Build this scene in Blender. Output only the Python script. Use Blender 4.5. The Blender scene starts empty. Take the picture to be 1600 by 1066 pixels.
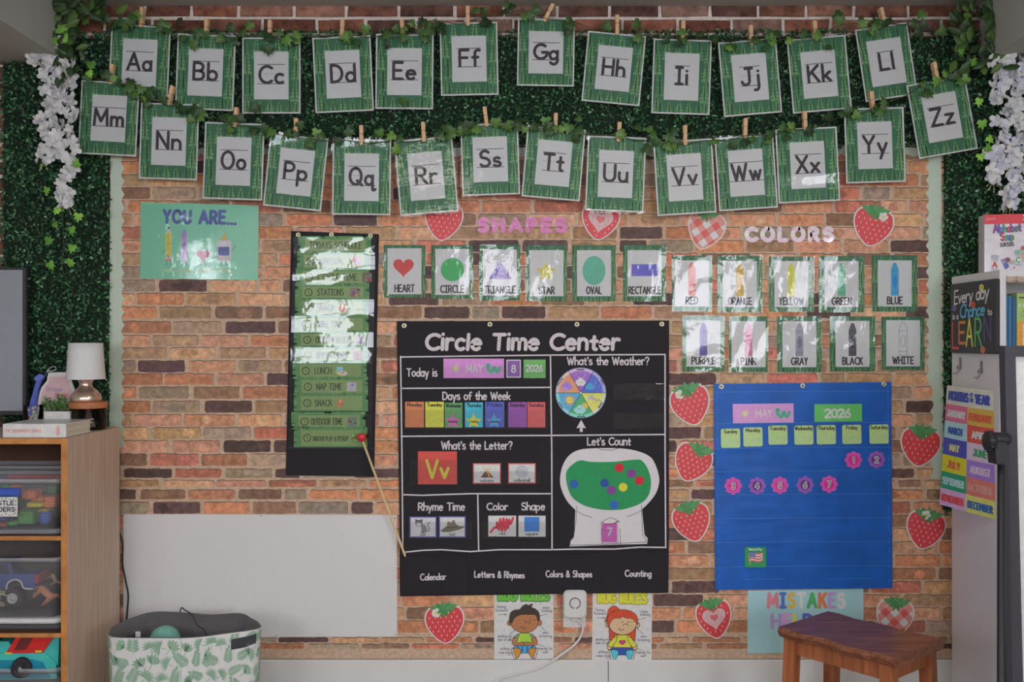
import bpy, math, random
import numpy as np
from mathutils import Vector, Matrix

C = bpy.context.scene.collection
RNG = random.Random(11)
PI = math.pi

# ---------------------------------------------------------------- camera
CAM_D, CAM_Z, FPX = 3.6, 1.35, 1512.0          # distance to the wall, height, focal length in pixels of 1600
cam = bpy.data.objects.new('camera', bpy.data.cameras.new('camera')); C.objects.link(cam)
cam.location = (0, -CAM_D, CAM_Z); cam.rotation_euler = (PI/2, 0, 0)
cam.data.sensor_width = 36; cam.data.lens = 36*FPX/1600; cam.data.clip_start = .05
bpy.context.scene.camera = cam

# ---------------------------------------------------------------- exposure, world, lamps
sc = bpy.context.scene
sc.view_settings.view_transform = 'Standard'; sc.view_settings.look = 'None'
sc.view_settings.gamma = 1; sc.view_settings.use_curve_mapping = False
sc.view_settings.exposure = -0.2
world = bpy.data.worlds.new('world'); sc.world = world; world.use_nodes = True
world.node_tree.nodes['Background'].inputs[0].default_value = (.55, .62, .7, 1)
world.node_tree.nodes['Background'].inputs[1].default_value = .25
sc.cycles.caustics_reflective = False; sc.cycles.caustics_refractive = False
WINDOW_POWER = 17.0
def area(name, loc, rot, sx, sy, power, col):
    d = bpy.data.lights.new(name, 'AREA'); d.shape = 'RECTANGLE'; d.size = sx; d.size_y = sy
    d.energy = power; d.color = col
    o = bpy.data.objects.new(name, d); C.objects.link(o); o.location = loc; o.rotation_euler = rot
    return o
CEIL_Z = 2.598
LAMPS = [area('ceiling_lamp_light', (.75, -2.1, CEIL_Z-.075), (0, 0, 0), .55, .55, 12, (1, .95, .88)),
         area('ceiling_lamp_light', (-.55, -3.4, CEIL_Z-.075), (0, 0, 0), .55, .55, 7, (1, .95, .88))]

# ---------------------------------------------------------------- materials
KLIT = .50                                       # how bright a white sheet on the wall comes out
def lin(v):
    v /= 255.0
    return v/12.92 if v <= .04045 else ((v+.055)/1.055)**2.4
def alb(r, g, b): return tuple(min(.88, lin(x)/KLIT) for x in (r, g, b)) + (1,)
MATS = {}
def new_mat(name):
    m = bpy.data.materials.new(name); m.use_nodes = True
    return m, m.node_tree, m.node_tree.nodes['Principled BSDF']
def c(r, g, b, rough=.6, metal=0, coat=0, mott=.06, scale=60, bump=0, emit=0, sheen=0):
    """procedural colour from a photograph reading, faint noise mottling"""
    key = (r, g, b, rough, metal, coat, mott, scale, bump, sheen)
    if key in MATS: return MATS[key]
    m, nt, bs = new_mat('paint')
    base = alb(r, g, b)
    tc = nt.nodes.new('ShaderNodeTexCoord'); nz = nt.nodes.new('ShaderNodeTexNoise')
    nz.inputs['Scale'].default_value = scale; nz.inputs['Detail'].default_value = 3
    nt.links.new(tc.outputs['Object'], nz.inputs['Vector'])
    rp = nt.nodes.new('ShaderNodeValToRGB')
    rp.color_ramp.elements[0].position = .3; rp.color_ramp.elements[1].position = .7
    rp.color_ramp.elements[0].color = tuple(x*(1-mott) for x in base[:3])+(1,)
    rp.color_ramp.elements[1].color = tuple(min(.95, x*(1+mott)) for x in base[:3])+(1,)
    nt.links.new(nz.outputs['Fac'], rp.inputs['Fac']); nt.links.new(rp.outputs['Color'], bs.inputs['Base Color'])
    bs.inputs['Roughness'].default_value = rough; bs.inputs['Metallic'].default_value = metal
    bs.inputs['Coat Weight'].default_value = coat; bs.inputs['Coat Roughness'].default_value = .08
    if sheen: bs.inputs['Sheen Weight'].default_value = sheen
    if bump:
        bp = nt.nodes.new('ShaderNodeBump'); bp.inputs['Strength'].default_value = bump; bp.inputs['Distance'].default_value = .002
        nt.links.new(nz.outputs['Fac'], bp.inputs['Height']); nt.links.new(bp.outputs['Normal'], bs.inputs['Normal'])
    MATS[key] = m
    return m
def film_mat(name, rough=.05, ior=1.44, bump=.25, scale=25, haze=0.0):
    """clear plastic sheet: mirror-like at the surface, see-through below"""
    m, nt, bs = new_mat(name); nt.nodes.remove(bs)
    out = nt.nodes['Material Output']
    tr = nt.nodes.new('ShaderNodeBsdfTransparent'); gl = nt.nodes.new('ShaderNodeBsdfGlossy'); gl.inputs['Roughness'].default_value = rough
    fr = nt.nodes.new('ShaderNodeFresnel'); fr.inputs['IOR'].default_value = ior
    mx = nt.nodes.new('ShaderNodeMixShader')
    tc = nt.nodes.new('ShaderNodeTexCoord'); nz = nt.nodes.new('ShaderNodeTexNoise'); nz.inputs['Scale'].default_value = scale; nz.inputs['Detail'].default_value = 2
    bp = nt.nodes.new('ShaderNodeBump'); bp.inputs['Strength'].default_value = bump; bp.inputs['Distance'].default_value = .004
    L = nt.links.new
    L(tc.outputs['Object'], nz.inputs['Vector']); L(nz.outputs['Fac'], bp.inputs['Height'])
    L(bp.outputs['Normal'], gl.inputs['Normal']); L(bp.outputs['Normal'], fr.inputs['Normal'])
    L(fr.outputs['Fac'], mx.inputs['Fac']); L(tr.outputs[0], mx.inputs[1]); L(gl.outputs[0], mx.inputs[2])
    if haze:
        df = nt.nodes.new('ShaderNodeBsdfDiffuse'); df.inputs['Color'].default_value = (.75, .76, .8, 1)
        m2 = nt.nodes.new('ShaderNodeMixShader'); m2.inputs['Fac'].default_value = haze
        L(mx.outputs[0], m2.inputs[1]); L(df.outputs[0], m2.inputs[2]); L(m2.outputs[0], out.inputs['Surface'])
    else: L(mx.outputs[0], out.inputs['Surface'])
    return m
FILM = film_mat('laminate')
POCKET = film_mat('clear_pocket', rough=.03, ior=1.52, bump=.12, scale=18)
CLEAR = film_mat('clear_plastic', rough=.1, ior=1.45, bump=.1, scale=8, haze=.16)
GLASS = film_mat('clear_glass', rough=.02, ior=1.5, bump=.0, scale=8)
def ramp_mat(name, stops, rough=.6, source='island', scale=(8, 8, 8), coat=0, detail=4, bump=0, spec=.5, wave=None):
    m, nt, bs = new_mat(name); L = nt.links.new
    rp = nt.nodes.new('ShaderNodeValToRGB'); els = rp.color_ramp.elements
    while len(els) < len(stops): els.new(.5)
    for e, (p, col) in zip(els, stops): e.position = p; e.color = alb(*col)
    if source == 'island':
        g = nt.nodes.new('ShaderNodeNewGeometry'); fac = g.outputs['Random Per Island']
    else:
        tc = nt.nodes.new('ShaderNodeTexCoord'); mp = nt.nodes.new('ShaderNodeMapping'); mp.inputs['Scale'].default_value = scale
        L(tc.outputs['Object'], mp.inputs['Vector'])
        nz = nt.nodes.new('ShaderNodeTexNoise'); nz.inputs['Scale'].default_value = 1; nz.inputs['Detail'].default_value = detail
        nz.inputs['Distortion'].default_value = .4
        L(mp.outputs['Vector'], nz.inputs['Vector']); fac = nz.outputs['Fac']
        if bump:
            bp = nt.nodes.new('ShaderNodeBump'); bp.inputs['Strength'].default_value = bump; bp.inputs['Distance'].default_value = .003
            L(fac, bp.inputs['Height']); L(bp.outputs['Normal'], bs.inputs['Normal'])
    L(fac, rp.inputs['Fac']); L(rp.outputs['Color'], bs.inputs['Base Color'])
    bs.inputs['Roughness'].default_value = rough; bs.inputs['Coat Weight'].default_value = coat
    bs.inputs['Specular IOR Level'].default_value = spec
    return m
def brick_mat(name, nscale, amp, rough=.75, bump=0):
    """colour of each brick from its own attribute, broken up by noise"""
    m, nt, bs = new_mat(name); L = nt.links.new
    at = nt.nodes.new('ShaderNodeAttribute'); at.attribute_name = 'brick'
    tc = nt.nodes.new('ShaderNodeTexCoord'); nz = nt.nodes.new('ShaderNodeTexNoise')
    nz.inputs['Scale'].default_value = nscale; nz.inputs['Detail'].default_value = 6; nz.inputs['Roughness'].default_value = .65
    L(tc.outputs['Object'], nz.inputs['Vector'])
    mr = nt.nodes.new('ShaderNodeMapRange'); mr.inputs['From Min'].default_value = .25; mr.inputs['From Max'].default_value = .75
    mr.inputs['To Min'].default_value = 1-amp; mr.inputs['To Max'].default_value = 1+amp
    L(nz.outputs['Fac'], mr.inputs['Value'])
    mul = nt.nodes.new('ShaderNodeVectorMath'); mul.operation = 'SCALE'
    L(at.outputs['Color'], mul.inputs[0]); L(mr.outputs['Result'], mul.inputs['Scale'])
    L(mul.outputs['Vector'], bs.inputs['Base Color']); bs.inputs['Roughness'].default_value = rough
    bs.inputs['Specular IOR Level'].default_value = .25
    if bump:
        bp = nt.nodes.new('ShaderNodeBump'); bp.inputs['Strength'].default_value = bump; bp.inputs['Distance'].default_value = .004
        L(nz.outputs['Fac'], bp.inputs['Height']); L(bp.outputs['Normal'], bs.inputs['Normal'])
    return m

# ---------------------------------------------------------------- mesh collecting
def wp(px, py, off):
    """point of the wall (or of the plane `off` metres in front of it) seen at a reading of the photograph"""
    d = CAM_D-off
    return Vector(((px-800)*d/FPX, -off, CAM_Z+(533-py)*d/FPX))
class Pl:
    """upright plane parallel to the wall; local units are photograph pixels, x right, y down"""
    def __init__(s, off, cx=0, cy=0, rot=0, sx=1, sy=1):
        s.off = off; s.cx = cx; s.cy = cy; s.a = math.radians(rot); s.sx = sx; s.sy = sy
        s.sc = (CAM_D-off)/FPX; s.bend = None
    def __call__(s, x, y, k=0):
        x *= s.sx; y *= s.sy
        b = s.bend(x, y) if s.bend else 0
        X = s.cx+x*math.cos(s.a)-y*math.sin(s.a); Y = s.cy+x*math.sin(s.a)+y*math.cos(s.a)
        return wp(X, Y, s.off)+Vector((0, -k-b, 0))
class Pg:
    """any plane: origin, right and up vectors, metres per unit; x right, y down"""
    def __init__(s, O, U, V, sc):
        s.O = Vector(O); s.U = Vector(U).normalized(); s.V = Vector(V).normalized(); s.N = s.U.cross(s.V); s.sc = sc
    def __call__(s, x, y, k=0): return s.O+s.U*(x*s.sc)-s.V*(y*s.sc)+s.N*k
class MB:
    def __init__(s): s.v = []; s.f = []; s.fm = []; s.mats = []; s.sm = []; s.col = None
    def mi(s, m):
        for i, q in enumerate(s.mats):
            if q is m: return i
        s.mats.append(m); return len(s.mats)-1
    def add(s, vs, fs, m, smooth=False):
        n = len(s.v); s.v.extend(tuple(p) for p in vs); i = s.mi(m)
        for f in fs: s.f.append(tuple(n+j for j in f)); s.fm.append(i); s.sm.append(smooth)
        return s
    def poly(s, pts, m): return s.add(pts, [tuple(range(len(pts)))], m)
    def box(s, lo, hi, m, bev=0, rot=0, piv=None):
        lo = Vector(lo); hi = Vector(hi)
        lo, hi = Vector(map(min, lo, hi)), Vector(map(max, lo, hi))
        b = min(bev, *(x*.45 for x in (hi-lo))) if bev else 0
        if not b:
            P = [Vector((x, y, z)) for x in (lo.x, hi.x) for y in (lo.y, hi.y) for z in (lo.z, hi.z)]
            F = [(0, 1, 3, 2), (4, 6, 7, 5), (0, 4, 5, 1), (2, 3, 7, 6), (0, 2, 6, 4), (1, 5, 7, 3)]
        else:
            P = []; F = []; idx = {}
            for sx in (0, 1):
                for sy in (0, 1):
                    for sz in (0, 1):
                        co = Vector((hi.x if sx else lo.x, hi.y if sy else lo.y, hi.z if sz else lo.z))
                        dr = Vector((-1 if sx else 1, -1 if sy else 1, -1 if sz else 1))
                        for ax in range(3):
                            q = co.copy()
                            for o in range(3):
                                if o != ax: q[o] += dr[o]*b
                            idx[(sx, sy, sz, ax)] = len(P); P.append(q)
            for ax in range(3):
                o = [i for i in range(3) if i != ax]
                for sd in (0, 1):
                    q = []
                    for u, w in ((0, 0), (1, 0), (1, 1), (0, 1)):
                        t = [0, 0, 0]; t[ax] = sd; t[o[0]] = u; t[o[1]] = w; q.append(idx[(*t, ax)])
                    F.append(tuple(q))
            for ax in range(3):
                o = [i for i in range(3) if i != ax]
                for u in (0, 1):
                    for w in (0, 1):
                        t0 = [0, 0, 0]; t1 = [0, 0, 0]; t1[ax] = 1
                        for t in (t0, t1): t[o[0]] = u; t[o[1]] = w
                        F.append((idx[(*t0, o[0])], idx[(*t1, o[0])], idx[(*t1, o[1])], idx[(*t0, o[1])]))
            for sx in (0, 1):
                for sy in (0, 1):
                    for sz in (0, 1): F.append(tuple(idx[(sx, sy, sz, a)] for a in range(3)))
        if rot:
            pv = Vector(piv) if piv is not None else (lo+hi)/2
            Rm = Matrix.Rotation(rot, 3, 'Z'); P = [pv+Rm@(p-pv) for p in P]
        return s.add(P, F, m)
    def tube(s, path, r, m, n=8, cap=True, smooth=True):
        path = [Vector(p) for p in path]; k = len(path)
        rs = r if isinstance(r, (list, tuple)) else [r]*k
        vs = []; fs = []; up = None
        for i, p in enumerate(path):
            t = (path[min(i+1, k-1)]-path[max(i-1, 0)]).normalized()
            if up is None:
                up = t.orthogonal().normalized()
            up = (up-t*up.dot(t)).normalized(); w = t.cross(up)
            for j in range(n):
                a = 2*PI*j/n; vs.append(p+(up*math.cos(a)+w*math.sin(a))*rs[i])
        for i in range(k-1):
            for j in range(n):
                fs.append((i*n+j, i*n+(j+1) % n, (i+1)*n+(j+1) % n, (i+1)*n+j))
        s.add(vs, fs, m, smooth)
        if cap: s.add([], [], m); b = len(s.v)-len(vs); i = s.mi(m); s.f += [tuple(b+j for j in reversed(range(n))), tuple(b+(k-1)*n+j for j in range(n))]; s.fm += [i, i]; s.sm += [False, False]
        return s
    def lathe(s, prof, o, m, n=28, axis='Z', smooth=True):
        o = Vector(o); vs = []; fs = []
        for (r, h) in prof:
            for j in range(n):
                a = 2*PI*j/n; x, y = r*math.cos(a), r*math.sin(a)
                vs.append(o+(Vector((x, y, h)) if axis == 'Z' else Vector((x, -h, y)) if axis == 'Y' else Vector((h, x, y))))
        for i in range(len(prof)-1):
            for j in range(n): fs.append((i*n+j, i*n+(j+1) % n, (i+1)*n+(j+1) % n, (i+1)*n+j))
        return s.add(vs, fs, m, smooth)
    def ball(s, o, r, m, nu=12, nv=8, f=None):
        o = Vector(o); r = r if isinstance(r, (tuple, list)) else (r, r, r); vs = []; fs = []
        for i in range(nv+1):
            t = PI*i/nv
            for j in range(nu):
                a = 2*PI*j/nu; p = Vector((math.sin(t)*math.cos(a)*r[0], math.sin(t)*math.sin(a)*r[1], math.cos(t)*r[2]))
                if f: p = f(p)
                vs.append(o+p)
        for i in range(nv):
            for j in range(nu): fs.append((i*nu+j, i*nu+(j+1) % nu, (i+1)*nu+(j+1) % nu, (i+1)*nu+j))
        return s.add(vs, fs, m, True)
    def build(s, name, parent=None, origin=None):
        me = bpy.data.meshes.new(name)
        V = np.array(s.v, dtype=float).reshape(-1, 3)
        if parent is not None:
            o = Vector((0, 0, 0)); q = parent
            while q is not None: o = o+q.location; q = q.parent
        elif origin is not None: o = Vector(origin)
        else: lo, hi = V.min(0), V.max(0); o = Vector(((lo[0]+hi[0])/2, (lo[1]+hi[1])/2, lo[2]))
        me.from_pydata([tuple(p) for p in (V-np.array(o))], [], s.f)
        for m in s.mats: me.materials.append(m)
        me.polygons.foreach_set('material_index', s.fm); me.polygons.foreach_set('use_smooth', s.sm)
        if s.col is not None:
            at = me.attributes.new('brick', 'FLOAT_COLOR', 'FACE'); at.data.foreach_set('color', np.array(s.col, dtype=np.float32).ravel())
        me.update()
        ob = bpy.data.objects.new(name, me); C.objects.link(ob)
        if parent is not None: ob.parent = parent
        else: ob.location = o
        return ob
def tag(o, label, cat, group=None):
    o['label'] = label; o['category'] = cat
    if group: o['group'] = group
    return o
def thing(name, label, cat, loc=(0, 0, 0), group=None):
    o = bpy.data.objects.new(name, None); C.objects.link(o); o.location = loc; o.empty_display_size = .05
    return tag(o, label, cat, group)
def struct(mb, name):
    o = mb.build(name); o['kind'] = 'structure'; return o

# ---------------------------------------------------------------- flat drawing (printing and cut paper)
LY = .00025
STEP = [0]
def gon(mb, pl, pts, m, k):
    pts = [(p[0], p[1]) for p in pts]
    A = sum(pts[i-1][0]*pts[i][1]-pts[i][0]*pts[i-1][1] for i in range(len(pts)))
    if A > 0: pts.reverse()                         # always faces the viewer of the sheet
    return mb.poly([pl(x, y, k) for x, y in pts], m)
def rect(mb, pl, x0, y0, x1, y1, m, k): return gon(mb, pl, [(x0, y0), (x1, y0), (x1, y1), (x0, y1)], m, k)
def ell(cx, cy, rx, ry, n=28, a0=0, a1=360):
    full = abs(a1-a0) >= 360
    k = n if full else n+1
    return [(cx+rx*math.cos(math.radians(a0+(a1-a0)*i/n)), cy-ry*math.sin(math.radians(a0+(a1-a0)*i/n))) for i in range(k)]
def disc(mb, pl, cx, cy, rx, ry, m, k, n=28): return gon(mb, pl, list(reversed(ell(cx, cy, rx, ry, n))), m, k)
def slab(mb, pl, pts, m, k0, k1, side=None):
    """cut sheet: outline with a thickness, front face at k1"""
    n = len(pts); A = [pl(x, y, k1) for x, y in pts]; B = [pl(x, y, k0) for x, y in pts]
    mb.add(A, [tuple(reversed(range(n)))], m); mb.add(B, [tuple(range(n))], side or m)
    mb.add(A+B, [(i, (i+1) % n, n+(i+1) % n, n+i) for i in range(n)], side or m)
    return mb
def spline(pts, closed=False, n=6):
    P = [Vector(p) for p in pts]; out = []; k = len(P)
    for i in range(k if closed else k-1):
        p0 = P[(i-1) % k] if closed or i > 0 else P[0]; p1 = P[i]; p2 = P[(i+1) % k]
        p3 = P[(i+2) % k] if closed or i+2 < k else P[-1]
        for j in range(n):
            t = j/n
            out.append(.5*((2*p1)+(p2-p0)*t+(2*p0-5*p1+4*p2-p3)*t*t+(3*p1-p0-3*p2+p3)*t**3))
    if not closed: out.append(P[-1])
    return [tuple(q) for q in out]
def stroke(mb, pl, pts, w, m, k, closed=False, cap=True):
    P = [Vector(p) for p in pts]; k0 = k
    Q = [P[0]]
    for p in P[1:]:
        if (p-Q[-1]).length > 1e-6: Q.append(p)
    P = Q; n = len(P); h = w/2
    if n == 1: return disc(mb, pl, P[0].x, P[0].y, h, h, m, k, 10)
    if closed: P.append(P[0]); n += 1
    for i in range(n-1):
        a, b = P[i], P[i+1]; d = (b-a).normalized(); q = Vector((-d.y, d.x))*h
        STEP[0] += 1; k = k0+(STEP[0] % 9)*1.2e-5
        gon(mb, pl, [a-q, b-q, b+q, a+q], m, k)
        STEP[0] += 1; k = k0+(STEP[0] % 9)*1.2e-5
        rnd = i > 0 and (P[i]-P[i-1]).normalized().dot(d) < .995
        if (cap and i == 0) or rnd: disc(mb, pl, a.x, a.y, h, h, m, k, 8)
    STEP[0] += 1; k = k0+(STEP[0] % 9)*1.2e-5
    if cap: disc(mb, pl, P[-1].x, P[-1].y, h, h, m, k, 8)
    return mb

# stroke alphabet: unit cap height, y up; tokens are points "x,y" or arcs "@cx,cy,rx,ry,a0,a1"; strokes split by |
GL = {
'A': (.74, '0,0 .37,1 .74,0|.13,.34 .61,.34'), 'B': (.56, '0,0 0,1 .28,1 @.28,.76,.23,.24,90,-90 0,.52|0,.52 .3,.52 @.3,.26,.26,.26,90,-90 0,0'),
'C': (.66, '@.42,.5,.42,.5,50,310'), 'D': (.62, '0,0 0,1 .2,1 @.2,.5,.42,.5,90,-90 0,0'), 'E': (.5, '.5,1 0,1 0,0 .5,0|0,.52 .42,.52'),
'F': (.5, '.5,1 0,1 0,0|0,.52 .42,.52'), 'G': (.74, '@.42,.5,.42,.5,50,350 .84,.45 .5,.45'), 'H': (.6, '0,0 0,1|.6,0 .6,1|0,.52 .6,.52'),
'I': (.4, '0,1 .4,1|.2,1 .2,0|0,0 .4,0'), 'J': (.5, '.2,1 .6,1|.42,1 .42,.25 @.2,.25,.22,.25,0,-170'), 'K': (.58, '0,0 0,1|.55,1 0,.42|.2,.6 .58,0'),
'L': (.48, '0,1 0,0 .48,0'), 'M': (.82, '0,0 .06,1 .41,.25 .76,1 .82,0'), 'N': (.6, '0,0 0,1 .6,0 .6,1'), 'O': (.76, '@.38,.5,.38,.5,90,450'),
'P': (.54, '0,0 0,1 .26,1 @.26,.74,.26,.26,90,-90 0,.48'), 'Q': (.78, '@.38,.5,.38,.5,90,450|.48,.24 .8,-.04'),
'R': (.56, '0,0 0,1 .26,1 @.26,.74,.26,.26,90,-90 0,.48|.24,.48 .56,0'),
'S': (.56, '@.29,.75,.25,.25,35,225 .4,.5 @.28,.25,.28,.25,50,-150'), 'T': (.6, '0,1 .6,1|.3,1 .3,0'),
'U': (.6, '0,1 0,.3 @.3,.3,.3,.3,180,360 .6,1'), 'V': (.64, '0,1 .32,0 .64,1'), 'W': (.9, '0,1 .24,0 .45,.85 .66,0 .9,1'), 'X': (.58, '0,1 .58,0|.58,1 0,0'),
'Y': (.58, '0,1 .29,.48|.58,1 .29,.48 .29,0'), 'Z': (.58, '0,1 .58,1 0,0 .58,0'),
'a': (.48, '@.24,.26,.24,.27,20,340|.48,.55 .48,0'), 'b': (.48, '0,1 0,0|@.24,.26,.24,.27,160,-160'), 'c': (.42, '@.25,.26,.25,.27,50,310'),
'd': (.48, '@.24,.26,.24,.27,20,340|.48,1 .48,0'), 'e': (.48, '0,.3 .48,.3 @.24,.26,.24,.27,10,315'), 'f': (.34, '@.32,.8,.18,.2,60,180 .14,0|0,.54 .32,.54'),
'g': (.48, '@.24,.26,.24,.27,20,340|.48,.55 .48,-.12 @.25,-.12,.23,.24,0,-150'), 'h': (.44, '0,1 0,0|0,.3 @.22,.3,.22,.25,180,0 .44,0'),
'i': (.06, '.03,.55 .03,0|.03,.8'), 'j': (.2, '.2,.55 .2,-.15 @.02,-.15,.18,.2,0,-110|.2,.8'), 'k': (.42, '0,1 0,0|.4,.55 0,.22|.14,.32 .42,0'),
'l': (.04, '.02,1 .02,0'), 'm': (.72, '0,.55 0,0|0,.33 @.18,.33,.18,.22,180,0 .36,0|.36,.33 @.54,.33,.18,.22,180,0 .72,0'),
'n': (.44, '0,.55 0,0|0,.3 @.22,.3,.22,.25,180,0 .44,0'), 'o': (.5, '@.25,.27,.25,.27,90,450'), 'p': (.48, '0,.55 0,-.38|@.24,.26,.24,.27,160,-160'),
'q': (.52, '@.24,.26,.24,.27,20,340|.48,.55 .48,-.28 .54,-.34 .66,-.28'), 'r': (.32, '0,.55 0,0|0,.28 @.22,.28,.22,.26,180,60'),
's': (.4, '@.2,.4,.17,.145,40,215 .28,.27 @.2,.135,.2,.135,45,-150'), 't': (.34, '.17,.85 .17,.12 @.28,.12,.11,.12,180,290|0,.55 .34,.55'),
'u': (.44, '0,.55 0,.24 @.22,.24,.22,.24,180,360 .44,.55|.44,.24 .44,0'), 'v': (.44, '0,.55 .22,0 .44,.55'), 'w': (.64, '0,.55 .17,0 .32,.5 .47,0 .64,.55'),
'x': (.42, '0,.55 .42,0|.42,.55 0,0'), 'y': (.46, '0,.55 .23,0|.46,.55 .12,-.36'), 'z': (.42, '0,.55 .42,.55 0,0 .42,0'),
'0': (.56, '@.28,.5,.28,.5,90,450'), '1': (.2, '0,.8 .16,1 .16,0'), '2': (.54, '@.27,.73,.27,.27,165,-25 0,0 .56,0'),
'3': (.52, '@.25,.76,.24,.24,150,-90|@.25,.27,.27,.27,90,-150'), '4': (.56, '.42,0 .42,1 0,.32 .58,.32'), '5': (.52, '.5,1 .08,1 .04,.56 @.24,.31,.28,.31,120,-150'),
'6': (.54, '.42,1 .06,.45|@.27,.29,.27,.29,90,450'), '7': (.52, '0,1 .54,1 .16,0'), '8': (.52, '@.26,.75,.22,.24,90,450|@.26,.26,.27,.26,90,450'),
'&': (.66, '.66,0 .16,.66 @.3,.78,.16,.2,220,-40 .08,.38 @.26,.2,.24,.2,140,300 .62,.42'), "'": (.06, '.05,1 .02,.76'), '.': (.04, '.02,0'),
'?': (.46, '@.23,.76,.23,.24,165,-60 .23,.3|.23,.02'), '!': (.06, '.03,1 .03,.3|.03,.02'), '-': (.3, '0,.4 .3,.4'), ' ': (.3, '')}
def glyph(ch):
    w, st = GL.get(ch, GL[' ']); out = []
    for part in st.split('|'):
        pts = []
        for tk in part.split():
            if tk[0] == '@':
                cx, cy, rx, ry, a0, a1 = map(float, tk[1:].split(','))
                n = max(5, int(abs(a1-a0)/24))
                pts += [(cx+rx*math.cos(math.radians(a0+(a1-a0)*i/n)), cy+ry*math.sin(math.radians(a0+(a1-a0)*i/n))) for i in range(n+1)]
            else: pts.append(tuple(map(float, tk.split(','))))
        if pts: out.append(pts)
    return w, out
def text_width(s, h, sp=.2): return sum(GL.get(ch, GL[' '])[0] for ch in s)*h+sp*h*(len(s)-1)
def text(mb, pl, s, x, y, h, w, m, k, align='c', fit=None, sp=.2, slant=0, rot=0, mats=None, jit=0, lc=1):
    """lettering with baseline at y; fit = total width it must fill"""
    W = text_width(s, h, sp); fx = (fit-w)/max(1e-6, W) if fit else 1
    W *= fx
    x0 = x-W/2 if align == 'c' else x if align == 'l' else x-W
    ca, sa = math.cos(math.radians(rot)), math.sin(math.radians(rot)); q = x0; i = 0
    for ch in s:
        gw, st = glyph(ch); ly = lc if ch in 'aceimnorsuvwxz' else 1 + (lc-1)*.5 if ch in 'gpqyhbd' else 1; dy = RNG.uniform(-jit, jit) if jit else 0
        for pts in st:
            P = []
            for (a, b) in pts:
                u = q+(a+slant*b)*h*fx-x; v = -b*h*ly+dy
                P.append((x+u*ca-v*sa, y+u*sa+v*ca))
            stroke(mb, pl, P, w, (mats[i % len(mats)] if mats else m), k)
        q += (gw+sp)*h*fx
        if ch != ' ': i += 1
    return W
def film(parent, pl, x0, y0, x1, y1, k, amp=.0012, seed=0, mat=None, nx=10, ny=12, name='laminate_film', curl=None):
    """thin clear sheet, slightly wavy"""
    r = random.Random(seed); mb = MB(); vs = []; W = [(r.uniform(.5, 2.2), r.uniform(.5, 2.2), r.uniform(0, 6.3), r.uniform(.4, 1)) for _ in range(4)]
    for j in range(ny+1):
        for i in range(nx+1):
            u, v = i/nx, j/ny
            d = sum(a*math.sin(6.28*(fx*u+fy*v)+p) for fx, fy, p, a in W)/4*amp+amp
            if curl: d += curl(u, v)
            vs.append(pl(x0+(x1-x0)*u, y0+(y1-y0)*v, k+max(0, d)))
    fs = [(j*(nx+1)+i, (j+1)*(nx+1)+i, (j+1)*(nx+1)+i+1, j*(nx+1)+i+1) for j in range(ny) for i in range(nx)]
    mb.add(vs, fs, mat or FILM, True)
    return mb.build(name, parent)

# ================================================================ SETTING
XL, XR, YR = -2.6, 2.6, -6.4
def rounded(cx, cy, hw, hh, r, n=4):
    out = []
    for sx, sy, a0 in ((1, 1, 0), (-1, 1, 90), (-1, -1, 180), (1, -1, 270)):
        for i in range(n+1):
            a = math.radians(a0+90*i/n); out.append((cx+sx*(hw-r)+r*math.cos(a), cy+sy*(hh-r)+r*math.sin(a)))
    return out
# the room's own brick wall: mortar bed and every brick standing a little proud of it
b = MB(); mortar = c(172, 166, 160, .9, mott=.15, bump=.6)
WB = brick_mat('old_brick', 22, .75, .9, bump=.9)
b.add([(XL, .006, 0), (XR, .006, 0), (XR, .006, CEIL_Z), (XL, .006, CEIL_Z)], [(0, 1, 2, 3)], mortar)
b.add([(XL, .12, 0), (XR, .12, 0), (XR, .12, CEIL_Z), (XL, .12, CEIL_Z)], [(3, 2, 1, 0)], mortar)
cols = [(.32,.32,.32,1)]*2
PAL = [(98, 66, 56), (112, 72, 58), (82, 58, 52), (122, 88, 74), (100, 74, 64), (112, 88, 78), (90, 56, 46)]
rw = random.Random(3); bw, bh, gap = .19, .0485, .0105
zrow = 2.598-.040
row = 0
while zrow > 0:
    x = XL-rw.uniform(0, bw) if row % 2 else XL-bw/2-rw.uniform(0, .05)
    while x < XR:
        w = bw*rw.uniform(.85, 1.05)
        x0, x1 = max(XL, x), min(XR, x+w)
        if x1-x0 > .03:
            j = lambda: rw.uniform(-.0025, .0025)
            dp = rw.uniform(0, .004); e = .004
            q = [(x0+j(), zrow+j()), (x1+j(), zrow+j()), (x1+j(), zrow+bh+j()), (x0+j(), zrow+bh+j())]
            ce = ((x0+x1)/2, zrow+bh/2)
            fr = [(ce[0]+(px-ce[0])*(1-2*e/w), ce[1]+(pz-ce[1])*(1-2*e/bh)) for px, pz in q]
            b.add([(px, .006, pz) for px, pz in q]+[(px, -.001+dp, pz) for px, pz in fr],
                  [(4, 5, 6, 7), (0, 1, 5, 4), (1, 2, 6, 5), (2, 3, 7, 6), (3, 0, 4, 7)], WB)
            colr = alb(*rw.choice(PAL)); cols += [colr]*5
        x += w+gap
    zrow -= bh+gap; row += 1
b.col = cols; struct(b, 'wall_back')
plaster = c(150, 148, 142, .9, mott=.03, scale=12)
ceilm = c(140, 140, 136, .95, mott=.03, scale=10)
b = MB(); b.box((XL, YR, CEIL_Z), (XR, .12, CEIL_Z+.1), ceilm); struct(b, 'ceiling')
b = MB(); b.box((XL, YR, -.1), (XR, .12, 0), c(120, 105, 90, .5, mott=.12, scale=3)); struct(b, 'floor')
SIDEW = {'wall_left': (XL-.1, XL, -5.1, -4.2, 1.25, 2.2), 'wall_right': (XR, XR+.1, -5.4, -4.1, 1.4, 2.25)}
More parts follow.
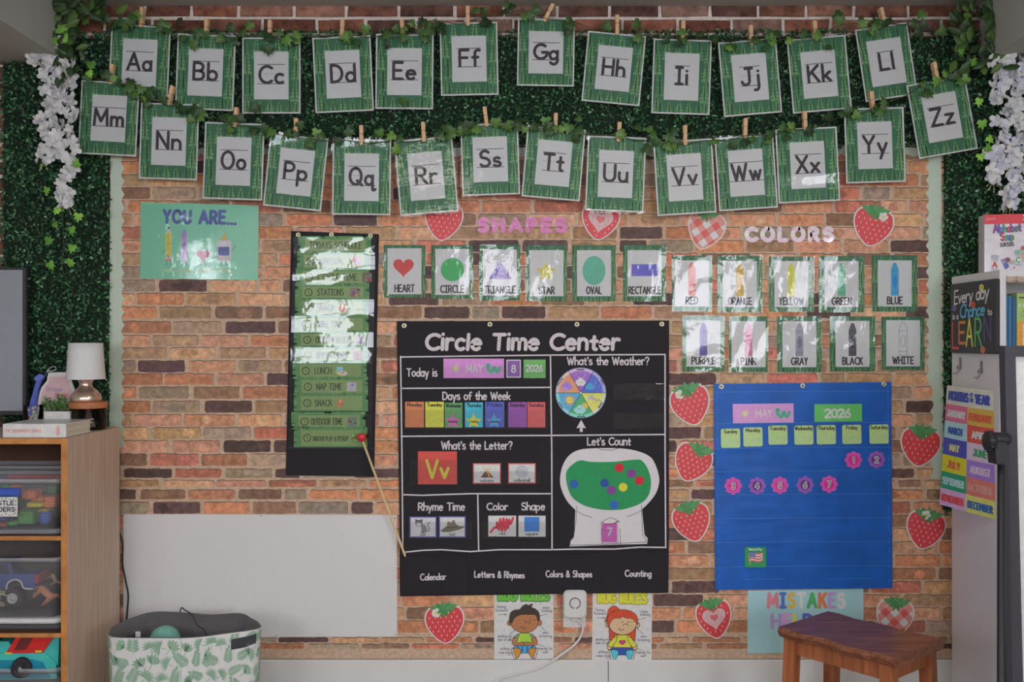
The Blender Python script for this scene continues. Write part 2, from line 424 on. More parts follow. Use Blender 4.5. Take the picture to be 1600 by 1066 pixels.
for nm, (xa, xb, ya, yb_, za, zb_) in SIDEW.items():
    b = MB(); b.box((xa, YR, 0), (xb, ya, CEIL_Z), plaster); b.box((xa, yb_, 0), (xb, .12, CEIL_Z), plaster)
    b.box((xa, ya, 0), (xb, yb_, za), plaster); b.box((xa, ya, zb_), (xb, yb_, CEIL_Z), plaster); struct(b, nm)
# dropped beams running along both side walls under the ceiling
xb0, xb1 = (107-800)/420, (1530-800)/420; zb = CAM_Z+(533-98)/420
b = MB(); b.box((XL, YR, zb), (xb0, .004, CEIL_Z), ceilm); o = b.build('trim_1'); o['kind'] = 'structure'
b = MB(); b.box((xb1, YR, zb), (XR, .004, CEIL_Z), ceilm); o = b.build('trim_2'); o['kind'] = 'structure'
# rear wall with its windows (they light the room and shine in the plastic)
WINS = [(-2.3, -1.45, 1.45, 2.45), (-.5, .2, 1.65, 2.35), (1.5, 2.5, 1.2, 2.25)]
b = MB(); xs = sorted({XL, XR, *[w[0] for w in WINS], *[w[1] for w in WINS]})
for x0, x1 in zip(xs, xs[1:]):
    hit = [w for w in WINS if w[0] <= x0+1e-6 and x1 <= w[1]+1e-6]
    if hit:
        b.box((x0, YR-.12, 0), (x1, YR, hit[0][2]), plaster); b.box((x0, YR-.12, hit[0][3]), (x1, YR, CEIL_Z), plaster)
    else: b.box((x0, YR-.12, 0), (x1, YR, CEIL_Z), plaster)
struct(b, 'wall_rear')
skym, nt, bs = new_mat('bright_sky_through_window')
bs.inputs['Base Color'].default_value = (.8, .85, .9, 1); bs.inputs['Emission Color'].default_value = (.93, .955, 1.04, 1)
bs.inputs['Emission Strength'].default_value = WINDOW_POWER
frm = c(190, 188, 184, .5)
for i, (x0, x1, z0, z1) in enumerate(WINS):
    f = MB(); t = .05
    for lo, hi in (((x0, z0), (x0+t, z1)), ((x1-t, z0), (x1, z1)), ((x0+t, z0), (x1-t, z0+t)), ((x0+t, z1-t), (x1-t, z1)),
                   ((x0+t, (z0+z1)/2-.02), (x1-t, (z0+z1)/2+.02)), (((x0+x1)/2-.02, z0+t), ((x0+x1)/2+.02, z1-t))):
        f.box((lo[0], YR-.09, lo[1]), (hi[0], YR-.03, hi[1]), frm)
    fo = f.build('window_%d' % (i+1)); fo['kind'] = 'structure'
    p = MB(); p.add([(x0+.01, YR-.1, z0+.01), (x1-.01, YR-.1, z0+.01), (x1-.01, YR-.1, z1-.01), (x0+.01, YR-.1, z1-.01)], [(3, 2, 1, 0)], skym)
    p.build('window_pane', fo)
for i, (nm, (xa, xb, ya, yb_, za, zb_)) in enumerate(SIDEW.items()):
    f = MB(); t = .05; xm = (xa+xb)/2
    for lo, hi in (((ya, za), (ya+t, zb_)), ((yb_-t, za), (yb_, zb_)), ((ya+t, za), (yb_-t, za+t)), ((ya+t, zb_-t), (yb_-t, zb_)), ((ya+t, (za+zb_)/2-.02), (yb_-t, (za+zb_)/2+.02)), (((ya+yb_)/2-.02, za+t), ((ya+yb_)/2+.02, zb_-t))):
        f.box((xm-.03, lo[0], lo[1]), (xm+.03, hi[0], hi[1]), frm)
    fo = f.build('window_%d' % (i+4)); fo['kind'] = 'structure'
    xp = xa+.012 if nm == 'wall_left' else xb-.012
    p = MB(); p.add([(xp, ya+.01, za+.01), (xp, yb_-.01, za+.01), (xp, yb_-.01, zb_-.01), (xp, ya+.01, zb_-.01)], [(0, 1, 2, 3)], skym); p.build('window_pane', fo)
# low white wainscot board under the brick paper, with one seam
BZ = CAM_Z+(533-1030)/420
b = MB(); wb = c(188, 182, 176, .55, mott=.02, scale=6); xs1 = (950-800)/420
b.box((XL, -.014, 0), (xs1-.0012, .004, BZ), wb, .003); b.box((xs1+.0012, -.014, 0), (XR, .004, BZ), wb, .003)
struct(b, 'baseboard_back')
# flush ceiling lamps
for L in LAMPS:
    x, y, _ = L.location
    t = thing('ceiling_lamp', 'square flush white ceiling lamp out of sight above the room', 'ceiling lamp', (x, y, CEIL_Z-.06), 'ceiling lamps')
    m = MB(); m.box((x-.32, y-.32, CEIL_Z-.06), (x+.32, y+.32, CEIL_Z), frm, .01); m.build('lamp_body', t)

# ================================================================ HEDGE PANELS
LEAFM = ramp_mat('boxwood_leaf', [(0, (18, 38, 24)), (.4, (29, 66, 42)), (.78, (46, 94, 58)), (.95, (78, 122, 82)), (1, (126, 156, 126))], rough=.42, coat=0, spec=.6)
BACKM = c(16, 30, 20, .9)
def leaf_field(n, sampler, size, seed, tilt=.9, aspect=.6):
    """n folded leaves: two triangles pairs each, returned as vertex and face arrays"""
    g = np.random.default_rng(seed); P = sampler(g, n)
    a = g.uniform(0, 2*PI, n); nrm = np.stack([g.normal(0, tilt, n), -np.ones(n), g.normal(.15, tilt, n)], 1); nrm /= np.linalg.norm(nrm, axis=1)[:, None]
    ref = np.stack([np.cos(a), np.zeros(n), np.sin(a)], 1)
    u = ref-nrm*(ref*nrm).sum(1)[:, None]; u /= np.linalg.norm(u, axis=1)[:, None]; w = np.cross(nrm, u)
    L = size*g.uniform(.6, 1.25, n)[:, None]; W = L*aspect/2
    base = P-u*L/2; tip = P+u*L/2; l = P+w*W+nrm*L*.12; r = P-w*W+nrm*L*.12
    V = np.stack([base, l, tip, r], 1).reshape(-1, 3)
    i = np.arange(n)*4
    F = np.concatenate([np.stack([i, i+1, i+2], 1), np.stack([i, i+2, i+3], 1)])
    return V, F
def hedge(name, label, rects, dens, seed, rag=.02):
    m = MB(); m.mi(BACKM)
    for x0, y0, x1, y1 in rects: hedge_part(m, x0, y0, x1, y1, dens, seed, rag); seed += 50
    return tag(m.build(name), label, 'hedge panel')
def hedge_part(m, x0, y0, x1, y1, dens, seed, rag):
    A = wp(x0, y1, 0); B = wp(x1, y0, 0)
    n = int((x1-x0)*(y1-y0)*dens)
    def smp(g, n):
        X = g.uniform(A.x-.004, B.x+.004, n); Z = g.uniform(A.z-rag/2, B.z+rag, n)
        return np.stack([X, -g.uniform(.008, .032, n)-.005*np.sin(X*31)*np.sin(Z*27), Z], 1)
    V, F = leaf_field(n, smp, .017, seed); V[:, 1] = np.minimum(V[:, 1], -.0047)
    m.box((A.x+.004, -.011, A.z+.004), (B.x-.004, -.0047, B.z-.004), BACKM)
    nb = len(m.v); m.v += [tuple(p) for p in V]; m.mi(LEAFM)
    m.f += [tuple(int(nb+j) for j in f) for f in F]; m.fm += [1]*len(F); m.sm += [False]*len(F)
hedge('boxwood_panel', 'dark green artificial boxwood panel down the left side behind the lamp', [(6, 99, 113, 760), (113, 60, 173, 760)], .085, 1)
hedge('boxwood_panel', 'long dark green artificial boxwood band behind the rows of alphabet cards', [(174, 58, 1471, 228)], .085, 2)
hedge('boxwood_panel', 'dark green artificial boxwood panel down the right side above the white shelf', [(1472, 56, 1526, 800), (1526, 99, 1640, 800)], .085, 3)

# ================================================================ BRICK-PRINT PAPER AND ITS BORDER
PX0, PX1, PY0, PY1 = 188, 1494, 231, 1029
CODE = {'O': (162, 111, 83), 'T': (144, 116, 90), 'D': (80, 62, 60), 'P': (176, 128, 104), 'B': (120, 92, 74), 'Y': (168, 130, 98), 'G': (138, 120, 104), 'R': (160, 100, 84)}
ROWS = {447: '193 242 G 249 323 D 329 400 P', 468: '190 211 P 214 287 O 292 368 T 373 446 P', 489: '190 245 O 250 330 T 337 410 B',
 512: '190 267 O 271 346 G 353 430 D', 533: '190 234 P 239 310 T 314 387 P 392 460 O', 552: '190 260 T 266 336 Y 344 415 T', 573: '190 212 G 216 289 D 297 367 P 374 440 G',
 593: '190 254 O 258 334 O 341 412 P', 614: '190 213 O 218 295 G 303 374 B 380 452 O', 636: '190 235 O 239 312 G 320 394 D', 657: '190 206 T 209 283 P 288 367 P 373 440 Y',
 677: '190 231 Y 239 314 Y 318 392 G', 698: '190 262 P 270 343 P 350 423 D', 719: '190 230 B 235 310 R 315 386 O 393 460 G', 740: '198 269 D 274 346 R 353 425 G',
 756: '190 248 T 256 335 P 338 415 P', 773: '190 213 D 220 290 B 295 367 O 373 440 B', 794: '190 232 G 240 313 D 319 390 O', 1010: '404 475 O 482 560 G 566 640 B 643 717 R 720 790 G'}
rb = random.Random(21); rows = []; ks = sorted(ROWS)
y = 447-20.6
while y > PY0-10: rows.append((y, None)); y -= 20.6
for k in ks: rows.append((k, ROWS[k]))
y = 794+20.7
while y < 1006: rows.append((y, None)); y += 20.6
rows = sorted(set(rows), key=lambda r: r[0])
pl = Pl(.0); mb = MB(); pm = c(160, 138, 118, .7, mott=.18, scale=70); BPM = brick_mat('brick_print', 42, .46, .55)
slab(mb, pl, [(PX0, PY0), (PX1, PY0), (PX1, PY1), (PX0, PY1)], pm, .0012, .003)
cols = [alb(160, 138, 118)]*6; dark = alb(84, 66, 56)
def brick_outline(x0, x1, y0, y1):
    hw, hh = (x1-x0)/2, (y1-y0)/2; cx, cy = (x0+x1)/2, (y0+y1)/2; out = []
    n = max(3, int((x1-x0)/7)); c_ = [rb.uniform(1.4, 4.2) for _ in range(4)]; r2 = .30
    g_ = lambda s: rb.gauss(0, s)
    out += [(x0+c_[0]*r2+g_(.2), y0+c_[0]*r2+g_(.2))]
    for i in range(n+1): out.append((x0+c_[0]+(x1-x0-c_[0]-c_[1])*i/n, y0+g_(.5)))
    out += [(x1-c_[1]*r2, y0+c_[1]*r2), (x1+g_(.3), y0+c_[1]), (x1+g_(.5), cy), (x1+g_(.3), y1-c_[2]), (x1-c_[2]*r2, y1-c_[2]*r2)]
    for i in range(n, -1, -1): out.append((x0+c_[3]+(x1-x0-c_[3]-c_[2])*i/n, y1+g_(.4)))
    out += [(x0+c_[3]*r2, y1-c_[3]*r2), (x0+g_(.3), y1-c_[3]), (x0+g_(.5), cy), (x0+g_(.3), y0+c_[0])]
    return out
def put_brick(x0, x1, yc, hh, code):
    if x1-x0 < 6: return
    o = brick_outline(x0, x1, yc-hh, yc+hh)
    cl = lambda p: [(min(PX1, max(PX0, a)), min(PY1, max(PY0, b_))) for a, b_ in p]
    gon(mb, pl, cl([(a+.3, b_-1.1+(0 if b_ < yc else .9)) for a, b_ in o]), BPM, .0031); cols.append(dark)
    r, g_, bl = CODE[code]; v = rb.uniform(.9, 1.1)
    gon(mb, pl, cl(o), BPM, .0032); cols.append(alb(min(255, r*v*rb.uniform(.96, 1.04)), g_*v, bl*v*rb.uniform(.94, 1.05)))
    # a blotch of another tone inside the brick
    if rb.random() < .75 and x1-x0 > 25:
        w = rb.uniform(16, (x1-x0)*.62); bx = rb.uniform(x0+w/2+4, max(x0+w/2+4.1, x1-w/2-4)); by = yc+rb.uniform(-1.2, 1.2)
        p = [(bx+w/2*math.cos(a)*rb.uniform(.65, 1.05), max(yc-hh+1, min(yc+hh-1, by+hh*1.0*math.sin(a)*rb.uniform(.5, 1.1)))) for a in [2*PI*i/15 for i in range(15)]]
        t = rb.choice([.88, .92, .95, 1.04, 1.07, 1.1])
        gon(mb, pl, cl(p), BPM, .0033); cols.append(alb(min(255, r*t), min(255, g_*t*rb.uniform(.97, 1.03)), min(255, bl*t)))
def rand_code(): return rb.choices('OTDPBYGR', [20, 17, 11, 22, 12, 8, 13, 9])[0]
ys = [r[0] for r in rows]
for i, (yc, spec) in enumerate(rows):
    up = (yc-ys[i-1]) if i else 20.6; dn = (ys[i+1]-yc) if i+1 < len(rows) else 20.6
    hh = min(8.7, min(up, dn)/2-1.4) if yc != 756 else 4.8
    x = PX0-rb.uniform(0, 70)
    if spec:
        tk = spec.split(); last = PX0
        if yc == 1010:
            x = PX0-rb.uniform(0, 60)
            while x+70 < 402: w = min(rb.uniform(68, 76), 402-x); put_brick(max(x, PX0-3), x+w, yc, hh, rand_code()); x += w+5.5
        for j in range(0, len(tk), 3): put_brick(float(tk[j])-(4 if j == 0 and float(tk[j]) < 200 else 0), float(tk[j+1]), yc, hh, tk[j+2])
        x = float(tk[-2])+5.5
    while x < PX1:
        w = rb.uniform(66, 78) if rb.random() > .08 else rb.uniform(32, 44)
        put_brick(max(x, PX0-3), min(x+w, PX1+3), yc, hh, rand_code()); x += w+rb.uniform(4.5, 6.5)
mb.col = cols
tag(mb.build('brick_print_backdrop'), 'large brick-patterned paper backdrop covering the wall behind the charts', 'backdrop')

SAGE = c(154, 167, 152, .35, mott=.03, coat=.5)
def border(name, label, pts, k=.0045):
    m = MB(); slab(m, Pl(0), pts, SAGE, .0034, k); return tag(m.build(name), label, 'border')
def scallop(xs, amp, y0, y1, per):
    out = []; n = int((y1-y0)/per*8)
    for i in range(n+1):
        y = y0+(y1-y0)*i/n; out.append((xs+amp*(2*abs(math.sin(PI*(y-y0)/per))-1), y))
    return out
g = 'sage green bulletin board borders'
border('scalloped_border', 'pale sage scalloped border strip running down the left edge of the brick backdrop',
       list(reversed(scallop(193, -2.6, 243, 700, 20.4)))+[(173.5, 243), (170, 700)])
border('scalloped_border', 'pale sage scalloped border strip running down the right edge of the brick backdrop',
       list(scallop(1448, 2.6, 241, 600, 20.4))+list(scallop(1455, 2.6, 602, 748, 20.4))+[(1474, 748), (1470, 241)])
border('scalloped_border', 'sage border strip along the top of the brick backdrop behind the cards',
       [(x, 243+2.2*(2*abs(math.sin(PI*(x-172)/20.4))-1)) for x in [172+1300*i/520 for i in range(521)]][::-1]+[(174, 231), (1470, 231)], .0044)

# ================================================================ ALPHABET CARDS
G_BG = c(44, 92, 64, .55, mott=.05); G_TR = c(96, 138, 94, .55); G_TR2 = c(70, 116, 78, .55)
WHT = c(186, 181, 188, .6, mott=.015); INK = c(52, 46, 50, .6); BORD = c(188, 190, 186, .45, mott=.02)
def tree(mb, pl, x, y, h, w, m, k, lim):
    """a fir of ragged tiers on a thin trunk; y = foot"""
    X0, Y0, X1, Y1 = lim
    cl = lambda P: [(min(X1, max(X0, a)), min(Y1, max(Y0, b))) for a, b in P]
    def put(P):
        P = cl(P)
        A = abs(sum(P[i][0]*P[(i+1) % len(P)][1]-P[(i+1) % len(P)][0]*P[i][1] for i in range(len(P))))
        if A > .3: gon(mb, pl, P, m, k)
    put([(x-.45, y-h*.9), (x+.45, y-h*.9), (x+.55, y), (x-.55, y)])
    for t in range(6):
        f = t/6; ty = y-h+h*.68*f; ww = w*(.24+.76*f)/2*(.85+.3*((t*37+int(x)) % 5)/5); th = h*.20
        for sd in (-1, 1):
            put([(x, ty), (x+sd*ww*.45, ty+th*.5), (x+sd*ww, ty+th*.72), (x+sd*ww*.7, ty+th*.78), (x+sd*ww*.78, ty+th*1.05), (x+sd*ww*.42, ty+th*.8), (x+sd*ww*.3, ty+th*1.02), (x, ty+th*.6)])
def forest(mb, pl, x0, y0, x1, y1, k, n=15, s=1, seed=5):
    r = random.Random(seed)
    rect(mb, pl, x0, y0, x1, y1, G_BG, k)
    W, H = x1-x0, y1-y0
    T = []                                            # x, top, height, width, share of W and H
    for i, f in enumerate((.02, .22, .41, .60, .80, .97)): T.append((f, -.07+.04*(i % 3), .40, .25))
    for i, f in enumerate((.07, .95, .10, .92, .05, .96)): T.append((f, .15+.30*(i//2)+.08*(i % 2), .44, .25))
    for i, f in enumerate((.13, .30, .47, .64, .84)): T.append((f, .80+.045*(i % 2), .34, .27))
    for i, (fx, fy, fh, fw) in enumerate(T):
        tree(mb, pl, x0+W*fx+r.uniform(-1, 1), y0+H*(fy+fh), H*fh, W*fw, G_TR if i % 4 else G_TR2, k+LY*.5+(i % 8)*1.2e-5, (x0, y0, x1, y1))
CARDS = [('Aa', 218, 98, 2.6, 93, 117, 222, 28, 3), ('Bb', 321, 113, 2.2, 91, 118, 323, 45, 2), ('Cc', 424, 118, 0, 91, 119, 422, 48, 1),
 ('Dd', 536, 116, -2.6, 91, 118, 535, 47, 2), ('Ee', 632, 112, .6, 90, 117, 629, 47, -4), ('Ff', 733, 92, -1.2, 90, 114, 731, 26, -1),
 ('Gg', 853, 82, 1.0, 89, 105, 857, 21, 27), ('Hh', 959, 107, 5.5, 91, 110, 964, 40, 0), ('Ii', 1065, 120, 1.9, 91, 117, 1067, 49, 1),
 ('Jj', 1172, 121, -4.8, 91, 117, 1173, 56, -3), ('Kk', 1280, 116, -5, 92, 116, 1273, 49, -4), ('Ll', 1385, 97, -8.6, 82, 114, 1379, 28, -14),
 ('Mm', 170, 185, 3.0, 91, 115, 175, 117, 4), ('Nn', 264, 221, 1.8, 91, 119, 267, 150, 13), ('Oo', 365, 252, 2, 93, 120, 369, 184, 4),
 ('Pp', 462, 269, 6, 91, 114, 463, 201, 1), ('Qq', 565, 277, .6, 91, 118, 565, 212, -1), ('Rr', 666, 275, -5, 91, 118, 662, 207, -3),
 ('Ss', 766, 249, -1.8, 90, 112, 759, 183, -7), ('Tt', 865, 255, 5, 91, 112, 868, 193, 2), ('Uu', 962, 272, 2.4, 91, 117, 967, 207, 4),
 ('Vv', 1070, 277, -3.6, 92, 116, 1070, 212, 0), ('Ww', 1166, 270, -3.8, 92, 115, 1164, 201, 1), ('Xx', 1262, 258, -2.8, 96, 116, 1257, 190, -2),
 ('Yy', 1367, 227, -1.8, 93, 117, 1362, 159, -7), ('Zz', 1472, 183, -10, 93, 117, 1461, 113, -11)]
FOREST_PLACE = {}
def alphabet_card(i, L, cx, cy, rot, w, h):
    low = i >= 12
    off = (.066 if low else .048)+(i % 2)*.005
    pl = Pl(off, cx, cy, rot)
    t = thing('alphabet_card', "laminated forest-green alphabet card printed with the letters '%s'" % L, 'alphabet card', pl(0, h/2), 'alphabet cards pegged to the two ivy garlands')
    hw, hh = w/2, h/2; m = MB()
    slab(m, pl, [(-hw, -hh), (hw, -hh), (hw, hh), (-hw, hh)], BORD, -.0012, 0)
    forest(m, pl, -hw+2.2, -hh+2.4, hw-2.2, hh-2.4, LY)
    rect(m, pl, -27, -hh+h*.185, 27, hh-h*.185, WHT, 3*LY)
    yt, yb = -17*h/118, 13*h/118; cap = (yb-yt)-2
    narrow = {'Ii': 11, 'Ll': 13, 'Jj': 15, 'Tt': 17, 'Ff': 18}.get(L, 20.5)
    if L in ('Mm', 'Ww'): narrow = 25.5
    for y in (yt, yb): stroke(m, pl, [(-narrow-1, y), (narrow+1, y)], 1.0, INK, 4*LY, cap=False)
    ym = (yt+yb)/2-.5
    x = -narrow
    while x < narrow: stroke(m, pl, [(x, ym), (x+1.4, ym)], .7, INK, 3.6*LY, cap=False); x += 4
    natural = text_width(L, cap, .24)+4.6
    text(m, pl, L, 0, yb-1.4, cap-2.2, 4.6, INK, 4.4*LY, fit=min(natural, 2*narrow) if L not in ('Mm', 'Ww') else 49, sp=.24)
    m.build('printed_sheet', t)
    r = random.Random(100+i)
    q = [r.random() for _ in range(4)]
    s = .0042 if low else .0016
    if L in ('Aa', 'Bb', 'Cc', 'Ee', 'Ff', 'Hh', 'Ii', 'Jj'): s = .0008
    if L in ('Qq', 'Rr', 'Ww', 'Pp', 'Zz', 'Vv'): s = .0055
    def curl(u, v, q=q, s=s, L=L):
        k = max(0, 1-v/.24)**2*(.35+.65*q[0])*s*(1 if u < .5 else q[1]+.3)
        k += s*max(0, (abs(u-.5)-.32)/.18)**2*max(0, 1-v/.35)*.9
        k += s*max(0, (v-.85)/.15)**2*q[2]*.6
        if L == 'Xx': k += .004*math.exp(-((v-.62+.05*abs(u-.5))/.07)**2)
        return k
    film(t, pl, -hw-2.5, -hh-2.5, hw+2.5, hh+3.5, 6*LY, .0006, 300+i, curl=curl, nx=12, ny=16)
    return off
WOOD = ramp_mat('pine', [(.2, (180, 132, 98)), (.8, (204, 156, 120))], .7, 'noise', (140, 140, 12))
STEEL = c(150, 150, 152, .3, metal=1)
def clothespin(L, x, y, rot, off):
    pl = Pl(off, x, y, rot)
    t = thing('clothespin', "wooden clothespin holding the '%s' alphabet card on its garland" % L, 'clothespin', pl(0, 15), 'wooden clothespins on the ivy garlands')
    leg = [(-2.9, -15.5), (2.9, -15.5), (2.9, -3), (2.5, -1.5), (2.9, 0), (2.9, 13), (2.0, 15.5), (-2.0, 15.5), (-2.9, 13), (-2.9, 0), (-2.5, -1.5), (-2.9, -3)]
    for k0, k1 in ((.0045, .0115), (-.011, -.004)):
        m = MB(); slab(m, pl, leg, WOOD, k0, k1); m.build('wooden_leg', t)
    m = MB()
    for dy in (-2.2, -1.4, -.6): m.tube([pl(-3.3, dy, .0), pl(3.3, dy, .0)], .0019, STEEL, 6)
    m.tube([pl(-3.2, -2.4, .012), pl(3.2, -2.4, .012)], .0011, STEEL, 6); m.tube([pl(-3.2, -2.4, .012), pl(-3.2, -1.4, 0)], .0008, STEEL, 6); m.tube([pl(3.2, -2.4, .012), pl(3.2, -1.4, 0)], .0008, STEEL, 6)
    m.build('spring', t)
for i, (L, cx, cy, rot, w, h, px, py, pr) in enumerate(CARDS):
    off = alphabet_card(i, L, cx, cy, rot, w, h)
    clothespin(L, px, py, pr, off)

# ================================================================ IVY GARLANDS
IVY = ramp_mat('ivy_leaf', [(0, (26, 46, 22)), (.5, (42, 70, 30)), (.85, (62, 92, 38)), (1, (82, 116, 46))], .5, coat=.15)
BRIGHT = ramp_mat('young_leaf', [(0, (64, 108, 36)), (.6, (92, 140, 48)), (1, (118, 164, 60))], .5, coat=.1)
DKLEAF = ramp_mat('wisteria_leaf', [(0, (20, 36, 16)), (.6, (40, 64, 26)), (1, (68, 94, 36))], .5, coat=.1)
VINE = c(58, 66, 38, .8)
IVY_PTS = [(0, -.36), (.26, -.5), (.5, -.2), (.3, -.04), (.4, .24), (.15, .2), (0, .56), (-.15, .2), (-.4, .24), (-.3, -.04), (-.5, -.2), (-.26, -.5)]
PT_PTS = [(0, -.5), (.16, -.32), (.25, -.02), (.18, .25), (0, .56), (-.18, .25), (-.25, -.02), (-.16, -.32)]
def leaf(mb, o, size, m, r, pts=IVY_PTS, ang=None, tilt=.5, cup=.12):
    a = r.uniform(0, 2*PI) if ang is None else ang
    Rm = Matrix.Rotation(r.uniform(-tilt, tilt), 3, 'X')@Matrix.Rotation(r.uniform(-tilt, tilt), 3, 'Z')@Matrix.Rotation(a, 3, 'Y')
    o = Vector(o); n = len(pts)
    V = [o+Rm@Vector((0, -size*cup, 0))]+[o+Rm@Vector((x*size, abs(x)*size*cup*1.2, z*size)) for x, z in pts]
    mb.add(V, [(0, i+1, (i+1) % n+1) for i in range(n)], m, True)
def garland(label, path, off, n, seed, spread, size=(.03, .047), extra=()):
    r = random.Random(seed); P = spline(path, n=8)
    t = thing('ivy_garland', label, 'garland', wp(*path[len(path)//2], off), 'artificial ivy garlands')
    m = MB(); m.tube([wp(x, y+2*math.sin(x*.09), off+.002*math.sin(x*.13)) for x, y in P], .0014, VINE, 6)
    lv = MB()
    for i in range(n):
        f = r.uniform(0, len(P)-1.01); j = int(f); q = f-j
        x = P[j][0]*(1-q)+P[j+1][0]*q; y = P[j][1]*(1-q)+P[j+1][1]*q
        dx, dy = r.gauss(0, spread*.5), r.gauss(1, spread)
        o = wp(x+dx, y+dy, off+.012+r.uniform(0, .012))
        leaf(lv, o, r.uniform(*size), IVY, r, ang=PI+r.uniform(-1.4, 1.4))
        m.tube([wp(x, y, off), (wp(x, y, off)+o)/2+Vector((0, -.004, 0)), o], .0007, VINE, 5)
    for x, y in extra:
        leaf(lv, wp(x, y, off+.004), r.uniform(*size), IVY, r, ang=PI+r.uniform(-1, 1))
    m.build('vine', t); lv.build('ivy_leaves', t)
TOPP = [(86, 22), (120, 24), (175, 38), (222, 36), (270, 46), (323, 54), (422, 58), (535, 56), (629, 54), (680, 36), (731, 34), (800, 18), (857, 28), (964, 48), (1067, 60), (1173, 64), (1273, 56), (1330, 36), (1379, 38), (1440, 34), (1500, 26), (1540, 22)]
LOWP = [(112, 112), (175, 128), (225, 150), (267, 162), (320, 182), (369, 194), (463, 213), (565, 222), (662, 218), (712, 200), (759, 193), (815, 188), (868, 202), (967, 214), (1018, 220), (1070, 224), (1164, 214), (1257, 202), (1310, 186), (1362, 170), (1410, 150), (1461, 126), (1510, 116)]
garland('upper ivy garland strung along the top row of alphabet cards', TOPP, .060, 118, 41, 9)
garland('lower ivy garland strung along the bottom row of alphabet cards', LOWP, .078, 128, 42, 7, extra=[(810, 170), (905, 186), (1000, 200), (1015, 203), (142, 103), (140, 116), (400, 170), (630, 160)])

# ================================================================ WHITE WISTERIA
PETAL = ramp_mat('white_petal', [(0, (150, 150, 156)), (.5, (178, 178, 182)), (1, (202, 201, 203))], .7)
PETAL2 = ramp_mat('lilac_white_petal', [(0, (156, 158, 184)), (.5, (182, 182, 200)), (1, (204, 202, 214))], .7)
def petal(mb, o, Rm, size, ang, m, seed):
    n = 7; cup = .25
    V = [o]; F = []
    Q = [(0, 0), (.30, .22), (.42, .55), (.30, .9), (0, .98), (-.30, .9), (-.42, .55), (-.30, .22)]
    Ra = Rm@Matrix.Rotation(ang, 3, 'Y')
    V = [o+Ra@Vector((0, -size*.10, size*.55))]+[o+Ra@Vector((x*size, -size*cup*z*z+abs(x)*size*.1, z*size)) for x, z in Q]
    mb.add(V, [(0, i+1, (i+1) % 8+1) for i in range(8)], m, True)
def strand(parent, path, widths, n, off, seed, m, pm=PETAL):
    r = random.Random(seed); b = MB(); P = spline(path, n=6); k = len(P)
    for i in range(n):
        f = (i+r.random())/n*(k-1.01); j = int(f); q = f-j
        w = widths[0]+(widths[1]-widths[0])*f/(k-1)
        x = P[j][0]*(1-q)+P[j+1][0]*q+r.uniform(-w, w)/2; y = P[j][1]*(1-q)+P[j+1][1]*q
        d = off+.012+.03*r.random()*(1-abs(r.uniform(-1, 1))*.3)
        o = wp(x, y, d)
        Rm = Matrix.Rotation(r.uniform(-.7, .7), 3, 'X')@Matrix.Rotation(r.uniform(-.9, .9), 3, 'Z')@Matrix.Rotation(r.uniform(0, 6.3), 3, 'Y')
        s = r.uniform(.021, .031)*(1-.25*f/(k-1))
        for a in range(4): petal(b, o, Rm, s, a*PI/2+r.uniform(-.2, .2), pm, seed)
    m.tube([wp(x, y, off+.012) for x, y in P], .0016, VINE, 6)
    e = P[-1]
    for q in range(7):
        a = r.uniform(-.9, .9); s0 = wp(e[0], e[1]-4, off+.015); L = r.uniform(.02, .05)
        s1 = s0+Vector((math.sin(a)*L, -.004, -math.cos(a)*L)); m.tube([s0, s1], .0008, BUD, 5); m.ball(s1, .0032, BUD, 6, 5)
    return b.build('blossom_strand', parent)
BUD = c(150, 150, 110, .7)
def wisteria(label, strands, leaves, brights, off, seed, pm, base, trail=None):
    t = thing('wisteria_garland', label, 'artificial flowers', wp(*base, off))
    m = MB(); r = random.Random(seed)
    for i, (path, w, n) in enumerate(strands): strand(t, path, w, n, off, seed+i, m, pm)
    lv = MB()
    for x, y, s, a in leaves: leaf(lv, wp(x, y, off+.03+r.uniform(-.015, .02)), s/420*1.1, DKLEAF, r, PT_PTS, math.radians(a), .45)
    lv.build('dark_leaves', t)
    bl = MB()
    for x, y, s, a in brights: leaf(bl, wp(x, y, off+.045), s/420*1.05, BRIGHT, r, PT_PTS if s > 19 else IVY_PTS, math.radians(a), .35)
    bl.build('bright_leaves', t)
    if trail: m.tube([wp(x, y, off+.036) for x, y in spline(trail, n=5)], .0012, VINE, 6)
    m.build('stems', t)
r9 = random.Random(77)
LW = [(r9.uniform(66, 118), r9.uniform(0, 62), r9.uniform(15, 26), r9.uniform(0, 360)) for _ in range(44)]
LW += [(r9.uniform(100, 160), r9.uniform(2, 28), r9.uniform(13, 22), r9.uniform(0, 360)) for _ in range(24)]
LW += [(r9.gauss(100, 12), r9.uniform(60, 130), r9.uniform(14, 20), r9.uniform(0, 360)) for _ in range(26)]
LW += [(75, 8, 26, 190), (95, 6, 24, 170), (146, 20, 20, 300), (190, 14, 22, 60)]
LB = [(100, 62, 20, 30), (97, 45, 24, 60), (84, 62, 20, 160), (66, 26, 20, 200), (74, 33, 16, 300)]
LB += [(142, 103, 13, 180), (140, 116, 13, 150), (122, 340, 15, 190), (112, 361, 15, 170), (77, 376, 15, 80), (112, 389, 15, 190), (79, 416, 15, 150), (111, 411, 15, 90), (88, 330, 13, 200), (72, 298, 13, 200), (118, 256, 14, 250), (86, 352, 11, 150)]
wisteria('white wisteria garland hanging down at the upper left corner beside card Mm',
 [([(70, 48), (74, 90), (84, 130), (76, 190), (72, 252)], (50, 28), 96), ([(92, 92), (104, 130), (102, 190), (106, 245), (102, 296), (104, 320)], (36, 18), 86), ([(64, 78), (66, 96)], (30, 30), 8)],
 LW, LB, .075, 500, PETAL, (95, 8), [(98, 300), (98, 340), (100, 380), (97, 420), (108, 442)])
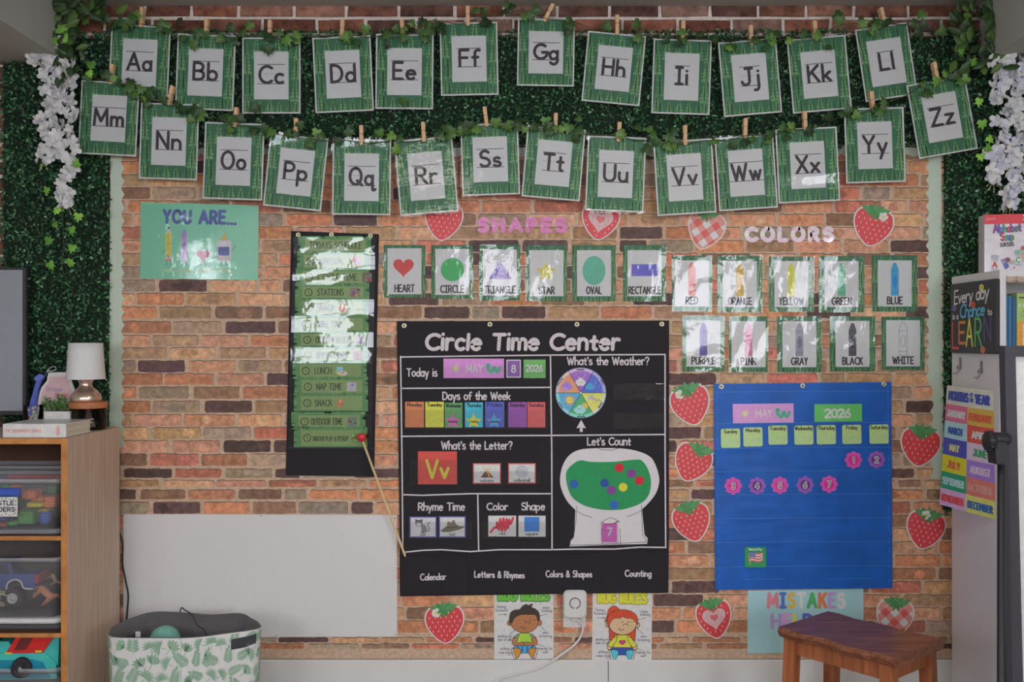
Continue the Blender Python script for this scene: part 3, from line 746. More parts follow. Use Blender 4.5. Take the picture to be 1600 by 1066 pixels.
RW = [(r9.uniform(1488, 1560), r9.uniform(2, 112), r9.uniform(15, 24), r9.uniform(0, 360)) for _ in range(52)]
RW += [(r9.uniform(1545, 1600), r9.uniform(30, 110), r9.uniform(18, 26), r9.uniform(0, 360)) for _ in range(16)]
RW += [(1583, 52, 26, 10), (1592, 50, 26, 340), (1586, 80, 24, 190), (1598, 76, 24, 170), (1563, 40, 26, 320), (1568, 22, 26, 330), (1548, 38, 24, 20)]
RB = [(1535, 195, 16, 170), (1548, 218, 14, 140), (1533, 246, 14, 170), (1503, 82, 13, 170), (1522, 98, 15, 150), (1530, 160, 14, 190), (1545, 232, 14, 120)]
wisteria('white wisteria garland hanging down at the upper right corner above the white shelf',
 [([(1578, 88), (1572, 130), (1578, 180), (1580, 230), (1586, 262)], (58, 46), 110), ([(1556, 235), (1556, 262), (1553, 285)], (24, 18), 20), ([(1592, 240), (1588, 280), (1580, 305), (1576, 322)], (30, 14), 34), ([(1604, 110), (1612, 180), (1608, 250)], (30, 20), 26)],
 RW, RB, .075, 600, PETAL2, (1545, 10))

# ================================================================ PAPER ON THE WALL
def sheet(label, name, cat, off, pts, m, group=None, thick=.0012):
    """one-sheet thing drawn in wall pixels; returns (mesh, plane, finish)"""
    pl = Pl(off); mb = MB(); slab(mb, pl, pts, m, -thick, 0)
    def done(): return tag(mb.build(name), label, cat, group)
    return mb, pl, done
def quad(x0, y0, x1, y1): return [(x0, y0), (x1, y0), (x1, y1), (x0, y1)]
BLK = c(40, 38, 42, .6)
# large blank white sheet
mb, pl, done = sheet('large blank white sheet pinned to the bricks behind the floral bin', 'white_sheet', 'sheet', .0055, [(193, 804), (620, 805), (620.5, 995), (193, 997)], c(180, 180, 186, .45, mott=.01), thick=.002)
for x, y in ((408, 806.5), (617, 810), (618, 992), (431, 994)): disc(mb, pl, x, y, 1.2, 1.2, c(110, 110, 114), LY, 8)
done()
# you are... poster
YA = c(92, 166, 132, .3, coat=.6, mott=.02)
plA = Pl(.0055, 0, 0, 0)
tA = thing('poster', "shiny green poster headed 'YOU ARE...' with school supplies holding hands", 'poster', wp(312, 438, .0055))
mb = MB(); slab(mb, plA, [(220, 316), (404, 321), (403, 438), (219, 435)], YA, -.001, 0)
NAVY = c(74, 88, 140, .5); k = LY
text(mb, plA, 'YOU ARE...', 312, 348.5, 18.5, 5.2, NAVY, k, fit=117, sp=.3, rot=1.2, jit=.6)
YEL, ORG, LIL, PNK, CRM = c(222, 186, 90), c(214, 160, 86), c(168, 140, 190), c(206, 104, 128), c(214, 204, 190)
# pencil
rect(mb, plA, 258.5, 364, 268, 402, YEL, k); rect(mb, plA, 261.5, 364, 265, 402, c(206, 164, 74), 2*k); gon(mb, plA, [(258.5, 364), (263.5, 354), (268, 364)], CRM, k); gon(mb, plA, [(261.8, 357.4), (263.5, 353.8), (265.3, 357.4)], BLK, 2*k)
rect(mb, plA, 258.5, 400, 268, 404, c(190, 190, 184), 2*k); rect(mb, plA, 258.5, 404, 268, 408, c(214, 130, 110), 2*k)
# crayon
rect(mb, plA, 283.5, 369, 292.5, 408, LIL, k); gon(mb, plA, [(284, 369), (287, 358.5), (289.5, 358.5), (292, 369)], c(150, 120, 176), k); disc(mb, plA, 288, 384, 3, 6.5, c(142, 110, 170), 2*k); rect(mb, plA, 283.5, 370, 292.5, 372, c(140, 108, 168), 2*k)
# heart
def heart(cx, cy, s, ang=0):
    out = []
    for i in range(36):
        t = 2*PI*i/36; x = 16*math.sin(t)**3/17; y = -(13*math.cos(t)-5*math.cos(2*t)-2*math.cos(3*t)-math.cos(4*t))/17
        a = math.radians(ang); out.append((cx+s*(x*math.cos(a)-y*math.sin(a)), cy+s*(x*math.sin(a)+y*math.cos(a))))
    return out
gon(mb, plA, heart(317.5, 398.5, 11), PNK, k)
# glue bottle
gon(mb, plA, rounded(349.8, 392, 11.6, 17, 5), CRM, k); rect(mb, plA, 341, 386, 358.2, 399.5, NAVY, 2*k)
gon(mb, plA, [(345, 375.5), (346.5, 370), (354, 370), (355.5, 375.5)], ORG, k); gon(mb, plA, [(347.5, 370), (349.2, 364), (351.4, 364), (353, 370)], ORG, k)
DG = c(60, 96, 80)
for x in (263.5, 288, 317.5, 350):
    for sx in (-3, 3): stroke(mb, plA, [(x+sx, 408), (x+sx, 414), (x+sx+(2.5 if sx > 0 else -2.5), 414.6)], .8, DG, 2*k)
for P in ([(294, 393), (298, 396), (303, 396), (308, 398)], [(328, 399), (332, 403), (337, 403), (339, 398)], [(254, 396), (258, 390)], [(362, 392), (368, 385)]): stroke(mb, plA, P, .8, DG, 2*k)
for x, y in ((261.7, 381), (265.2, 381), (286.3, 383), (289.7, 383), (315, 397), (320, 397), (347.5, 391), (352.5, 391)): disc(mb, plA, x, y, .7, .7, BLK, 3*k, 8)
PALE = c(160, 206, 130)
for s, x, w in (('smart', 262, 15), ('creative', 287, 23), ('loved', 318.5, 16), ('strong', 350.5, 20)): text(mb, plA, s, x, 425, 6, 1.0, PALE, k, fit=w)
mb.build('printed_sheet', tA)
film(tA, plA, 219.5, 318, 403, 436.5, 5*k, .0016, 71, nx=14, ny=10)

# ---------------------------------------------------------------- strawberries
SR = c(196, 56, 62, .45, coat=.3, mott=.05); SW = c(206, 190, 184, .5); SG = c(60, 114, 68, .5); SG2 = c(72, 126, 78, .5); SY = c(224, 196, 160, .6)
SPK = c(204, 92, 92, .45, coat=.3); LPK = c(214, 150, 152, .5); LPK2 = c(216, 182, 180, .5)
BERRY = [(0, -.42), (.22, -.47), (.44, -.38), (.52, -.14), (.46, .12), (.30, .36), (.12, .52), (0, .56), (-.12, .52), (-.30, .36), (-.46, .12), (-.52, -.14), (-.44, -.38), (-.22, -.47)]
def strawberry(label, cx, cy, w, h, rot, kind, flower=None, off=.0055, leafx=0):
    pl = Pl(off, cx, cy, rot); mb = MB()
    sx, sy = w/1.14, h/1.2
    B = spline([(x*sx, y*sy) for x, y in BERRY], closed=True, n=3)
    slab(mb, pl, [(x*1.075, y*1.065) for x, y in B], SW, -.001, 0)
    LV = [(-68, .40), (-36, .36), (-4, .40), (30, .36), (62, .40)]
    def crown_leaf(a, L, grow, m, k):
        r = math.radians(a); o = (leafx*sx, -.38*sy+(2 if grow else 0)); d = (math.sin(r), -math.cos(r)*.62); q = (-d[1], d[0]); l = L*w+grow*1.6; wd = .22+grow*.025
        gon(mb, pl, [o, (o[0]+d[0]*l*.3+q[0]*l*wd*.8, o[1]+d[1]*l*.3+q[1]*l*wd*.8), (o[0]+d[0]*l*.55+q[0]*l*wd, o[1]+d[1]*l*.55+q[1]*l*wd), (o[0]+d[0]*l, o[1]+d[1]*l),
                     (o[0]+d[0]*l*.55-q[0]*l*wd, o[1]+d[1]*l*.55-q[1]*l*wd), (o[0]+d[0]*l*.3-q[0]*l*wd*.8, o[1]+d[1]*l*.3-q[1]*l*wd*.8)], m, k)
    for i, (a, L) in enumerate(LV): crown_leaf(a, L, 1, SW, .1*LY+i*.00002)
    def inside(P, x, y):
        r = False
        for i in range(len(P)):
            (x1, y1), (x2, y2) = P[i], P[i-1]
            if (y1 > y) != (y2 > y) and x < (x2-x1)*(y-y1)/(y2-y1)+x1: r = not r
        return r
    if kind == 'gingham':
        gon(mb, pl, B, c(206, 120, 112, .5), LY)
        s = w*.17; a = math.radians(40)
        Bi = [(x*.985, y*.985) for x, y in B]
        def clip(P):
            out = P
            for i in range(len(Bi)):                                   # convex clip
                a_, b_ = Bi[i], Bi[(i+1) % len(Bi)]; res = []
                sd = lambda p: (b_[0]-a_[0])*(p[1]-a_[1])-(b_[1]-a_[1])*(p[0]-a_[0])
                for j in range(len(out)):
                    p, q = out[j], out[(j+1) % len(out)]; dp, dq = sd(p), sd(q)
                    if dp >= 0: res.append(p)
                    if (dp >= 0) != (dq >= 0): t = dp/(dp-dq); res.append((p[0]+(q[0]-p[0])*t, p[1]+(q[1]-p[1])*t))
                out = res
                if len(out) < 3: return []
            return out
        sgn = sum(Bi[i-1][0]*Bi[i][1]-Bi[i][0]*Bi[i-1][1] for i in range(len(Bi)))
        if sgn < 0: Bi = Bi[::-1]
        for i in range(-5, 6):
            for j in range(-5, 6):
                if (i % 2) == (j % 2):
                    q = [((u*math.cos(a)-v*math.sin(a)), (u*math.sin(a)+v*math.cos(a))) for u, v in ((i*s, j*s), (i*s+s, j*s), (i*s+s, j*s+s), (i*s, j*s+s))]
                    P = clip(q)
                    if len(P) > 2: gon(mb, pl, P, SW if i % 2 else c(194, 78, 74, .5), 2*LY)
    else:
        gon(mb, pl, B, SR, LY)
        step = w*.135; j = 0; y = -.36*h
        while y < .5*h:
            x = -.5*w+(step/2 if j % 2 else 0)
            while x < .5*w:
                if inside([(u*.9, v*.9) for u, v in B], x, y) and not (kind == 'heart' and inside(heart(0, 0, w*.40), x, y)):
                    gon(mb, pl, [(x, y-2), (x+.85, y), (x, y+2), (x-.85, y)], SY, 2*LY)
                x += step
            y += step*.82; j += 1
        if kind == 'heart':
            gon(mb, pl, heart(0, 0, w*.34), LPK, 2*LY); gon(mb, pl, heart(0, -1, w*.12), SPK, 3*LY)
            for i in range(20):
                aa = 2*PI*i/20; u, v = math.cos(aa), math.sin(aa)*.9; stroke(mb, pl, [(u*w*.17, v*w*.17-1), (u*w*.22, v*w*.22-1)], .8, SPK, 3*LY, cap=False)
    for i, (a, L) in enumerate(LV): crown_leaf(a, L, 0, SG if i % 2 else SG2, 3*LY+.00002*i)
    for a in (-62, -22, 18, 58):
        r = math.radians(180+a); o = (leafx*sx, -.42*sy); l = .24*w; d = (math.sin(r), -math.cos(r)); q = (-d[1], d[0])
        gon(mb, pl, [o, (o[0]+d[0]*l*.5+q[0]*l*.2, o[1]+d[1]*l*.5+q[1]*l*.2), (o[0]+d[0]*l, o[1]+d[1]*l), (o[0]+d[0]*l*.5-q[0]*l*.2, o[1]+d[1]*l*.5-q[1]*l*.2)], SG, 4.2*LY+.00001*a)
    if flower:
        fx, fy = flower
        for i in range(5):
            a = 2*PI*i/5; disc(mb, pl, fx+4.2*math.cos(a), fy+4.2*math.sin(a), 3.4, 3.4, c(226, 206, 176, .6), 6*LY+i*.00003, 10)
        disc(mb, pl, fx, fy, 2.4, 2.4, c(216, 168, 80), 7.5*LY, 10)
    return tag(mb.build('paper_strawberry'), label, 'strawberry cutout', 'paper strawberry cutouts')
strawberry('red paper strawberry cutout half hidden under the Rr card, left of the word SHAPES', 693, 344, 62, 66, 8, 'plain')
strawberry('red paper strawberry with a pink heart inside, hanging just below the Uu card', 938, 344, 62, 64, 10, 'heart')
strawberry('red and white gingham paper strawberry peeking out below the Vv and Ww cards', 1103, 358, 61, 66, 16, 'gingham', leafx=-.12)
strawberry('red paper strawberry with cream flower, right of the word COLORS', 1364, 353, 66, 66, 12, 'plain', flower=(13, -17))
strawberry('red paper strawberry with cream flower, highest of the column between the two charts', 1079, 632, 65, 68, -14, 'plain', flower=(-13, -19))
strawberry('red paper strawberry with leaf crown tilted right, middle of the column between charts', 1082, 722, 62, 65, 22, 'plain', leafx=.1)
strawberry('red paper strawberry with bow-like leaves, lowest of the column between the charts', 1081, 815, 62, 66, -14, 'plain')
strawberry('red paper strawberry with leafy bow, right of the blue chart beside the months poster', 1438, 697, 66, 66, 8, 'plain')
strawberry('red paper strawberry with cream flower, low on the right below the months poster', 1446, 827, 64, 65, 12, 'plain', flower=(-4, -22))
strawberry('red paper strawberry with cream flower, under the lower left of the black chart', 695, 974, 64, 65, -4, 'plain', flower=(-12, -17))
strawberry('red paper strawberry with pink heart centre, left of the mistakes poster', 1116, 966, 58, 66, -10, 'heart')
strawberry('gingham paper strawberry half hidden behind the wooden stool', 1398, 965, 61, 66, 8, 'gingham')

# ---------------------------------------------------------------- cut-out words
def word(s, x0, x1, yb, h, w, mat, lab, k):
    W = text_width(s, h, .45); fx = (x1-x0-w)/W; x = x0+w/2
    for i, ch in enumerate(s):
        gw, st = glyph(ch); pl = Pl(.0065+.0003*(i % 2)); mb = MB()
        for kk, mm, ww in ((-.0008, mat, w), (0, mat, w)):
            for pts in st: stroke(mb, pl, [(x+a*h*fx, yb-b*h) for a, b in pts], ww, mm, kk)
        tag(mb.build('cutout_letter'), lab[i], 'cutout letter', k)
        x += (gw+.45)*h*fx
PKF = ramp_mat('pink_foil', [(.3, (176, 84, 134)), (.6, (196, 108, 158)), (.75, (228, 170, 206))], .25, 'noise', (30, 30, 60), coat=.8, detail=2)
IRI = ramp_mat('pearl_foil', [(.3, (190, 140, 148)), (.5, (196, 156, 172)), (.62, (210, 180, 164)), (.75, (176, 154, 192))], .2, 'noise', (30, 30, 60), coat=.8, detail=2)
od = ['first', 'second', 'third', 'fourth', 'fifth', 'last']
word('SHAPES', 745, 887, 361, 18, 7, PKF, ["shiny pink cutout letter %s, %s letter of the word SHAPES" % (ch, o) for ch, o in zip('SHAPES', od)], 'letters of SHAPES')
word('COLORS', 1163, 1304, 375.5, 18, 7, IRI, ["pearly cutout letter %s, %s letter of the word COLORS" % (ch, o) for ch, o in zip('COLORS', od)], 'letters of COLORS')

# ---------------------------------------------------------------- shape and colour cards
def star(cx, cy, R, r=.42, n=5, a0=-90):
    return [(cx+(R if i % 2 == 0 else R*r)*math.cos(math.radians(a0+180*i/n)), cy+(R if i % 2 == 0 else R*r)*math.sin(math.radians(a0+180*i/n))) for i in range(2*n)]
def small_card(label, cx, cy, w, h, seed, art, word_, ww, group, shiny, rot=0):
    pl = Pl(.0055, cx, cy, rot); t = thing('picture_card', label, 'picture card', pl(0, h/2), group); m = MB(); hw, hh = w/2, h/2
    slab(m, pl, quad(-hw, -hh, hw, hh), G_BG, -.001, 0); forest(m, pl, -hw, -hh, hw, hh, .4*LY, s=.62, seed=9)
    rect(m, pl, -26.5, -36, 26.5, 36, WHT, 2*LY); art(m, pl)
    text(m, pl, word_, 0, 32, 10.6, 2.1, INK, 3*LY, fit=ww, sp=.24)
    m.build('printed_sheet', t)
    film(t, pl, -hw-.6, -hh-.6, hw+.6, hh+.6, 6*LY, shiny, seed, nx=9, ny=11)
def crayon(col, dark, out=False):
    def f(m, pl):
        P = [(-6, 19), (-6, -22), (-2.6, -31), (-1.6, -32.5), (1.6, -32.5), (2.6, -31), (6, -22), (6, 19)]
        if out:
            stroke(m, pl, P, .7, dark, 3*LY, closed=True); stroke(m, pl, ell(0, -3, 3.4, 9), .7, dark, 3*LY, closed=True)
            for y in (-19, 13): stroke(m, pl, [(-6, y), (6, y)], .7, dark, 3*LY, cap=False)
        else:
            gon(m, pl, P, col, 3*LY); disc(m, pl, 0, -3, 3.6, 9.5, dark, 4*LY)
            for y in (-20.5, -18, 12.5, 15): stroke(m, pl, [(-6, y), (6, y)], .8, dark, 4*LY, cap=False)
    return f
def flat(pts, col): return lambda m, pl: gon(m, pl, pts, col, 3*LY)
gs = 'shape cards in a row under SHAPES'
small_card('laminated card with a red heart marked HEART', 632, 424, 65, 82, 1, flat(heart(-1.5, -7, 17), c(196, 66, 62)), 'HEART', 32, gs, .0006)
small_card('laminated card with a green circle marked CIRCLE', 706.5, 425, 65, 84, 2, flat(ell(.5, -3.5, 18.3, 18.3), c(62, 150, 88)), 'CIRCLE', 38, gs, .0008)
small_card('laminated card with a purple triangle marked TRIANGLE', 781, 426, 64, 87, 3, flat([(0.5, -18.5), (19, 10), (-18, 10)], c(112, 84, 152)), 'TRIANGLE', 50, gs, .0016)
small_card('laminated card with a golden star marked STAR', 854, 427, 64, 87, 4, flat(star(-1, -2, 16, .48), c(218, 172, 76)), 'STAR', 26, gs, .0012)
small_card('laminated card with a teal oval marked OVAL', 928, 427, 68, 88, 5, flat(ell(0, -4, 18, 23), c(84, 154, 130)), 'OVAL', 25, gs, .001)
small_card('laminated card with an indigo rectangle marked RECTANGLE', 1007, 427, 67, 88, 6, flat(quad(-20, -14, 20.5, 4.5), c(88, 84, 168)), 'RECTANGLE', 51, gs, .001)
gc = 'color cards in two rows under COLORS'
for i, (nm, cx, cy, w, h, col, dk, ww, lb, am) in enumerate([
    ('RED', 1081, 443, 62, 87, (202, 96, 84), (190, 70, 64), 20, 'red', .0022), ('ORANGE', 1156, 444, 70, 88, (220, 150, 62), (206, 128, 44), 38, 'orange', .0018),
    ('YELLOW', 1236.5, 444, 70, 86, (226, 198, 70), (208, 176, 50), 40, 'yellow', .0024), ('GREEN', 1315, 444, 71, 88, (92, 160, 128), (64, 134, 102), 32, 'green', .002),
    ('BLUE', 1398, 443, 71, 88, (56, 140, 204), (40, 112, 178), 25, 'blue', .0016), ('PURPLE', 1099, 537, 65, 87, (94, 84, 146), (72, 64, 122), 38, 'purple', .0016),
    ('PINK', 1169.5, 538, 60, 87, (218, 108, 138), (204, 84, 118), 25, 'pink', .0024), ('GRAY', 1249, 538, 69, 87, (128, 130, 144), (98, 100, 114), 27, 'gray', .002),
    ('BLACK', 1332, 537.5, 71, 86, (76, 74, 82), (52, 50, 58), 33, 'black', .0016), ('WHITE', 1411, 536.5, 67, 83, (190, 188, 190), (120, 118, 124), 34, 'white outlined', .0014)]):
    small_card('laminated color card with a %s crayon marked %s' % (lb, nm), cx, cy, w, h, 40+i, crayon(c(*col), c(*dk), nm == 'WHITE'), nm, ww, gc, am)

# ================================================================ BLACK SCHEDULE CHART
CLOTH = c(27, 26, 30, .85, mott=.18, scale=240, bump=.15, sheen=.1); EDGE = c(20, 19, 22, .85)
BRASS = c(190, 176, 150, .3, metal=.8); HOLE = c(120, 100, 80)
def grommets(t, pl, pts, r=4.0):
    for x, y in pts:
        m = MB(); P = ell(0, 0, 1, 1, 16)
        o = pl(x, y, .0004); s = pl.sc
        m.lathe([(r*s*.45, 0), (r*s*.5, .0016), (r*s*.8, .0022), (r*s, .0012), (r*s, 0)], o, BRASS, 18, axis='Y')
        disc(m, pl, x, y, r*.45, r*.45, HOLE, .0006, 12); m.build('grommet', t)
def cloth(t, pl, pts_grid, m, amp, seed, name='cloth', nx=24, ny=28, folds=(), k0=0):
    """hanging cloth: bilinear patch between four corners with soft folds"""
    (ax, ay), (bx, by), (cx_, cy_), (dx, dy) = pts_grid; r = random.Random(seed)
    W = [(r.uniform(.5, 3), r.uniform(.5, 4), r.uniform(0, 6.3)) for _ in range(5)]
    mb = MB(); vs = []
    def disp(u, v):
        d = sum(math.sin(6.28*(a*u+b*v)+p) for a, b, p in W)/5*amp
        for (u0, wd, am) in folds: d += am*math.exp(-((u-u0)/wd)**2)
        return d
    for j in range(ny+1):
        for i in range(nx+1):
            u, v = i/nx, j/ny
            x = (ax*(1-u)+bx*u)*(1-v)+(dx*(1-u)+cx_*u)*v; y = (ay*(1-u)+by*u)*(1-v)+(dy*(1-u)+cy_*u)*v
            vs.append(pl(x, y, k0+disp(u, v)))
    fs = [(j*(nx+1)+i, (j+1)*(nx+1)+i, (j+1)*(nx+1)+i+1, j*(nx+1)+i+1) for j in range(ny) for i in range(nx)]
    mb.add(vs, fs, m, True)
    return mb.build(name, t) if t is not None else mb
plS = Pl(.0085)
tS = thing('pocket_chart', 'tall narrow black pocket chart holding the green schedule strips', 'pocket chart', wp(518, 744, .0085))
mb = MB(); slab(mb, plS, [(455, 361), (592, 366), (584.5, 745), (446.5, 743)], CLOTH, -.003, 0)
stroke(mb, plS, [(447, 700), (585, 701)], .8, c(58, 56, 60), LY, cap=False); mb.build('backing_cloth', tS)
grommets(tS, plS, [(466, 367), (518, 366.5), (579, 368.5)], 3.6)
STRIP = [('TODAYS SCHEDULE', 0, 466, 580, 369, 393, None), ('ARRIVAL', 1, 464, 579, 393, 419, (150, 110, 100)), ('CIRCLE TIME', 2, 462, 577, 419, 443, (110, 84, 84)),
 ('STATIONS', 3, 461, 577, 443, 466, (126, 100, 94)), ('SNACK', 4, 461, 576, 466, 492, 'snack'), ('BIBLE TIME', 5, 460, 576, 492, 517, None), ('OUTDOOR RECESS', 6, 459, 575, 517, 540.5, (110, 106, 104)),
 ('BOOK CORNER', 7, 460, 575, 540.5, 565, (112, 84, 76)), ('LUNCH', 8, 457, 573, 564, 590, 'lunch'), ('NAP TIME', 9, 460, 575, 589, 615, (160, 158, 156)), ('SNACK', 10, 459, 575, 614, 641, 'snack'),
 ('OUTDOOR TIME', 11, 455, 571, 644, 669, (104, 110, 108)), ('INDOOR PLAY & PICKUP', 12, 459, 574, 667, 697, 'play')]
OLV = c(114, 138, 86, .55); OINK = c(58, 70, 44); GB2 = c(80, 124, 74, .6)
lab_extra = {4: 'upper', 10: 'lower'}
for s, i, x0, x1, y0, y1, pic in STRIP:
    pl = Pl(.0105+.0006*i)
    nm = s.lower() if s != 'SNACK' else s.lower()
    lb = {0: "top green strip of the schedule chart reading today's schedule", 1: 'second green strip of the schedule chart, mostly washed out by glare'}.get(i,
         "green schedule strip reading '%s'%s" % (s, ', the %s of two snack strips in the black chart' % lab_extra[i] if s == 'SNACK' else ' in the black schedule chart'))
    t = thing('schedule_strip', lb, 'schedule strip', pl((x0+x1)/2, y1), 'schedule strips in the black chart')
    m = MB(); slab(m, pl, quad(x0, y0, x1, y1+2), GB2, -.0005, 0)
    r = random.Random(i)
    for j in range(9):
        xx = x0+4+r.uniform(0, x1-x0-10); gon(m, pl, [(xx, y0), (xx+r.uniform(2, 8), y0), (xx+r.uniform(1, 6), y0+r.uniform(2, 6))], G_BG if j % 2 else G_TR, LY)
    for sd in (x0, x1):
        for j in range(4): yy = y0+r.uniform(2, y1-y0-4); gon(m, pl, [(sd, yy), (sd+(7 if sd == x0 else -7), yy+2), (sd, yy+5)], G_BG if j % 2 else G_TR, LY)
    rect(m, pl, x0+11, y0+5, x1-9, y1-.5, OLV, 2*LY)
    ym = (y0+y1)/2+2.5
    if i:
        stroke(m, pl, ell(x0+21, ym, 5.6, 5.6, 18), 1.5, OINK, 3*LY, closed=True); stroke(m, pl, [(x0+20.4, ym-3), (x0+21, ym), (x0+22.5, ym+2.6)], .9, OINK, 3*LY)
    tw = {0: 82, 4: 28, 10: 28, 7: 50, 8: 27, 9: 40, 11: 50, 12: 56, 3: 42, 2: 62, 5: 40, 6: 55, 1: 40}[i]; tx = x0+{0: 18, 4: 35, 10: 33, 12: 30, 11: 31}.get(i, 35)
    text(m, pl, s, tx, ym+4.6, 9.6 if i != 12 else 7, 1.35 if i != 12 else 1.1, OINK, 3*LY, 'l', fit=tw)
    px = tx+tw+7
    if pic == 'snack': m.add([], [], OLV); gon(m, pl, [(px, ym+5), (px-1, ym-2), (px+3, ym-7), (px+9, ym-6), (px+10, ym+3), (px+6, ym+7)], c(206, 104, 72), 3*LY); disc(m, pl, px+5, ym-3, 2.2, 2.6, c(222, 150, 120), 4*LY)
    elif pic == 'lunch':
        rect(m, pl, px, ym-6, px+10, ym+1, c(118, 178, 184), 3*LY); disc(m, pl, px+9, ym+4, 8, 3.6, c(216, 196, 170), 4*LY); stroke(m, pl, [(px-1, ym+1), (px+2, ym+5), (px+7, ym+6.5)], 2, c(222, 178, 80), 5*LY); disc(m, pl, px+10, ym+3, 3, 1.6, c(208, 130, 96), 5*LY)
    elif pic == 'play':
        rect(m, pl, x1-25, ym-7, x1-9, ym+7, c(96, 140, 80), 3*LY); stroke(m, pl, [(x1-24, ym+1), (x1-10, ym-5)], 2.6, c(140, 84, 76), 4*LY)
        for a, b_ in ((-22, -4), (-13, 2), (-18, 4)): disc(m, pl, x1+a, ym+b_, 2.2, 1.8, c(140, 176, 84), 4*LY)
    elif pic:
        px = max(px, x1-30) if i in (1, 2, 3, 6, 7) else px
        rect(m, pl, px, ym-7, px+15, ym+7, c(*pic), 3*LY)
        for q in range(6): a, b_ = r.uniform(px+1, px+11), r.uniform(ym-6, ym+3); rect(m, pl, a, b_, a+r.uniform(2, 5), b_+r.uniform(2, 4), c(*[max(30, min(230, v+r.choice((-46, -28, 34)))) for v in pic]), 4*LY+q*.00002)
    m.build('printed_strip', t)
# clear pockets, one per strip, wavy so they catch the windows
for s, i, x0, x1, y0, y1, pic in STRIP:
    tv = (.0006, -.0004, .0016, .0046, .0004, .0010, .0014, .004, 0, 0, 0, 0, 0)[i]; tu = (.002, .005, -.006, 0, .003, -.005, .007, 0, 0, 0, 0, 0, 0)[i]
    film(tS, Pl(.0125+.0006*i), 459-.7*i, y0+2, 587-.5*i, y1+2.5, .0008, .0006, 900+i, POCKET, nx=16, ny=5, name='clear_pocket', curl=lambda u, v, tv=tv, tu=tu: tv*v+abs(tu)*(u if tu > 0 else 1-u))

# ================================================================ BLACK CIRCLE TIME CHART
plC = Pl(.012)
tC = thing('pocket_chart', "large square black pocket chart titled 'Circle Time Center'", 'pocket chart', wp(834, 930, .012))
GREY = c(172, 166, 170, .7); k = .0012
cb = cloth(None, plC, [(620, 502), (1045.5, 501), (1045, 864), (625, 872)], CLOTH, .0011, 3, nx=30, ny=24)
def q4(x, y): return (x, y)
wob = lambda x: 1.4*math.sin((x-620)/70.0)
text(cb, plC, 'Circle Time Center', 816, 546, 23, 5.7, GREY, k+.0008, fit=306, sp=.2, slant=.06, lc=1.28)
for P in ([(626, 558), (740, 556.5), (860, 555), (1039, 554)], [(626, 607), (860, 605.5)], [(627, 682), (740, 681), (862, 680.5), (1039, 679)], [(629, 773), (660, 774), (735, 771.5), (862, 771.5)],
          [(632, 863), (660, 860), (690, 859), (735, 862), (780, 859), (862, 859), (900, 858), (960, 858), (1000, 855), (1040, 855.5)],
          [(626, 557), (628, 700), (629.5, 862)], [(860, 555), (862, 700), (862.5, 859)], [(1039, 554), (1039, 700), (1040, 856)], [(746.5, 772), (748, 860)]):
    stroke(cb, plC, P, 2.2, GREY, k+.0009)
text(cb, plC, 'Today is', 659.5, 588, 11.5, 2.1, GREY, k+.0008, lc=1.2, fit=49)
text(cb, plC, 'Days of the Week', 744.5, 624.5, 11.5, 2.15, GREY, k+.0008, lc=1.2, fit=107, sp=.17)
text(cb, plC, "What's the Letter?", 745, 702, 11.8, 2.15, GREY, k+.0008, lc=1.2, fit=112, sp=.17)
text(cb, plC, "What's the Weather?", 950, 570, 11.6, 2.15, GREY, k+.0008, lc=1.2, fit=129, sp=.17)
text(cb, plC, "Let's Count", 951.5, 695.5, 11.3, 2.15, GREY, k+.0008, lc=1.2, fit=69, sp=.17)
text(cb, plC, 'Rhyme Time', 690, 797.5, 11.3, 2.15, GREY, k+.0008, lc=1.2, fit=74, sp=.17)
text(cb, plC, 'Color', 777, 797, 10.6, 2.1, GREY, k+.0008, lc=1.2, fit=34, sp=.17); text(cb, plC, 'Shape', 833, 797, 11.2, 2.1, GREY, k+.0008, lc=1.2, fit=38, sp=.17)
gon(cb, plC, [(908, 656), (915.5, 669.5), (910.4, 668.5), (910.4, 675), (905.8, 675), (905.8, 668.5), (900.5, 669.5)], GREY, k+.0008)
cb.build('backing_cloth', tC)
# gumball machine print and its felt
m = MB(); MG = c(180, 174, 178, .8, mott=.02); LINE = c(64, 60, 66)
top = spline([(899, 797), (886, 783), (877, 764), (875, 748), (879, 728), (889, 712), (905, 703), (930, 700.5), (966, 700.5), (992, 704), (1013, 712), (1023, 724), (1030, 748), (1026, 768), (1016, 783), (1003, 796)], n=4)
gon(m, plC, top+[(1007, 836), (1012, 841), (1011, 850), (952, 851.5), (890, 854), (891, 845), (897, 838)], MG, k+.001)
for P in ([(901, 791), (900, 812), (896, 840), (891, 846), (891, 852), (930, 851), (1009, 847), (1009.5, 842), (1004, 836), (1002, 789)], [(902, 799), (912, 805), (925, 808.5)], [(980, 807.5), (992, 803), (1002, 798)],
          [(939, 818), (945, 812.5), (953, 809), (961, 811.5), (967, 815), (960, 818), (952, 819), (939, 818)][:7], [(939, 815), (946, 819), (956, 819), (967, 814)], [(940, 825), (941, 849)], [(968.5, 826), (969.5, 851)], [(935, 700.5), (940, 703), (955, 703.5), (966, 700.8)]):
    stroke(m, plC, P, .8, LINE, k+.0013)
m.build('gumball_machine_print', tC)
m = MB(); FELT = c(42, 124, 76, .95, mott=.05, sheen=.2)
slab(m, plC, spline([(906, 719.5), (893, 727), (885, 737), (884.5, 750), (889, 768), (896, 779), (913, 790), (938, 796), (958, 797), (978, 795), (1002, 786), (1014, 772), (1017, 752), (1013, 735), (1005, 722), (995, 718), (960, 721.5), (925, 721.8)], closed=True, n=4), FELT, k+.001, k+.002)
m.build('green_felt', tC)
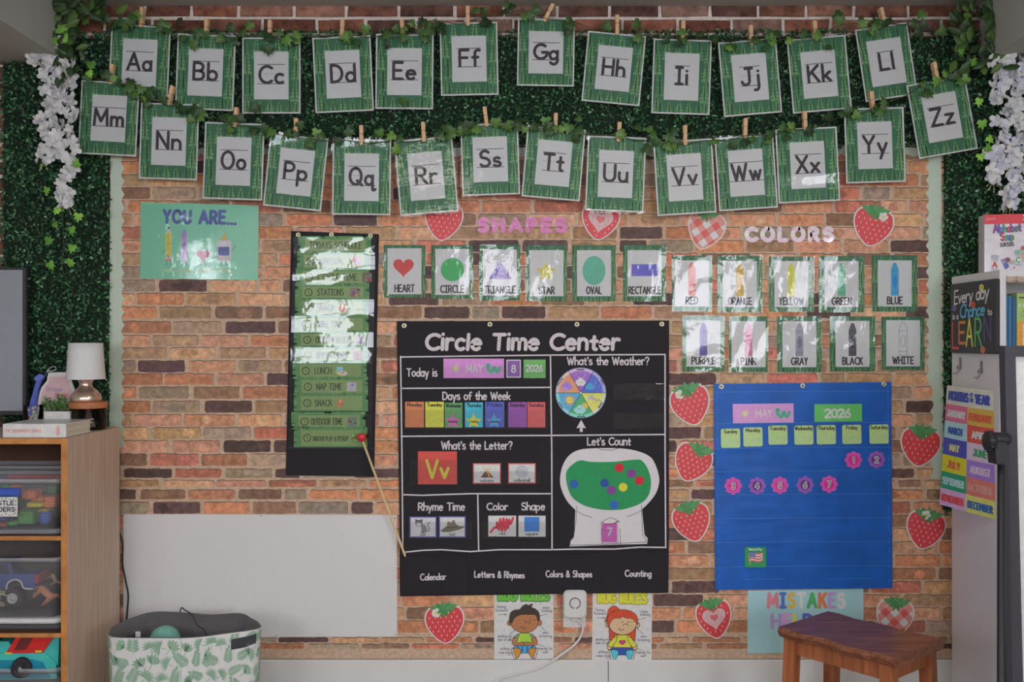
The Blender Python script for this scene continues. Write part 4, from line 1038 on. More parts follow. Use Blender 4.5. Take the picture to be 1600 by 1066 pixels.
# weather wheel
m = MB(); wx, wy, wr = 907.5, 614, 39.6
k2 = k+.0012
slab(m, plC, ell(wx, wy, wr, wr, 48), c(80, 120, 150, .4), k2-.0005, k2)
for a0, colr, rim in ((0, (62, 84, 164), (140, 134, 200)), (60, (126, 82, 160), (176, 150, 206)), (120, (220, 124, 84), (206, 160, 160)), (180, (72, 140, 196), (120, 172, 214)), (240, (62, 140, 92), (110, 178, 160)), (300, (206, 190, 84), (206, 200, 160))):
    gon(m, plC, [(wx, wy)]+ell(wx, wy, wr-.8, wr-.8, 12, a0, a0+60), c(*rim, .4), k2+LY); gon(m, plC, [(wx, wy)]+ell(wx, wy, wr-5.2, wr-5.2, 12, a0, a0+60), c(*colr, .4), k2+2*LY)
    a = math.radians(a0); stroke(m, plC, [(wx, wy), (wx+wr*math.cos(a), wy-wr*math.sin(a))], .8, c(36, 40, 60), k2+4*LY)
def puff(cx, cy, s, colr, kk):
    for i, (dx, dy, r) in enumerate(((-.5, .1, .42), (.5, .1, .42), (0, -.25, .5), (-.3, .35, .36), (.3, .35, .36), (0, .1, .5))): disc(m, plC, cx+dx*s, cy+dy*s, r*s, r*s, c(*colr), kk+i*.00003, 12)
def face(cx, cy, kk):
    disc(m, plC, cx-1.6, cy, .6, .8, BLK, kk, 6); disc(m, plC, cx+1.6, cy, .6, .8, BLK, kk, 6)
puff(907, 597, 9, (206, 200, 210), k2+3*LY); face(907, 597, k2+5*LY)
for x, y in ((900, 585), (908, 582), (914, 586), (904, 589), (912, 590)): disc(m, plC, x, y, .8, .8, c(210, 206, 214), k2+3*LY, 6)
puff(922, 604, 7.5, (64, 136, 206), k2+3*LY)
for i in range(9): disc(m, plC, 930+RNG.uniform(-1, 10), 603+RNG.uniform(-9, 6), .6, .6, c(150, 170, 214), k2+3*LY, 6)
puff(886, 603, 9, (132, 102, 180), k2+3*LY); puff(883, 608, 5, (150, 120, 196), k2+4*LY)
gon(m, plC, star(890, 625.5, 9, .66, 10), c(226, 132, 74), k2+3*LY); disc(m, plC, 890, 625.5, 5, 5, c(236, 176, 96), k2+4*LY, 14); face(890, 625, k2+5*LY)
gon(m, plC, star(914, 634, 6, .66, 10), c(226, 160, 74), k2+3*LY); puff(906, 640, 10, (130, 186, 222), k2+4*LY); face(906, 639, k2+6*LY)
disc(m, plC, 922, 622, 4.4, 3, c(150, 148, 164), k2+3*LY, 12); stroke(m, plC, [(924, 617), (927, 625), (929, 622), (932, 627), (935, 624), (939, 627)], 1.4, c(130, 128, 140), k2+4*LY)
WK = c(48, 44, 70)
for s, x, y, r in (('snowy', 907, 578.6, 0), ('rainy', 940, 597, 58), ('windy', 939, 634, -56), ('cloudy', 908, 652, 0), ('sunny', 875.5, 634, 57), ('stormy', 876, 597, -56)): text(m, plC, s, x, y, 3.6, .7, WK, k2+5*LY, rot=r)
m.ball(plC(wx, wy, k2+.001), (.004, .0018, .004), c(200, 196, 186, .3), 10, 6)
m.build('weather_wheel', tC)
# storage pockets along the hem
def pocket(x0, x1, yt, yb, s, fit, dy, seed, yr=0):
    b_ = MB(); r = random.Random(seed); nx, ny = 14, 8; vs = []
    for j in range(ny+1):
        for i in range(nx+1):
            u, v = i/nx, j/ny
            d = .003+.012*math.sin(PI*u)**.6*(1-v*.45)+.0016*math.sin(9*u+seed+3*v)
            vs.append(plC(x0+(x1-x0)*u, yt+(yb-yt)*v+yr*u+1.6*math.sin(PI*u)*(1-v)*(1 if seed % 2 else -1), d))
    b_.add(vs, [(j*(nx+1)+i, (j+1)*(nx+1)+i, (j+1)*(nx+1)+i+1, j*(nx+1)+i+1) for j in range(ny) for i in range(nx)], CLOTH, True)
    text(b_, plC, s, (x0+x1)/2+dy, yt+(yb-yt)*.58, 9.6, 1.9, GREY, .0182, fit=fit, sp=.2, rot=-2 if seed == 1 else 1 if seed == 2 else 0)
    b_.build('storage_pocket', tC)
m = MB(); slab(m, plC, [(624.5, 866), (1045, 858), (1044, 926), (625, 932)], CLOTH, -.002, .0006); m.build('hem_cloth', tC)
pocket(627, 730, 869, 930, 'Calendar', 41, -1, 1, -4); pocket(730, 831, 865, 927, 'Letters & Rhymes', 79, 0, 2, 0); pocket(831, 940, 864, 926, 'Colors & Shapes', 73, 3, 3); pocket(940, 1044, 862, 926, 'Counting', 42, 4, 4)
grommets(tC, Pl(.014), [(631.5, 509), (765.5, 507), (901.5, 507), (1034, 506.5)], 3.9)
for x0, y0, x1, y1, sd in ((692, 572, 854, 591, 1), (630, 640, 856, 671, 2), (640, 718, 716, 758, 3), (738, 736, 844, 758, 4), (638, 815, 738, 842, 5), (752, 815, 856, 842, 6), (958, 599, 1038, 625, 7), (958, 645, 1038, 670, 8), (938, 818, 966, 850, 9)):
    film(tC, plC, x0, y0, x1, y1, .0042, .0011 if sd != 7 else .005, 700+sd, POCKET, nx=14, ny=5, name='clear_pocket')
# cards tucked in its pockets
def card(name, label, cat, x0, y0, x1, y1, m, draw=None, group=None, off=.0145, rad=0, rot=0):
    cx, cy = (x0+x1)/2, (y0+y1)/2; pl = Pl(off, cx, cy, rot); b_ = MB(); hw, hh = (x1-x0)/2, (y1-y0)/2
    slab(b_, pl, rounded(0, 0, hw, hh, rad) if rad else quad(-hw, -hh, hw, hh), m, -.0006, 0)
    if draw: draw(b_, pl, hw, hh)
    return tag(b_.build(name), label, cat, group)
MAYP = c(180, 116, 178, .35, coat=.4); MAYP2 = c(204, 128, 178, .4, coat=.3)
def may(sc_):
    def f(b_, pl, hw, hh):
        for i in range(7): a = 2*PI*i/7; gon(b_, pl, [(-hw*.6, 0), (-hw*.6+3*sc_*math.cos(a+.5), 3*sc_*math.sin(a+.5)), (-hw*.6+8*sc_*math.cos(a), 8*sc_*math.sin(a)), (-hw*.6+3*sc_*math.cos(a-.5), 3*sc_*math.sin(a-.5))], c(196, 196, 134), LY+i*.00002)
        text(b_, pl, 'MAY', hw*.02, 6, 11.5, 1.5, c(206, 190, 204), LY, fit=26)
        P = spline([(hw*.46, -5), (hw*.48, 2), (hw*.6, 6), (hw*.64, 0), (hw*.70, -1), (hw*.74, 5), (hw*.82, 4), (hw*.86, -1)], n=4); stroke(b_, pl, P, 5, c(72, 146, 126), LY)
        disc(b_, pl, hw*.48, -4, 4.2, 4.2, c(72, 146, 126), 2*LY, 12); disc(b_, pl, hw*.46, -5, .7, .7, BLK, 3*LY, 6)
    return f
card('month_card', "lilac card reading 'MAY' in the black chart's Today is pocket", 'card', 693, 560.5, 787.5, 591, MAYP, may(1))
def num(s, h, w, m, y=0, fr=None):
    def f(b_, pl, hw, hh):
        if fr: stroke(b_, pl, quad(-hw+1, -hh+1, hw-1, hh-1), 1.6, fr, LY, closed=True)
        text(b_, pl, s, 0, h/2+y, h, w, m, 2*LY)
    return f
WT = c(212, 206, 214)
card('date_card', "small purple card with a white border and the number 8", 'card', 791, 562, 814, 590.5, c(112, 66, 142, .4, coat=.3), num('8', 11, 2.3, WT, 0, c(196, 176, 206)))
card('year_card', "green card reading '2026' at the top of the black chart", 'card', 818, 562, 852.5, 591, c(84, 146, 74, .4, coat=.3), lambda b_, pl, hw, hh: text(b_, pl, '2026', -.5, 3.8, 9.5, 1.9, c(208, 206, 208), LY, fit=27))
gd = 'days of the week cards in the black chart'
for s, x0, x1, y0, y1, colr, what in (('Monday', 633, 662.5, 628, 668, (214, 104, 62), 'orange'), ('Tuesday', 664.5, 693.5, 628, 668, (200, 180, 52), 'mustard yellow'), ('Wednesday', 695, 722.5, 629.5, 668.5, (74, 134, 76), 'green'),
   ('Thursday', 726.5, 754.5, 629, 668, (44, 156, 190), 'turquoise'), ('Friday', 758, 788, 628, 668, (62, 74, 156), 'navy blue'), ('Saturday', 794, 823, 628.5, 668, (124, 60, 142), 'purple'), ('Sunday', 824, 852, 628.5, 668, (204, 72, 72), 'red')):
    card('weekday_card', "%s card headed '%s' in the black chart" % (what, s), 'weekday card', x0, y0, x1, y1, c(*colr, .4, coat=.4), (lambda s_: lambda b_, pl, hw, hh: text(b_, pl, s_, 0, -hh+7, 5.4, 1.15, BLK, LY, fit=min(24, hw*1.75)))(s), gd)
for s, x, y, colr, what in (('Yesterday', 707.5, 659, (212, 82, 150), 'pink'), ('Today', 740, 659, (208, 184, 54), 'yellow'), ('Tomorrow', 772, 659, (62, 132, 200), 'sky blue')):
    pl = Pl(.0153, x, y); b_ = MB(); P = [p for p in star(0, 0, 13.2, .45)]; P = [(a, min(b2, 9)) for a, b2 in P]; slab(b_, pl, P, c(*colr, .4, coat=.3), -.0004, 0); text(b_, pl, s, 0, 1.4, 3.6, .8, BLK, LY, fit=15)
    tag(b_.build('paper_star'), "%s paper star reading '%s' stuck on a weekday card" % (what, s), 'paper star', 'stars on the weekday cards')
YV = c(224, 172, 60, .5)
card('letter_card', "red card with yellow letters 'Vv' in the black chart", 'card', 653, 705.5, 714, 757, c(206, 62, 54, .4, coat=.4), lambda b_, pl, hw, hh: (text(b_, pl, 'Vv', 0, 15.5, 27, 4.6, YV, LY, fit=38, sp=.2)))
CW = c(196, 190, 194, .5)
def pic(frame, word_, art):
    def f(b_, pl, hw, hh):
        if frame: stroke(b_, pl, quad(-hw+.8, -hh+.8, hw-.8, hh-.8), 1.7, frame, LY, closed=True)
        art(b_, pl); text(b_, pl, word_, 0, hh-2.6, 5.2, .8, INK, 2*LY, fit=text_width(word_, 5.4, .22)*.95, sp=.22)
    return f
RF, PF = c(200, 80, 84), c(86, 84, 150)
def volcano(b_, pl):
    gon(b_, pl, [(-10, 6.5), (-3, -3), (3, -3), (10.5, 6.5)], c(84, 66, 62), LY); gon(b_, pl, [(-2.5, -4), (2.5, -4), (4.5, 0), (6, 6), (2, 5), (1, 0), (-2, -1)], c(222, 124, 52), 2*LY)
    stroke(b_, pl, [(-6, -9), (-4, -6), (0, -8), (0, -4)], 1, c(206, 160, 70), 2*LY); stroke(b_, pl, [(6, -9), (4, -6), (1, -8)], 1, c(206, 160, 70), 2*LY)
card('picture_word_card', "red-framed card with a volcano in the black chart", 'picture word card', 739, 724, 782.5, 756, CW, pic(RF, 'volcano', volcano), 'word cards in the black chart')
def vball(b_, pl):
    disc(b_, pl, 0, -3, 10, 9.6, c(150, 152, 164), LY)
    for P in ([(-9, -6), (-2, -4), (2, 6)], [(-6, -10), (3, -7), (9, 0)], [(-10, -1), (-4, 0), (-1, 6)], [(1, -12), (6, -8), (9, -5)]): stroke(b_, pl, spline(P, n=4), .8, c(196, 198, 206), 2*LY)
card('picture_word_card', "red-framed card with a grey volleyball in the black chart", 'picture word card', 794, 724, 837, 755.5, CW, pic(RF, 'volleyball', vball), 'word cards in the black chart')
def cat_(b_, pl):
    gr = c(112, 112, 116); lg = c(186, 184, 188); dk = c(62, 60, 64)
    disc(b_, pl, -1, 3, 7.2, 7, gr, LY); disc(b_, pl, -6, 3, 3.6, 6.4, lg, 2*LY); disc(b_, pl, -6.5, -6, 6, 5.2, gr, 3*LY); gon(b_, pl, [(-12, -8), (-12, -13), (-8, -10)], dk, 3*LY); gon(b_, pl, [(-1, -8), (-1, -13), (-5, -10)], dk, 3*LY)
    disc(b_, pl, -6.5, -4, 3.4, 2.6, lg, 4*LY); disc(b_, pl, -8.6, -7, .8, 1, BLK, 5*LY, 8); disc(b_, pl, -4.4, -7, .8, 1, BLK, 5*LY, 8); stroke(b_, pl, spline([(5, 7), (9.5, 5), (9, 0), (7, -4), (10, -7)], n=4), 2, gr, 2*LY)
    for a in (-8, -6.5, -5): stroke(b_, pl, [(a, -11), (a+.3, -9)], .9, dk, 5*LY)
    rect(b_, pl, -9, 8, -3, 10, lg, 3*LY)
card('picture_word_card', "purple-framed card with a grey cat in the black chart", 'picture word card', 640, 807.5, 682, 840, CW, pic(PF, 'cat', cat_), 'word cards in the black chart')
def hat(b_, pl):
    hb = c(96, 90, 78); gon(b_, pl, spline([(-18, 7), (-12, 1), (-6, -1), (8, -1), (17, -1), (18, 1), (8, 5), (-6, 8)], closed=True, n=4), hb, LY); gon(b_, pl, [(-9, 1), (-7.5, -8), (-4, -8.5), (-2, -6), (0, -10.5), (3, -10.5), (6, -4), (9, -1)], c(108, 102, 88), 2*LY); stroke(b_, pl, [(-9, .5), (0, 1), (9, -1.5)], 2, c(70, 64, 56), 3*LY)
card('picture_word_card', "purple-framed card with a brown hat in the black chart", 'picture word card', 686, 807, 727.5, 840, CW, pic(PF, 'hat', hat), 'word cards in the black chart')
def redscr(b_, pl):
    stroke(b_, pl, spline([(-18, 10), (-12, 2), (-9, 3), (-8, -6), (-5, 6), (-3, -11), (0, 8), (2, -12), (5, 7), (7, -11), (9, 3), (11, -10), (13, -3), (17, -13)], n=4), 3.4, c(196, 50, 66), LY)
card('picture_word_card', "card with a red scribble and the word red", 'picture word card', 763, 806, 806.5, 838.5, CW, pic(None, 'red', redscr), 'word cards in the black chart')
card('picture_word_card', "card with a blue square and the word square", 'picture word card', 810, 806, 852.5, 839, CW, pic(None, 'square', lambda b_, pl: rect(b_, pl, -12, -14.5, 11.5, 8.5, c(54, 108, 184), LY)), 'word cards in the black chart')
card('number_card', "pink card with a white 7 on the gumball machine print", 'card', 940.5, 818, 964, 847.5, c(206, 84, 156, .5), num('7', 11.5, 2.4, WT, -1.5))
gdot = 'felt counting dots on the gumball machine'
for nm, x, y, colr, lb in (('green', 903, 741.5, (38, 128, 80), 'upper left green felt dot on the green felt'), ('green', 922.5, 749, (38, 128, 80), 'green felt dot right of the other green dot on the felt'), ('blue', 897, 756.5, (48, 82, 150), 'blue felt dot at the far left of the green felt'),
   ('blue', 944.5, 755, (44, 70, 136), 'blue felt dot near the middle of the green felt, touching purple'), ('blue', 959.5, 789, (48, 86, 160), 'blue felt dot at the bottom of the green felt'), ('red', 967.5, 731, (206, 36, 52), 'upper red felt dot on the green felt'),
   ('red', 999, 751, (206, 36, 52), 'red felt dot nearest the right edge of the green felt'), ('purple', 986.5, 740, (112, 58, 124), 'purple felt dot between the two red dots'), ('purple', 955, 766, (112, 58, 124), 'purple felt dot beside the middle blue dot'), ('yellow', 973.5, 761.5, (232, 212, 56), 'yellow felt dot on the green felt')):
    pl = Pl(.0150, x, y); b_ = MB(); slab(b_, pl, ell(0, 0, 6.8, 6.8, 22), c(*colr, .95, sheen=.2), -.0012, .0012); tag(b_.build('felt_dot'), lb, 'felt dot', gdot)

# ---------------------------------------------------------------- wooden pointer with an apple
off0, off1 = .045, .034
tP = thing('pointer_stick', 'thin wooden pointer with a red apple tip leaning from the black chart pocket', 'pointer', wp(632, 868, off1))
a, b2 = wp(633.5, 870, off1), wp(567, 690, off0+.012); m = MB(); m.tube([a, a+(b2-a)*.02, b2], [.0032, .0045, .0042], c(196, 158, 118, .6), 10); m.build('stick', tP)
m = MB(); APP = c(170, 28, 40, .3, coat=.6)
m.ball(wp(565, 683.5, off0+.012), (.0175, .0165, .0175), APP, 20, 14, lambda p: Vector((p.x*(1+.12*p.z/.0175), p.y*(1+.12*p.z/.0175), p.z-(.006*max(0, 1-(p.x**2+p.y**2)/.00012) if p.z > .008 else 0))))
ap = m.build('apple', tP)
m = MB(); o = wp(564.5, 677.5, off0+.012); m.tube([o, o+Vector((-.002, 0, .007))], .001, c(90, 70, 40), 6); leaf(m, o+Vector((.004, -.002, .006)), .01, SG, random.Random(4), PT_PTS, 1.2, .2); m.build('stem', ap)

# ================================================================ BLUE CALENDAR CHART
BLUE = c(14, 76, 152, .5, mott=.14, scale=12, bump=.5); BLUE2 = c(16, 74, 142, .5, mott=.1, scale=14)
plB = Pl(.0095)
tB = thing('pocket_chart', 'bright blue calendar pocket chart hanging right of the black chart', 'pocket chart', wp(1256, 917, .0095))
cb = cloth(None, plB, [(1115, 600), (1393, 597), (1394.5, 914), (1117.5, 918)], BLUE, .0014, 8, nx=26, ny=44)
for y in (613, 662, 701, 737, 773.5, 811, 848, 886, 906): stroke(cb, plB, [(1117, y), (1200, y-1), (1393, y-2)], .7, c(58, 112, 170), .0018, cap=False)
stroke(cb, plB, [(1387, 600), (1389, 912)], .6, c(58, 112, 170), .0018, cap=False); stroke(cb, plB, [(1121, 603), (1123, 914)], .6, c(58, 112, 170), .0018, cap=False)
cb.build('backing_cloth', tB)
for i, y in enumerate((701, 738, 775, 812, 849, 887)):
    mm = cloth(None, plB, [(1117, y+3-1), (1393, y-1), (1394, y+32), (1117.5, y+35)], BLUE, .0017, 30+i, nx=26, ny=6, k0=.0018); mm.build('pocket', tB)
grommets(tB, Pl(.0112), [(1127, 604.5), (1254, 603), (1381, 600.5)], 3.9)
card('month_card', "pink card reading 'MAY' at the top of the blue calendar chart", 'card', 1145, 631, 1240, 661, MAYP2, may(.95), off=.0125, rot=-.6)
card('year_card', "green card reading '2026' on the blue calendar chart", 'card', 1272.5, 631.5, 1347, 659, c(84, 164, 88, .45), lambda b_, pl, hw, hh: text(b_, pl, '2026', -1, 7, 12.5, 3.2, c(196, 206, 196), LY, fit=42, sp=.16), off=.0125, rot=-.4)
LG = c(152, 188, 116, .5); LG2 = c(150, 180, 124, .5)
for s, x, y in (('Sunday', 1141.5, 685), ('Monday', 1176.5, 683), ('Tuesday', 1215.5, 680), ('Wednesday', 1256, 680), ('Thursday', 1291, 679.5), ('Friday', 1331, 679), ('Saturday', 1373.5, 678.5)):
    card('weekday_tag', "light green rounded tag reading '%s' on the blue calendar chart" % s, 'weekday tag', x-15, y-15, x+15, y+15, LG,
         (lambda s_: lambda b_, pl, hw, hh: (gon(b_, pl, [(-hw+.5, -1), (hw-.5, -1), (hw-.5, hh-3), (hw-3, hh-.5), (-hw+3, hh-.5), (-hw+.5, hh-3)], LG2, LY), text(b_, pl, s_, 0, -8, 5.6, 1.1, INK, LY, fit=min(28, text_width(s_, 5.6)*1.0))))(s), 'weekday tags on the blue chart', off=.0125, rad=3, rot=-1)
FPK, FPK2, FPU, FPU2 = c(212, 70, 150, .5), c(190, 30, 124, .5), c(124, 76, 156, .5), c(80, 40, 110, .5)
for n_, x, y, pk in ((1, 1333.5, 719, 1), (2, 1369.5, 718.5, 0), (3, 1145.5, 759.5, 1), (4, 1183, 759.5, 0), (5, 1218.5, 758.5, 1), (6, 1258, 758, 0), (7, 1295.5, 757, 1)):
    pl = Pl(.0150, x, y); b_ = MB(); P = [((11.0+2.8*abs(math.cos(4*t))**.6)*math.cos(t), (11.0+2.8*abs(math.cos(4*t))**.6)*math.sin(t)) for t in [2*PI*i/64 for i in range(64)]]
    slab(b_, pl, P, FPK if pk else FPU, -.0006, 0); disc(b_, pl, 0, 0, 7.6, 7.6, FPK2 if pk else FPU2, LY); text(b_, pl, str(n_), 0, 4.4, 8.8, 3.4, c(214, 206, 214), 2*LY); text(b_, pl, str(n_), 0, 4.2, 8.4, 1.2, c(60, 40, 70), 3*LY)
    tag(b_.build('number_flower'), "%s paper flower numbered %d on the blue calendar chart" % ('pink' if pk else 'purple', n_), 'paper flower', 'numbered flowers on the blue chart')
def flag(b_, pl, hw, hh):
    text(b_, pl, 'Memorial Day', 0, -hh+5, 3.2, .7, c(200, 210, 200), LY, fit=21)
    wv = lambda x: 1.6*math.sin(x*.28)
    for i in range(7):
        y0 = -6+i*2.1; xs_ = [-10+j*2.4 for j in range(10)]
        gon(b_, pl, [(x, y0+wv(x)-.12*(x+10)) for x in xs_]+[(x, y0+2.1+wv(x)-.12*(x+10)) for x in reversed(xs_)], c(190, 70, 80) if i % 2 == 0 else c(206, 196, 200), LY)
    xs_ = [-10+j*1.7 for j in range(7)]
    gon(b_, pl, [(x, -6.1+wv(x)-.12*(x+10)) for x in xs_]+[(x, 1.8+wv(x)-.12*(x+10)) for x in reversed(xs_)], c(84, 96, 150), 2*LY)
    for j in range(12): disc(b_, pl, -8.6+(j % 4)*2.4, -4.4+(j//4)*2+wv(-8+(j % 4)*2.4), .45, .45, c(206, 206, 214), 3*LY, 6)
    stroke(b_, pl, [(-11, -6), (-8, 12)], 1.0, c(150, 130, 90), 2*LY)
card('holiday_card', 'green card with a waving flag on the lower left of the blue chart', 'card', 1163.5, 855, 1197, 887, c(40, 128, 78, .5), flag, off=.0150, rad=2)

# ================================================================ RUG RULES POSTERS
OUT = c(58, 44, 42)
def figure(b_, pl, X, Y, boy):
    """cartoon child sitting; X,Y map poster units to the plane"""
    T = lambda pts: [(X(a), Y(b)) for a, b in pts]
    def shp(pts, m, k): gon(b_, pl, T(pts), m, k*LY); stroke(b_, pl, T(pts), .8, OUT, (k+.4)*LY, closed=True)
    sk = c(150, 100, 66) if boy else c(208, 152, 118)
    hair = c(52, 44, 40) if boy else c(200, 66, 40)
    if not boy:
        shp([(-22, 0), (22, 0), (20.5, 38), (12, 38), (-12, 38), (-20.5, 38)], hair, 1)
        shp(spline([(-6, -19), (-14, -24), (-22, -18), (-25, -6), (-28, 4), (-21, 0), (-17, -8), (-8, -12)], closed=True, n=4), hair, 2)
    shp(spline([(-11, 28), (11, 28), (14, 40), (12, 52), (-12, 52), (-14, 40)], closed=True, n=4), c(140, 186, 62) if boy else c(216, 200, 62), 3)
    if boy:
        for s in (-1, 1):
            shp([(s*8, 30), (s*14, 31), (s*19, 36), (s*14, 40)], c(120, 150, 130), 4)
            shp(spline([(s*15, 34), (s*20, 42), (s*18, 50), (s*6, 52), (s*-2, 47), (s*4, 44), (s*12, 46), (s*11, 38)], closed=True, n=4), sk, 5+(s+1)*.5)
    else:
        for s in (-1, 1):
            shp(spline([(s*17, 44), (s*24, 50), (s*22, 56), (s*16, 54)], closed=True, n=4), sk, 4)
            shp([(s*8, 30), (s*14, 32), (s*24, 47), (s*17, 52), (s*10, 40)], c(216, 200, 62), 5)
        gon(b_, pl, T(heart(0, 41, 5.5)), c(180, 40, 120), 6*LY); stroke(b_, pl, T(heart(0, 41, 5.5)), .6, OUT, 6.4*LY, closed=True)
    shp(spline([(-13, 52), (13, 52), (18, 57), (10, 66), (2, 66), (-2, 66), (-10, 66), (-18, 57)], closed=True, n=4), c(64, 140, 196) if boy else c(46, 70, 146), 7)
    if boy:
        for x in (-12, -5, 3, 10): gon(b_, pl, T([(x, 53), (x+3, 53), (x+2, 64), (x-1, 64)]), c(44, 84, 146), 8*LY)
    for s in (-1, 1):
        shp(spline([(s*6, 60), (s*12, 56), (s*20, 58), (s*18, 68), (s*13, 76), (s*9, 72)], closed=True, n=4), c(214, 120, 44) if boy else c(70, 166, 216), 9)
        shp([(s*19, 56), (s*21.5, 57), (s*17, 77), (s*13.5, 77)], c(206, 202, 206), 10)
    for s in (-1, 1): shp(ell(s*23.5, 8.5, 4, 4.6, 14), sk, 11)
    shp(ell(0, 6, 22, 20, 30), sk, 12)
    if boy:
        shp(spline([(-24, 8), (-23, -8), (-16, -14), (-8, -15), (-3, -21), (3, -24), (6, -22), (13, -25), (11, -19), (17, -16), (23, -9), (24, 4), (21, 4), (18, -5), (8, -6), (-4, -6), (-13, -3), (-18, 3), (-20, 8)], closed=True, n=3), hair, 13)
    else:
        shp(spline([(-24, 10), (-23, -6), (-14, -15), (0, -18), (14, -15), (23, -6), (24, 8), (20, 2), (14, -3), (6, -3), (0, -6), (-4, -3), (-12, -3), (-18, 2), (-21, 10)], closed=True, n=3), hair, 13)
        for x in (-17, -11, -5, 2, 9, 15): stroke(b_, pl, T([(x*.7, -16), (x, -5)]), .6, c(140, 40, 30), 14*LY)
    for s in (-1, 1): disc(b_, pl, X(4.5+s*4.5), Y(4), .8, 1.2, BLK, 14*LY, 8)
    stroke(b_, pl, T(ell(5, 11, 4.2, 4.2, 10, 15, 165)), .9, OUT, 14*LY); stroke(b_, pl, T(ell(-1.5, 14.5, 3, 4, 10, 170, 340)), .9, OUT, 14*LY); stroke(b_, pl, T([(-8, 17), (-6, 16)]), .8, OUT, 14*LY); stroke(b_, pl, T([(13, 4), (20, 3)]), .6, OUT, 14*LY)
def rug(label, x0, y0, x1, y1, boy, colr, tilt):
    cx = (x0+x1)/2; pl = Pl(.0058, cx, (y0+y1)/2, tilt); b_ = MB(); hw, hh = (x1-x0)/2, (y1-y0)/2
    slab(b_, pl, quad(-hw, -hh, hw, hh), c(186, 184, 194, .5), -.001, 0)
    text(b_, pl, 'RUG RULES', 0, -hh+16.5, 14, 4.6, c(*colr), 1.5*LY, fit=82 if boy else 79, sp=.3); text(b_, pl, 'RUG RULES', 0, -hh+17, 14.6, 6.4, c(46, 90, 40) if boy else c(130, 120, 50), LY, fit=84 if boy else 81, sp=.29)
    ox, oy = (1.2, -2) if boy else (.5, 1); s = 1.0
    figure(b_, pl, lambda a: ox+a*.98*s, lambda b2: (b2*.896-9.8 if b2 < 26 else 13.5+(b2-26)*.79)-(0 if boy else 1.2), boy)
    g = c(74, 70, 84)
    L = [('facing', -35, -25.5), ('forward', -35, -20), ('eyes', 35, -24), ('looking', 36, -19), ('ears', 34, 15), ('listening', 34, 20.5), ('waiting my', -30, 20.5), ('turn to talk', -30, 26), ('hands to', 33.5, 40), ('self', 33.5, 45.5), ('sitting', -30, 40), ('criss cross', -29, 46)]
    dy = 0 if boy else 1.5
    for s_, x, y in L: text(b_, pl, s_, x, y+dy, 4.3, .62, g, LY, fit=min(22, text_width(s_, 4.4, .2)))
    for P in ([(-39, -15), (-29, -15)], [(24, -12), (37, -16)], [(33, 10), (24, 1)], [(-22, 16), (-12, 8)], [(14, 30), (32, 35)], [(-26, 48), (-15, 48)]): stroke(b_, pl, [(a, b2+dy) for a, b2 in P], .7, g, LY)
    for (tx, ty, a) in ((-28, -15, 0), (24, 1, 230), (-14, 48, 0)):
        a = math.radians(a); gon(b_, pl, [(tx+2*math.cos(a+q), ty+dy+2*math.sin(a+q)) for q in (0, 2.4, -2.4)], g, LY)
    return tag(b_.build('rules_poster'), label, 'poster', 'rug rules posters')
rug('white rug rules poster of a dark-haired boy in a green shirt', 772, 921, 865, 1030, True, (92, 160, 58), -.2)
rug('white rug rules poster of a red-haired girl in a yellow shirt', 925.5, 925, 1018.5, 1034, False, (206, 196, 52), .6)

# ================================================================ MISTAKES POSTER
plM = Pl(.0058)
mb, pl, done = sheet("light blue poster with colorful letters 'MISTAKES HELP' behind the stool", 'poster', 'poster', .0058, [(1168, 923), (1349, 920), (1350, 1020), (1168, 1021)], c(136, 172, 182, .5, mott=.02))
cols_ = [c(*q) for q in ((214, 108, 118), (70, 98, 158), (222, 150, 72), (196, 200, 208), (66, 146, 88), (206, 104, 70), (150, 130, 186), (200, 202, 180))]
text(mb, pl, 'MISTAKES', 1260, 949, 21, 5.4, INK, LY, fit=124, sp=.34, mats=cols_)
text(mb, pl, 'HELP', 1237, 981, 20, 5.4, INK, LY, fit=66, sp=.3, mats=[c(*q) for q in ((150, 130, 176), (214, 130, 190), (206, 196, 70), (74, 90, 160))])
text(mb, pl, 'US', 1300, 981, 20, 5.4, INK, LY, fit=34, sp=.3, mats=[c(206, 104, 70), c(66, 146, 88)])
text(mb, pl, 'LEARN', 1268, 1014, 21, 5.4, INK, LY, fit=84, sp=.3, mats=[c(*q) for q in ((206, 212, 110), (214, 84, 70), (222, 170, 90), (110, 160, 110), (90, 140, 190))])
done()

# ================================================================ OUTLET AND PLUG
tO = thing('wall_outlet', 'white wall outlet plate under the smart plug between the rug rules posters', 'wall outlet', wp(898, 980, .004))
pl = Pl(.008); m = MB(); slab(m, pl, rounded(897.5, 957, 17.5, 23.5, 2), c(184, 190, 190, .4), -.005, 0)
m.build('cover_plate', tO)
m = MB(); disc(m, pl, 898, 966, 8, 8, c(178, 182, 184), .0006); rect(m, pl, 894, 962, 895.2, 967, BLK, .0009); rect(m, pl, 900, 962, 901.2, 967, BLK, .0009); m.build('socket', tO)
tQ = thing('smart_plug', 'white rounded plug-in device with a dark broken ring on its front', 'plug-in device', wp(898.5, 967, .03))
W2 = c(206, 206, 216, .3, coat=.4, mott=.01); m = MB(); pl = Pl(.048); P0 = rounded(898.5, 944.5, 18.6, 22.5, 8, 6); P1 = rounded(898.5, 944.5, 16.5, 20.2, 7, 6)
n = len(P0); V = [Pl(.0085)(x, y) for x, y in P0]+[Pl(.040)(x, y) for x, y in P0]+[Pl(.047)(x, y) for x, y in P1]
m.add(V, [(i, (i+1) % n, n+(i+1) % n, n+i) for i in range(n)]+[(n+i, n+(i+1) % n, 2*n+(i+1) % n, 2*n+i) for i in range(n)]+[tuple(2*n+i for i in range(n)), tuple(reversed(range(n)))], W2, False); m.build('housing', tQ)
